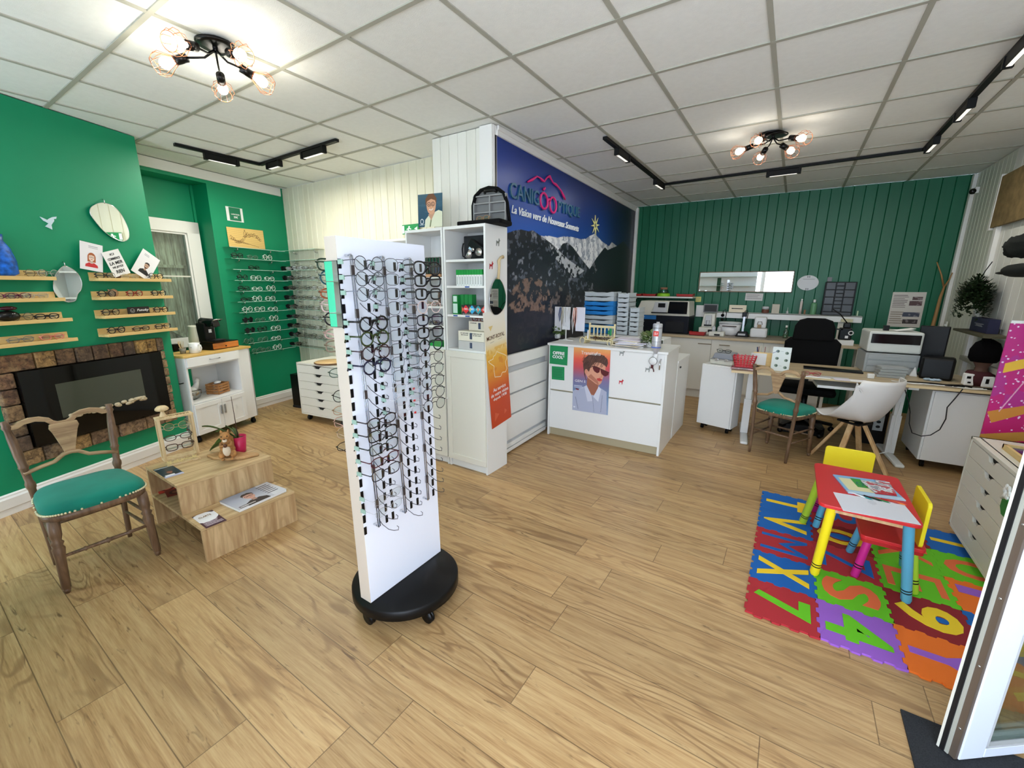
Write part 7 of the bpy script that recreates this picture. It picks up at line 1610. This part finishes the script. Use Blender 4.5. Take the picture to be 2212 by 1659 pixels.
m = MB(); m.box(0, .20, 0, .05, .06, .46); m.build('panel', BLACK, mo_, bevel=.006); m = MB(); m.box(.04, .16, -.06, .12, 0, .01); m.box(.11, .16, .0, .03, .01, .1); m.build('stand', BLACK, mo_)
m = MB(); m.box(0.06, .28, -.26, -.10, .0, .20); tag(m.build('black_device', mat('black_satin', (8, 8, 9), .42, spec=.3), None, mo_.location + Vector((0, .0, 0)), (0, 0, R(-12)), bevel=.02), 'black boxy device in front of the monitor', 'device')
t = thing('white_adapters', 'cluster of white power adapters with cables at the right end of the desk', 'adapter', (1.31, 5.0, DZ + .001), 6)
for k, (x, y, w_, h_) in enumerate(((0, .02, .09, .10), (.10, .0, .08, .09), (.06, .08, .12, .06))): m = MB(); m.box(x, x + w_, y, y + .06, 0, h_); m.build('adapter', PAPER, t, bevel=.008)
m = MB(); m.box(.01, .035, .018, .02, .06, .08); m.box(.02, .04, .018, .02, .02, .035); m.box(.12, .14, -.002, 0, .03, .07); m.build('sockets', BLACK, t)
random.seed(21)
for k in range(7):
    x0, y0 = 1.0 + .06 * k, 4.82 + .02 * (k % 3); m = MB(); m.tube([(x0 - .18, y0 + .05, DZ + .006), (x0 - .05, y0 - .02 + .03 * (k % 2), DZ + .012 + .006 * (k % 3)), (x0 + .08, y0 + .06, DZ + .008), (x0 + .2, y0 + .03 * (k % 2), DZ + .014)], .0045, 6)
    tag(m.build('desk_cable', BLACK if k % 3 else WHITE), '%s tangled cable from the left at the right end of the desk' % NUM[k], 'cable', 'tangled cables on the desk')
m = MB(); m.add([(0, 0, 0), (.05, -.01, 0), (.025, 0, .09), (.0, .04, 0), (.05, .03, 0)], [(0, 1, 2), (3, 2, 4), (0, 2, 3), (1, 4, 2)]); tag(m.build('folded_card', PAPER, None, dz(1965, 812)), 'small white folded card standing beside the monitor', 'card')
m = MB(); [m.ball((.02 * k, .01 * (k % 2), .012), .016, 7, 5, 0, (1.3, 1, .7), .3) for k in range(5)]; tag(m.build('crumpled_foil', mat('blue_white_plastic', (176, 196, 214), .4), None, dz(2000, 822)), 'crumpled blue white plastic on the desk', 'plastic')
# head bust with dark cap beside the desk
hb = thing('head_bust', 'brown mannequin bust wearing a dark knitted hat at the far right of the desk', 'mannequin', (1.41, 5.10, DZ + .001), 200)
m = MB(); m.lathe([(.085, 0), (.09, .05), (.075, .1), (.045, .12), (.042, .16), (.06, .19), (.068, .24), (.05, .29), (.02, .31)], 18, sy=.8); m.build('bust', mat('brown_bust', (92, 64, 52), .6), hb)
m = MB(); m.lathe([(.08, .20), (.10, .23), (.10, .30), (.075, .36), (.03, .39), (.001, .392)], 18, sy=.9); m.ball((.03, .02, .39), .03, 10, 6, 0, (1, 1, .8), .2); m.build('hat', mat('dark_wool', (8, 7, 9), .95, spec=.1, bump=.6, bscale=120), hb)
m = MB(); m.lathe([(.092, .0), (.10, .08), (.085, .12)], 18, sy=.85); m.build('dark_red_scarf', mat('dark_maroon', (62, 14, 22), .8), hb)

# white shell chair
ec = thing('shell_chair', 'white moulded shell chair on splayed beech legs at the desk', 'chair', (.593, 4.60, 0), 140 + 90)
shm = mat('white_shell', (232, 228, 224), .3)
def smooth(a_, b_, x): x = min(1, max(0, (x - a_) / (b_ - a_))); return x * x * (3 - 2 * x)
def shell(u, v):
    # u across, v from front lip (0) to back top (1)
    s = (u - .5) * 2
    if v < .5: y = -.24 + v / .5 * .36; z = .445 - .022 * math.sin(v / .5 * math.pi) + .02 * (1 - v / .5) ** 3
    else: q = (v - .5) / .5; y = .12 + .13 * math.sin(q * math.pi / 2) + .02 * q; z = .44 + .375 * q ** 1.15
    wd = .19 + .06 * smooth(0, .45, v) - .01 * smooth(.7, 1, v)
    if v < .1: wd *= .84 + .16 * math.sqrt(v / .1)
    if v > .92: wd *= 1 - .10 * ((v - .92) / .08) ** 2
    rise = abs(s) ** 3.2 * (.004 + .30 * smooth(.1, .66, v)) * (1 - smooth(.55, 1.0, v)); pull = abs(s) ** 2.5 * .13 * smooth(.4, .9, v)
    return Vector((s * wd, y - pull, z + rise))
m = MB(); m.grid(shell, 26, 30); m.build('seat_shell', shm, ec, solid=.010)
m = MB(); m.box(-.09, .09, -.09, .09, .395, .41); m.cyl((0, 0, .41), (0, 0, .425), .06, 14); m.build('mounting_plate', BLACKM, ec)
for k in range(4):
    u = R(156 - 230) + k * math.pi / 2; m = MB(); rf = .285
    m.bar((.06 * math.cos(u), .06 * math.sin(u), .41), (rf * math.cos(u), rf * math.sin(u), 0.0), .024, .04, up=(-math.sin(u), math.cos(u), 0)); m.build('leg', BEECH, ec, bevel=.003)

# corner stick, camera, right wall things
t = thing('forked_stick', 'tall bare forked wooden stick leaning in the back right corner', 'stick', (1.40, 6.86, .0), 0); m = MB(); m.tube([(0.0, 0, .0), (.02, .03, 1.05), (.035, .05, 1.45), (.05, .06, 1.58)], [.02, .02, .015, .010], 8); m.tube([(.045, .06, 1.56), (.0, .06, 1.7), (-.06, .06, 1.84)], [.010, .008, .006], 7); m.tube([(.045, .06, 1.55), (.075, .06, 1.64), (.09, .06, 1.72)], [.010, .007, .005], 7); m.build('branch', wood('pale_branch', (196, 150, 92), (140, 100, 60), 'Z', 1, .6, .2), t)
t = thing('dome_camera', 'small black glossy dome camera on the white corner post', 'camera', (1.47, 6.78, 2.56), 0); m = MB(); m.ball((0, 0, 0), .03, 16, 10); m.build('dome', mat('black_gloss', (16, 16, 18), .1), t); m = MB(); m.box(.01, .045, -.015, .015, -.02, .04); m.build('mount', WHITE, t)
m = MB(); m.box(1.485, 1.499, 6.69, 6.74, 1.12, 1.18); m.box(1.475, 1.485, 6.70, 6.73, 1.13, 1.15); tag(m.build('wall_socket', WHITE, bevel=.002), 'small white switch box on the narrow right hand boards', 'switch')
t = thing('bark_picture', 'brown textured picture high on the right wall', 'picture', (1.4995, 6.0, 2.10), -90); m = MB(); m.box(.02, .95, -.03, 0, .0, .45); m.build('panel', mat('brown_felt', (124, 104, 66), .9, bump=.8, bscale=60, var=.25, vscale=14), t); m = MB(); m.box(-.02, .02, -.035, 0, -.02, .47); m.build('frame_edge', TRIMW, t)
t = thing('hanging_plant', 'dark green trailing plant hanging on the right wall', 'plant', (1.39, 5.62, 1.45), 0); m = MB(); m.lathe([(.04, .05), (.06, .07), (.07, .13), (.065, .13)], 14); m.build('pot', mat('dark_pot', (40, 46, 34), .7), t); dl = mat('dark_leaf', (36, 58, 30), .5, var=.35, vscale=30)
foliage(t, 2200, .2, .2, dl, 9, 'leaves', .02, .018, .05, .24).scale = (.5, 1.35, 1); m = MB(); m.tube([(0, 0, .13), (.03, 0, .25), (.06, -.0, .33)], .004, 5); m.build('hanger', DARK, t)
t = thing('display_shelf', 'small dark wall shelf with a navy box on the right wall', 'shelf', (1.4995, 5.78, 1.17), -90); m = MB(); m.box(0, .80, -.16, 0, -.02, 0); m.build('board', mat('dark_olive_wood', (76, 72, 52), .6), t)
t = thing('navy_box', 'navy box with small pale lettering on the dark wall shelf', 'box', (1.41, 5.62, 1.171), -90); m = MB(); m.box(0, .42, 0, .07, 0, .12); m.build('box', mat('navy_card', (24, 26, 60), .5), t); m = MB(); m.box(.12, .30, -.001, 0, .05, .053); m.box(.14, .28, -.001, 0, .06, .063); m.box(.10, .32, -.001, 0, .07, .073); m.build('lettering', LGREY, t)
m = MB(); m.box(1.46, 1.499, 4.6, 5.9, .86, .90); struct(m.build('trim_9', mat('grey_ledge', (170, 168, 156), .6)))
felt = mat('black_felt', (16, 20, 16), .95, bump=.8, bscale=120)
q = wx(2204, 532, 1.38); t = thing('hat', 'round fluffy black hat hanging at the right photo edge', 'hat', q, 0); m = MB(); m.ball((0, 0, 0), .105, 22, 14, 0, (.8, 1, .8), .16); m.build('felt', felt, t); m = MB(); m.tube([(.05, 0, .06), (.08, -.02, .12), (.09, -.05, .15), (.11, -.02, .1)], .005, 6); m.build('hook', DARK, t)
q = wx(2204, 584, 1.38); t = thing('hat', 'flat black peaked cap hanging below the fluffy hat', 'hat', q, 0); m = MB(); m.ball((0, 0, 0), .12, 22, 12, 0, (.8, 1.1, .42), .04); m.ball((-.03, .12, -.015), .07, 14, 8, 0, (.9, 1, .18)); m.build('felt', felt, t)
# pink standee
sd = thing('pink_standee', 'tall magenta sparkly cardboard panel with a yellow stripe at the right edge', 'display board', (1.118, 3.78, 0), 0)
a = Art(.37, 1.36, 150); a.grad([(0, (214, 60, 60)), (.45, (200, 40, 100)), (.6, (204, 30, 120)), (1, (190, 26, 130))]); n = a.noise(8, 8, 2); a.put(n > .56, (160, 60, 160), .4); rng = random.Random(2)
for i in range(200): r_ = .003 + .002 * rng.random(); a.ell(rng.random() * .37, .45 + rng.random() * .9, r_, r_, (246, 214, 246))
a.poly([(.02, 1.04), (.37, 1.20), (.37, 1.27), (.02, 1.10)], (240, 190, 60)); a.poly([(.03, .72), (.22, .84), (.24, .89), (.0, .79)], (214, 140, 60)); a.poly([(0, .64), (.37, .74), (.37, .68), (0, .58)], (206, 150, 70)); a.ell(.27, .97, .13, .15, (84, 44, 40)); a.ell(.34, .88, .12, .16, (96, 52, 46)); a.line([(.05, .80), (.12, 1.0), (.24, 1.10)], .006, (236, 170, 200)); a.rect(0, .37, 1.345, 1.36, (240, 240, 240))
a.build('printed_face', sd, th=.012, rough=.25)

# ================================================ KIDS CORNER
cut_drawers('drawer_unit', 'cream six drawer unit on casters beside the play mat at the right', (1.03, 3.605, 0), -90, .70, .60, .455, .062, 6, .026)
wt_ = thing('lens_sample_tray', 'shallow wooden tray of dark glossy samples on the right drawer unit', 'tray', (1.10, 3.40, .6625), -90)
m = MB(); m.box(0, .52, 0, .36, 0, .008); m.box(0, .52, 0, .015, .008, .03); m.box(0, .52, .345, .36, .008, .03); m.box(0, .015, 0, .36, .008, .03); m.box(.505, .52, 0, .36, .008, .03); m.build('frame', OAKL, wt_)
for i in range(6): m = MB(); m.box(.02 + .081 * i, .095 + .081 * i, .02, .34, .009, .018); m.build('sample', mat('sample_%d' % i, [(60, 50, 120), (40, 44, 60), (110, 90, 50), (36, 60, 50), (30, 34, 44), (60, 40, 60)][i], .15), wt_)
tm = thing('toy_flower', 'white toy flower with a green leaf on the edge of the right drawer unit', 'toy', (1.022, 2.96, .56), -90); m = MB()
for k in range(6): u = k * math.pi / 3; m.ball((.025 * math.cos(u), -.006, .025 * math.sin(u)), .016, 8, 6, 0, (1, .4, 1))
m.tube([(0, -.006, 0), (-.04, -.006, -.05)], .006, 6); m.build('flower', PAPER, tm); m = MB(); m.prism([(-.03, -.05), (.02, -.03), (.05, -.05), (.05, -.12), (.0, -.12), (-.03, -.09)], -.006, -.001); m.build('leaf', mat('leaf_green', (40, 130, 60), .5), tm)
# foam mat tiles
TS = .297; MX, MY = -.003, 2.088
def sq_wave(t_, n=4):    # interlocking teeth offset along a shared edge
    k = t_ * n * 2; return (1 if int(k) % 2 == 0 else -1) * .007
def edge(p, q, nrm, flat=False):
    out = []
    N = 8
    for i in range(N):
        s_ = (1 if i % 2 == 0 else -1) * .006 * (0 if flat else 1)
        a_ = i / N; b_ = (i + 1) / N; g = .012
        for u in (a_ + (g if i else 0), b_ - (g if i < N - 1 else 0)):
            out.append((p[0] + (q[0] - p[0]) * u + nrm[0] * s_, p[1] + (q[1] - p[1]) * u + nrm[1] * s_))
    return out
FC = {'red': (178, 42, 50), 'blue': (16, 98, 178), 'green': (104, 196, 28), 'purple': (156, 96, 200), 'orange': (240, 116, 32), 'yellow': (246, 206, 40), 'salmon': (232, 110, 62), 'dark': (142, 28, 36)}
foam = {k: mat('foam_' + k, c, .85, bump=.5, bscale=500) for k, c in FC.items()}
grid_ = {(0, 0): ('red', '7', 'green'), (0, 1): ('blue', 'X', 'yellow'), (0, 2): ('red', 'M', 'blue'), (0, 3): ('blue', 'V', 'yellow'), (0, 4): ('blue', 'T', 'yellow'),
         (1, 0): ('purple', '4', 'green', 'orange'), (1, 1): ('green', 'S', 'salmon'), (1, 2): ('red', 'Z', 'blue'), (1, 3): ('dark', 'O', 'yellow', 'blue'), (1, 4): ('red', 'B', 'blue'),
         (2, 0): ('orange', 'Y', 'purple'), (2, 1): ('dark', '9', 'yellow', 'blue'), (2, 2): ('green', 'E', 'salmon'), (2, 3): ('green', 'K', 'salmon'), (2, 4): ('dark', 'H', 'blue'),
         (3, 0): ('orange', 'R', 'yellow'), (3, 1): ('blue', '3', 'yellow'), (3, 2): ('orange', 'F', 'purple'), (3, 3): ('green', 'O', 'salmon'), (3, 4): ('blue', 'I', 'yellow'),
         (4, 0): ('blue', 'A', 'yellow'), (4, 1): ('dark', 'D', 'yellow'), (4, 2): ('green', 'P', 'orange')}
for (i, j), v in grid_.items():
    x0, y0 = MX + TS * i, MY + TS * j; g = .0007
    P = edge((g, g), (TS - g, g), (0, 1)) + edge((TS - g, g), (TS - g, TS - g), (1, 0)) + edge((TS - g, TS - g), (g, TS - g), (0, 1))[::1] + edge((g, TS - g), (g, g), (1, 0))
    # keep neighbouring edges complementary: mirrored order on the far sides
    A_ = edge((g, g), (TS - g, g), (0, 1)); B_ = edge((TS - g, g), (TS - g, TS - g), (1, 0)); C_ = edge((g, TS - g), (TS - g, TS - g), (0, 1))[::-1]; D_ = edge((g, g), (g, TS - g), (1, 0))[::-1]
    P = A_[:-1] + B_[:-1] + C_[:-1] + D_[:-1]
    t = thing('foam_tile', '%s foam play mat tile with %s %s %s%s' % (v[0].replace('dark', 'dark red'), 'an orange red' if v[2] == 'salmon' else 'a ' + v[2], 'number' if v[1].isdigit() else 'letter', v[1], '' if v[1] != 'O' else (' around blue' if i == 1 else ' beside the drawer unit')), 'play mat', (x0, y0, 0.0005), 0, 'interlocking foam alphabet mat')
    m = MB(); m.prismz(P, 0, .010); m.build('foam_base', foam[v[0]], t)
    L_ = .24; wd = {'I': .035, '7': .13, 'T': .15}.get(v[1], .17)
    text(v[1], wd * 1.1, L_, t, (TS / 2, TS / 2, .0108), foam[v[2]], 'letter', (0, 0, -math.pi / 2), 0, .0012, .0 if v[1] in 'MKZRBE' else .03)
    if len(v) > 3:
        m = MB(); q = {'4': (.13, .115, .05, .016), 'O': (.148, .148, .06, .035), '9': (.195, .148, .03, .022)}[v[1]]; m.prismz([(q[0] + q[2] * math.cos(u), q[1] + q[3] * math.sin(u)) for u in np.linspace(0, 6.28, 21)[:-1]], .0102, .0116); m.build('inner_piece', foam[v[3]], t)
# crayon leg furniture
def crayon(p, q, r, mt, parent):
    p, q = Vector(p), Vector(q); m = MB(); prof = [(0, r * .8), (.012, r * .82), (.03, r), (.95, r), (1, r)]
    m.tube([p.lerp(q, t_) for t_, _ in prof], [v for _, v in prof], 20); L_ = (q - p).length; d = (q - p) / L_; o = m.build('leg', mt, parent)
    m = MB()
    for z in (.055, .070): m.cyl(p + d * z, p + d * (z + .006), r * 1.02, 20)
    m.build('black_bands', BLACK, o); return o
def rrect(x0, x1, y0, y1, r, n=5):
    out = []
    for cx, cy, a0 in ((x1 - r, y0 + r, -90), (x1 - r, y1 - r, 0), (x0 + r, y1 - r, 90), (x0 + r, y0 + r, 180)):
        for k in range(n + 1): u = R(a0 + 90 * k / n); out.append((cx + r * math.cos(u), cy + r * math.sin(u)))
    return out
KZ = .475
kt = thing('kids_table', 'red childrens table on crayon shaped legs', 'table', (.245, 2.50, .011), 0)
m = MB(); m.prismz(rrect(0, .40, 0, .62, .035), KZ - .03, KZ - .011); m.build('tabletop', RED, kt, bevel=.004)
m = MB(); m.box(.06, .34, .06, .56, KZ - .07, KZ - .031); m.build('apron', BEECH, kt)
for (fx, fy, tx, ty, c) in ((.045, .105, .065, .075, YELLOW), (.425, .105, .36, .075, TEALB), (.0, .70, .05, .56, LIME), (.415, .66, .36, .56, ORANGE)): crayon((fx, fy, 0), (tx, ty, KZ - .031), .022, c, kt)
def kchair(label, loc, rot, cols):
    t = thing('kids_chair', label, 'chair', loc, rot)
    m = MB(); m.prismz(rrect(-.14, .14, -.13, .13, .025), .235, .255); m.build('seat', RED, t, bevel=.003); m = MB(); m.prism([(x, z) for x, z in rrect(-.13, .13, .2555, .50, .02)], .095, .112); m.build('backrest', YELLOW, t, bevel=.003)
    m = MB(); m.prismz(rrect(-.135, .135, -.125, .125, .02), .216, .2345); m.build('lower_seat_board', mat('dark_red_paint', (186, 34, 36), .4), t)
    for (x, y), c in zip(((-.10, -.09), (.10, -.09), (-.10, .09), (.10, .09)), cols): crayon((x * 1.3, y * 1.35, 0), (x, y, .216), .019, c, t)
    return t
kchair('childrens chair with yellow back and red seat at the right side of the table', (.595, 2.835, .011), -90, (TEALB, MAG, TEALB, LIME))
kchair('childrens chair with yellow back behind the red table', (.445, 3.30, .011), 0, (TEALB, ORANGE, MAG, LIME))
tz_ = .011 + KZ - .0105
def w1(a, t, w_, h_): a.c[:] = (232, 232, 240); a.ell(w_ * .52, h_ * .75, w_ * .06, h_ * .1, (206, 206, 214), 0, .6)
flat_art([(1804, 1062), (1958, 1093), (1983, 1131), (1817, 1105)], tz_, 'large blank white sheet at the front of the red table', w1, 'paper_sheet', 50, .001, 'paper')
def w2(a, t, w_, h_):
    a.c[:] = (140, 190, 230); a.rect(w_ * .06, w_ * .9, h_ * .15, h_ * .85, (236, 228, 180)); a.rect(w_ * .3, w_ * .5, h_ * .4, h_ * .9, (60, 160, 60)); a.ring(w_ * .4, h_ * .6, w_ * .06, h_ * .12, w_ * .02, (30, 90, 120)); a.rect(0, w_, 0, h_ * .12, (190, 220, 240))
flat_art([(1810, 1030), (1912, 1040), (1955, 1085), (1820, 1062)], tz_, 'light blue colouring book with a picture under the leaflets', w2, 'colouring_book', 80, .006, 'book', None, .006)
def w3(a, t, w_, h_):
    a.c[:] = (226, 226, 230); n = a.noise(30, 30, 4); a.put(n > .58, (190, 60, 70), .8); a.put(n < .42, (120, 120, 134), .6); a.rect(0, w_, 0, h_ * .08, (200, 50, 60))
flat_art([(1862, 1040), (1905, 1044), (1936, 1072), (1888, 1066)], tz_ + .008, 'red and white leaflet on the colouring book', w3, 'leaflet', 50, .002, 'leaflet')
flat_art([(1886, 1036), (1918, 1042), (1940, 1070), (1908, 1064)], tz_ + .012, 'grey and white folded leaflet on top of the pile', w3, 'leaflet', 50, .002, 'leaflet')
for k, (px, py, c) in enumerate(((1850, 1068, PAPER), (1866, 1073, mat('pencil_teal', (50, 150, 150), .4)), (1884, 1076, DARK), (1902, 1080, mat('pencil_green', (40, 120, 60), .4)), (1922, 1082, mat('pencil_red', (190, 50, 50), .4)), (1936, 1085, ORANGE))):
    p = fl(px, py, tz_ + .005); m = MB(); m.tube([(-.035, 0, 0), (.028, 0, 0), (.04, 0, 0)], [.0035, .0035, .0006], 6); tag(m.build('pencil', c, None, p, (0, 0, R(-28 + 3 * k))), '%s crayon from the left lying between the book and the white sheet' % NUM[k], 'crayon', 'crayons on the red table')

# ================================================ GLASS DOOR AND DOORMAT
dn = thing('door_1', None, None, (.660, 1.727, .012), 38.2); struct(dn)
WD, HD, T = .86, 2.12, .052
dwm = mat('white_pvc', (226, 232, 244), .3)
m = MB(); m.box(0, .09, 0, T, 0, HD); m.box(WD - .1, WD, 0, T, 0, HD); m.box(.09, WD - .1, 0, T, 0, .04); m.box(.09, WD - .1, 0, T, HD - .1, HD); m.build('leaf_frame', dwm, dn, bevel=.003)
m = MB(); m.box(.09, .097, .0, .012, .04, HD - .1); m.box(.09, WD - .1, .0, .012, .04, .049); m.build('glazing_bead', LGREY, dn)
m = MB(); m.box(.09, WD - .1, .02, .032, .04, HD - .1); m.build('glass_pane', GLASS, dn)
m = MB(); m.box(-.012, -.0002, .004, .022, 0, HD); m.build('edge_channel', mat('bronze_channel', (112, 98, 86), .4, .4), dn)
m = MB(); m.box(-.016, -.0002, .022, .032, 0, HD); m.build('edge_strip', mat('edge_grey_strip', (176, 176, 164), .4), dn)
m = MB(); m.box(-.020, -.0002, .032, .045, 0, HD); m.build('rubber_gasket', mat('rubber', (14, 14, 18), .6), dn)
m = MB(); m.box(-.022, -.0002, .045, .052, 0, HD); m.build('edge_lip', OFFW, dn)
for k in range(8): m = MB(); m.cyl((-.0135, .013, .12 + .25 * k), (-.012, .013, .12 + .25 * k), .004, 8); m.build('screw', CHROME, dn)
rugm = mat('charcoal_carpet', (40, 42, 46), .95, bump=1.0, bscale=900, var=.5, vscale=300)
dmt = MB(); dmt.box(.535, 1.6, .9, 1.86, 0, .008); tag(dmt.build('doormat', rugm), 'charcoal entrance mat beneath the open glass door', 'doormat')

# ================================================ CEILING LAMPS AND TRACKS
def cage_lamp(label, c, bulbs, power, lit, seed=0):
    t = thing('ceiling_lamp', label, 'lamp', (c.x, c.y, CEIL), 0)
    bm = mat('lamp_black', (18, 16, 16), .3, .5)
    m = MB(); m.lathe([(.001, -.045), (.012, -.045), (.012, -.03)], 12); m.lathe([(.06, -.026), (.085, -.024), (.085, -.018), (.06, -.016)], 28, c=(.02, .0, 0)); m.lathe([(.085, -.012), (.09, -.008), (.09, -.0005)], 28, c=(-.015, .01, 0)); m.cyl((0, 0, -.045), (0, 0, -.001), .012, 10)
    m.build('canopy', bm, t); bl_ = mat('bulb_lit_%d' % lit, (255, 244, 222) if lit > 5 else (255, 226, 196), .3, emit=lit)
    for i, b in enumerate(bulbs):
        d = Vector((b.x - c.x, b.y - c.y, 0)); L_ = d.length; d.normalize(); tip = Vector((b.x - c.x, b.y - c.y, b.z - CEIL)); sock = tip - d * .085 + Vector((0, 0, .028)); ax = (tip - sock).normalized()
        m = MB(); m.tube([(0, 0, -.035), d * (L_ * .22) + Vector((0, 0, -.075)), d * (L_ * .42) + Vector((0, 0, -.08)), sock - ax * .03], .005, 8); m.build('arm', bm, t)
        m = MB(); m.cyl(sock - ax * .032, sock + ax * .028, .021, 16); o = m.build('socket', bm, t)
        m = MB(); q = ax.to_track_quat('Z', 'Y').to_matrix().to_4x4(); m.M = Matrix.Translation(sock + ax * .03) @ q
        m.lathe([(.012, 0), (.014, .01), (.024, .028), (.028, .045), (.024, .062), (.012, .072), (.001, .074)], 16); ob = m.build('bulb', bl_, t)
        m = MB(); m.M = Matrix.Translation(sock + ax * .022) @ q; n = 10
        for k in range(n):
            u = 2 * math.pi * k / n; cs, sn = math.cos(u), math.sin(u); prof = [(.019, 0), (.034, .03), (.055, .062), (.052, .085), (.036, .108)] if i % 2 else [(.019, 0), (.03, .02), (.05, .045), (.056, .075), (.04, .105)]
            m.tube([(r_ * cs, r_ * sn, z) for r_, z in prof], .0015, 4)
        for r_, z in ((.036 if i % 2 else .04, .107), (.02, .002)): m.tube([(r_ * math.cos(u), r_ * math.sin(u), z) for u in np.linspace(0, 6.28, 17)[:-1]], .0018, 4, closed=True)
        m.build('wire_cage', COPPER, t)
        if power:
            ld = bpy.data.lights.new('bulb_light', 'POINT'); ld.energy = power; ld.color = (1.0, .96, .86); ld.shadow_soft_size = .05
            lo = bpy.data.objects.new('bulb_light', ld); COL.objects.link(lo); lo.parent = t; lo.location = tip + ax * .045 - Vector((0, 0, .02))
    return t
bz = CEIL - .12
cage_lamp('black ceiling lamp with five brightly lit copper cage bulbs at the left', fl(465, 105, CEIL - .03), [fl(380, 92, bz), fl(352, 138, bz), fl(482, 196, bz), fl(572, 180, bz), fl(522, 119, bz)], .8, 9)
cage_lamp('black ceiling lamp with five dim copper cage bulbs at the right', fl(1670, 296, CEIL - .03), [fl(1637, 304, bz), fl(1592, 329, bz), fl(1641, 341, bz), fl(1711, 327, bz), fl(1736, 299, bz)], 0.4, 2)
def track(name_label, pts, heads):
    t = thing('lighting_track', name_label, 'track light', (pts[0][0], pts[0][1], CEIL), 0); o0 = Vector((pts[0][0], pts[0][1], 0))
    for k in range(len(pts) - 1): m = MB(); m.bar(Vector((*pts[k], -.011)) - o0, Vector((*pts[k + 1], -.011)) - o0, .036, .022); m.build('track_rail', BLACKM, t)
    for (x0, y0, x1, y1) in heads:
        a_ = Vector((x0, y0, -.05)) - o0; b_ = Vector((x1, y1, -.05)) - o0; m = MB(); m.bar(a_, b_, .032, .05); v = (b_ - a_).normalized(); m.bar(a_ - v * .005, a_ + v * .02, .045, .058); m.bar(b_ - v * .02, b_ + v * .005, .045, .058); m.build('linear_spot', BLACKM, t, bevel=.002)
        m = MB(); m.bar(a_ + v * .03 + Vector((0, 0, -.0262)), b_ - v * .03 + Vector((0, 0, -.0262)), .022, .002); m.build('diffuser', mat('dim_diffuser', (255, 250, 240), .4, emit=.5), t)
        ld = bpy.data.lights.new('spot_light', 'AREA'); ld.shape = 'RECTANGLE'; ld.size = (b_ - a_).length; ld.size_y = .03; ld.energy = TRACKP; ld.color = (1, .97, .88)
        lo = bpy.data.objects.new('spot_light', ld); COL.objects.link(lo); lo.parent = t; lo.location = (a_ + b_) / 2 + Vector((0, 0, -.032)); lo.rotation_euler = (0, 0, math.atan2(v.y, v.x))
TRACKP = 6
track('black L shaped lighting track on the ceiling at the left', [(-4.75, 1.79), (-4.76, 2.53), (-3.43, 2.50)], [(-4.75, 2.02, -4.75, 2.31), (-4.62, 2.53, -4.39, 2.53), (-3.98, 2.515, -3.63, 2.505)])
TRACKP = 2.5
track('long black lighting track on the ceiling at the right', [(-1.484, 3.67), (-1.495, 5.63), (.82, 5.5), (.80, 2.6)], [(-1.475, 3.94, -1.47, 4.24), (-1.49, 5.26, -1.48, 5.58), (-.40, 5.565, -.10, 5.555), (.815, 5.05, .815, 5.35), (.81, 4.2, .81, 4.5), (.80, 3.3, .80, 3.6)])
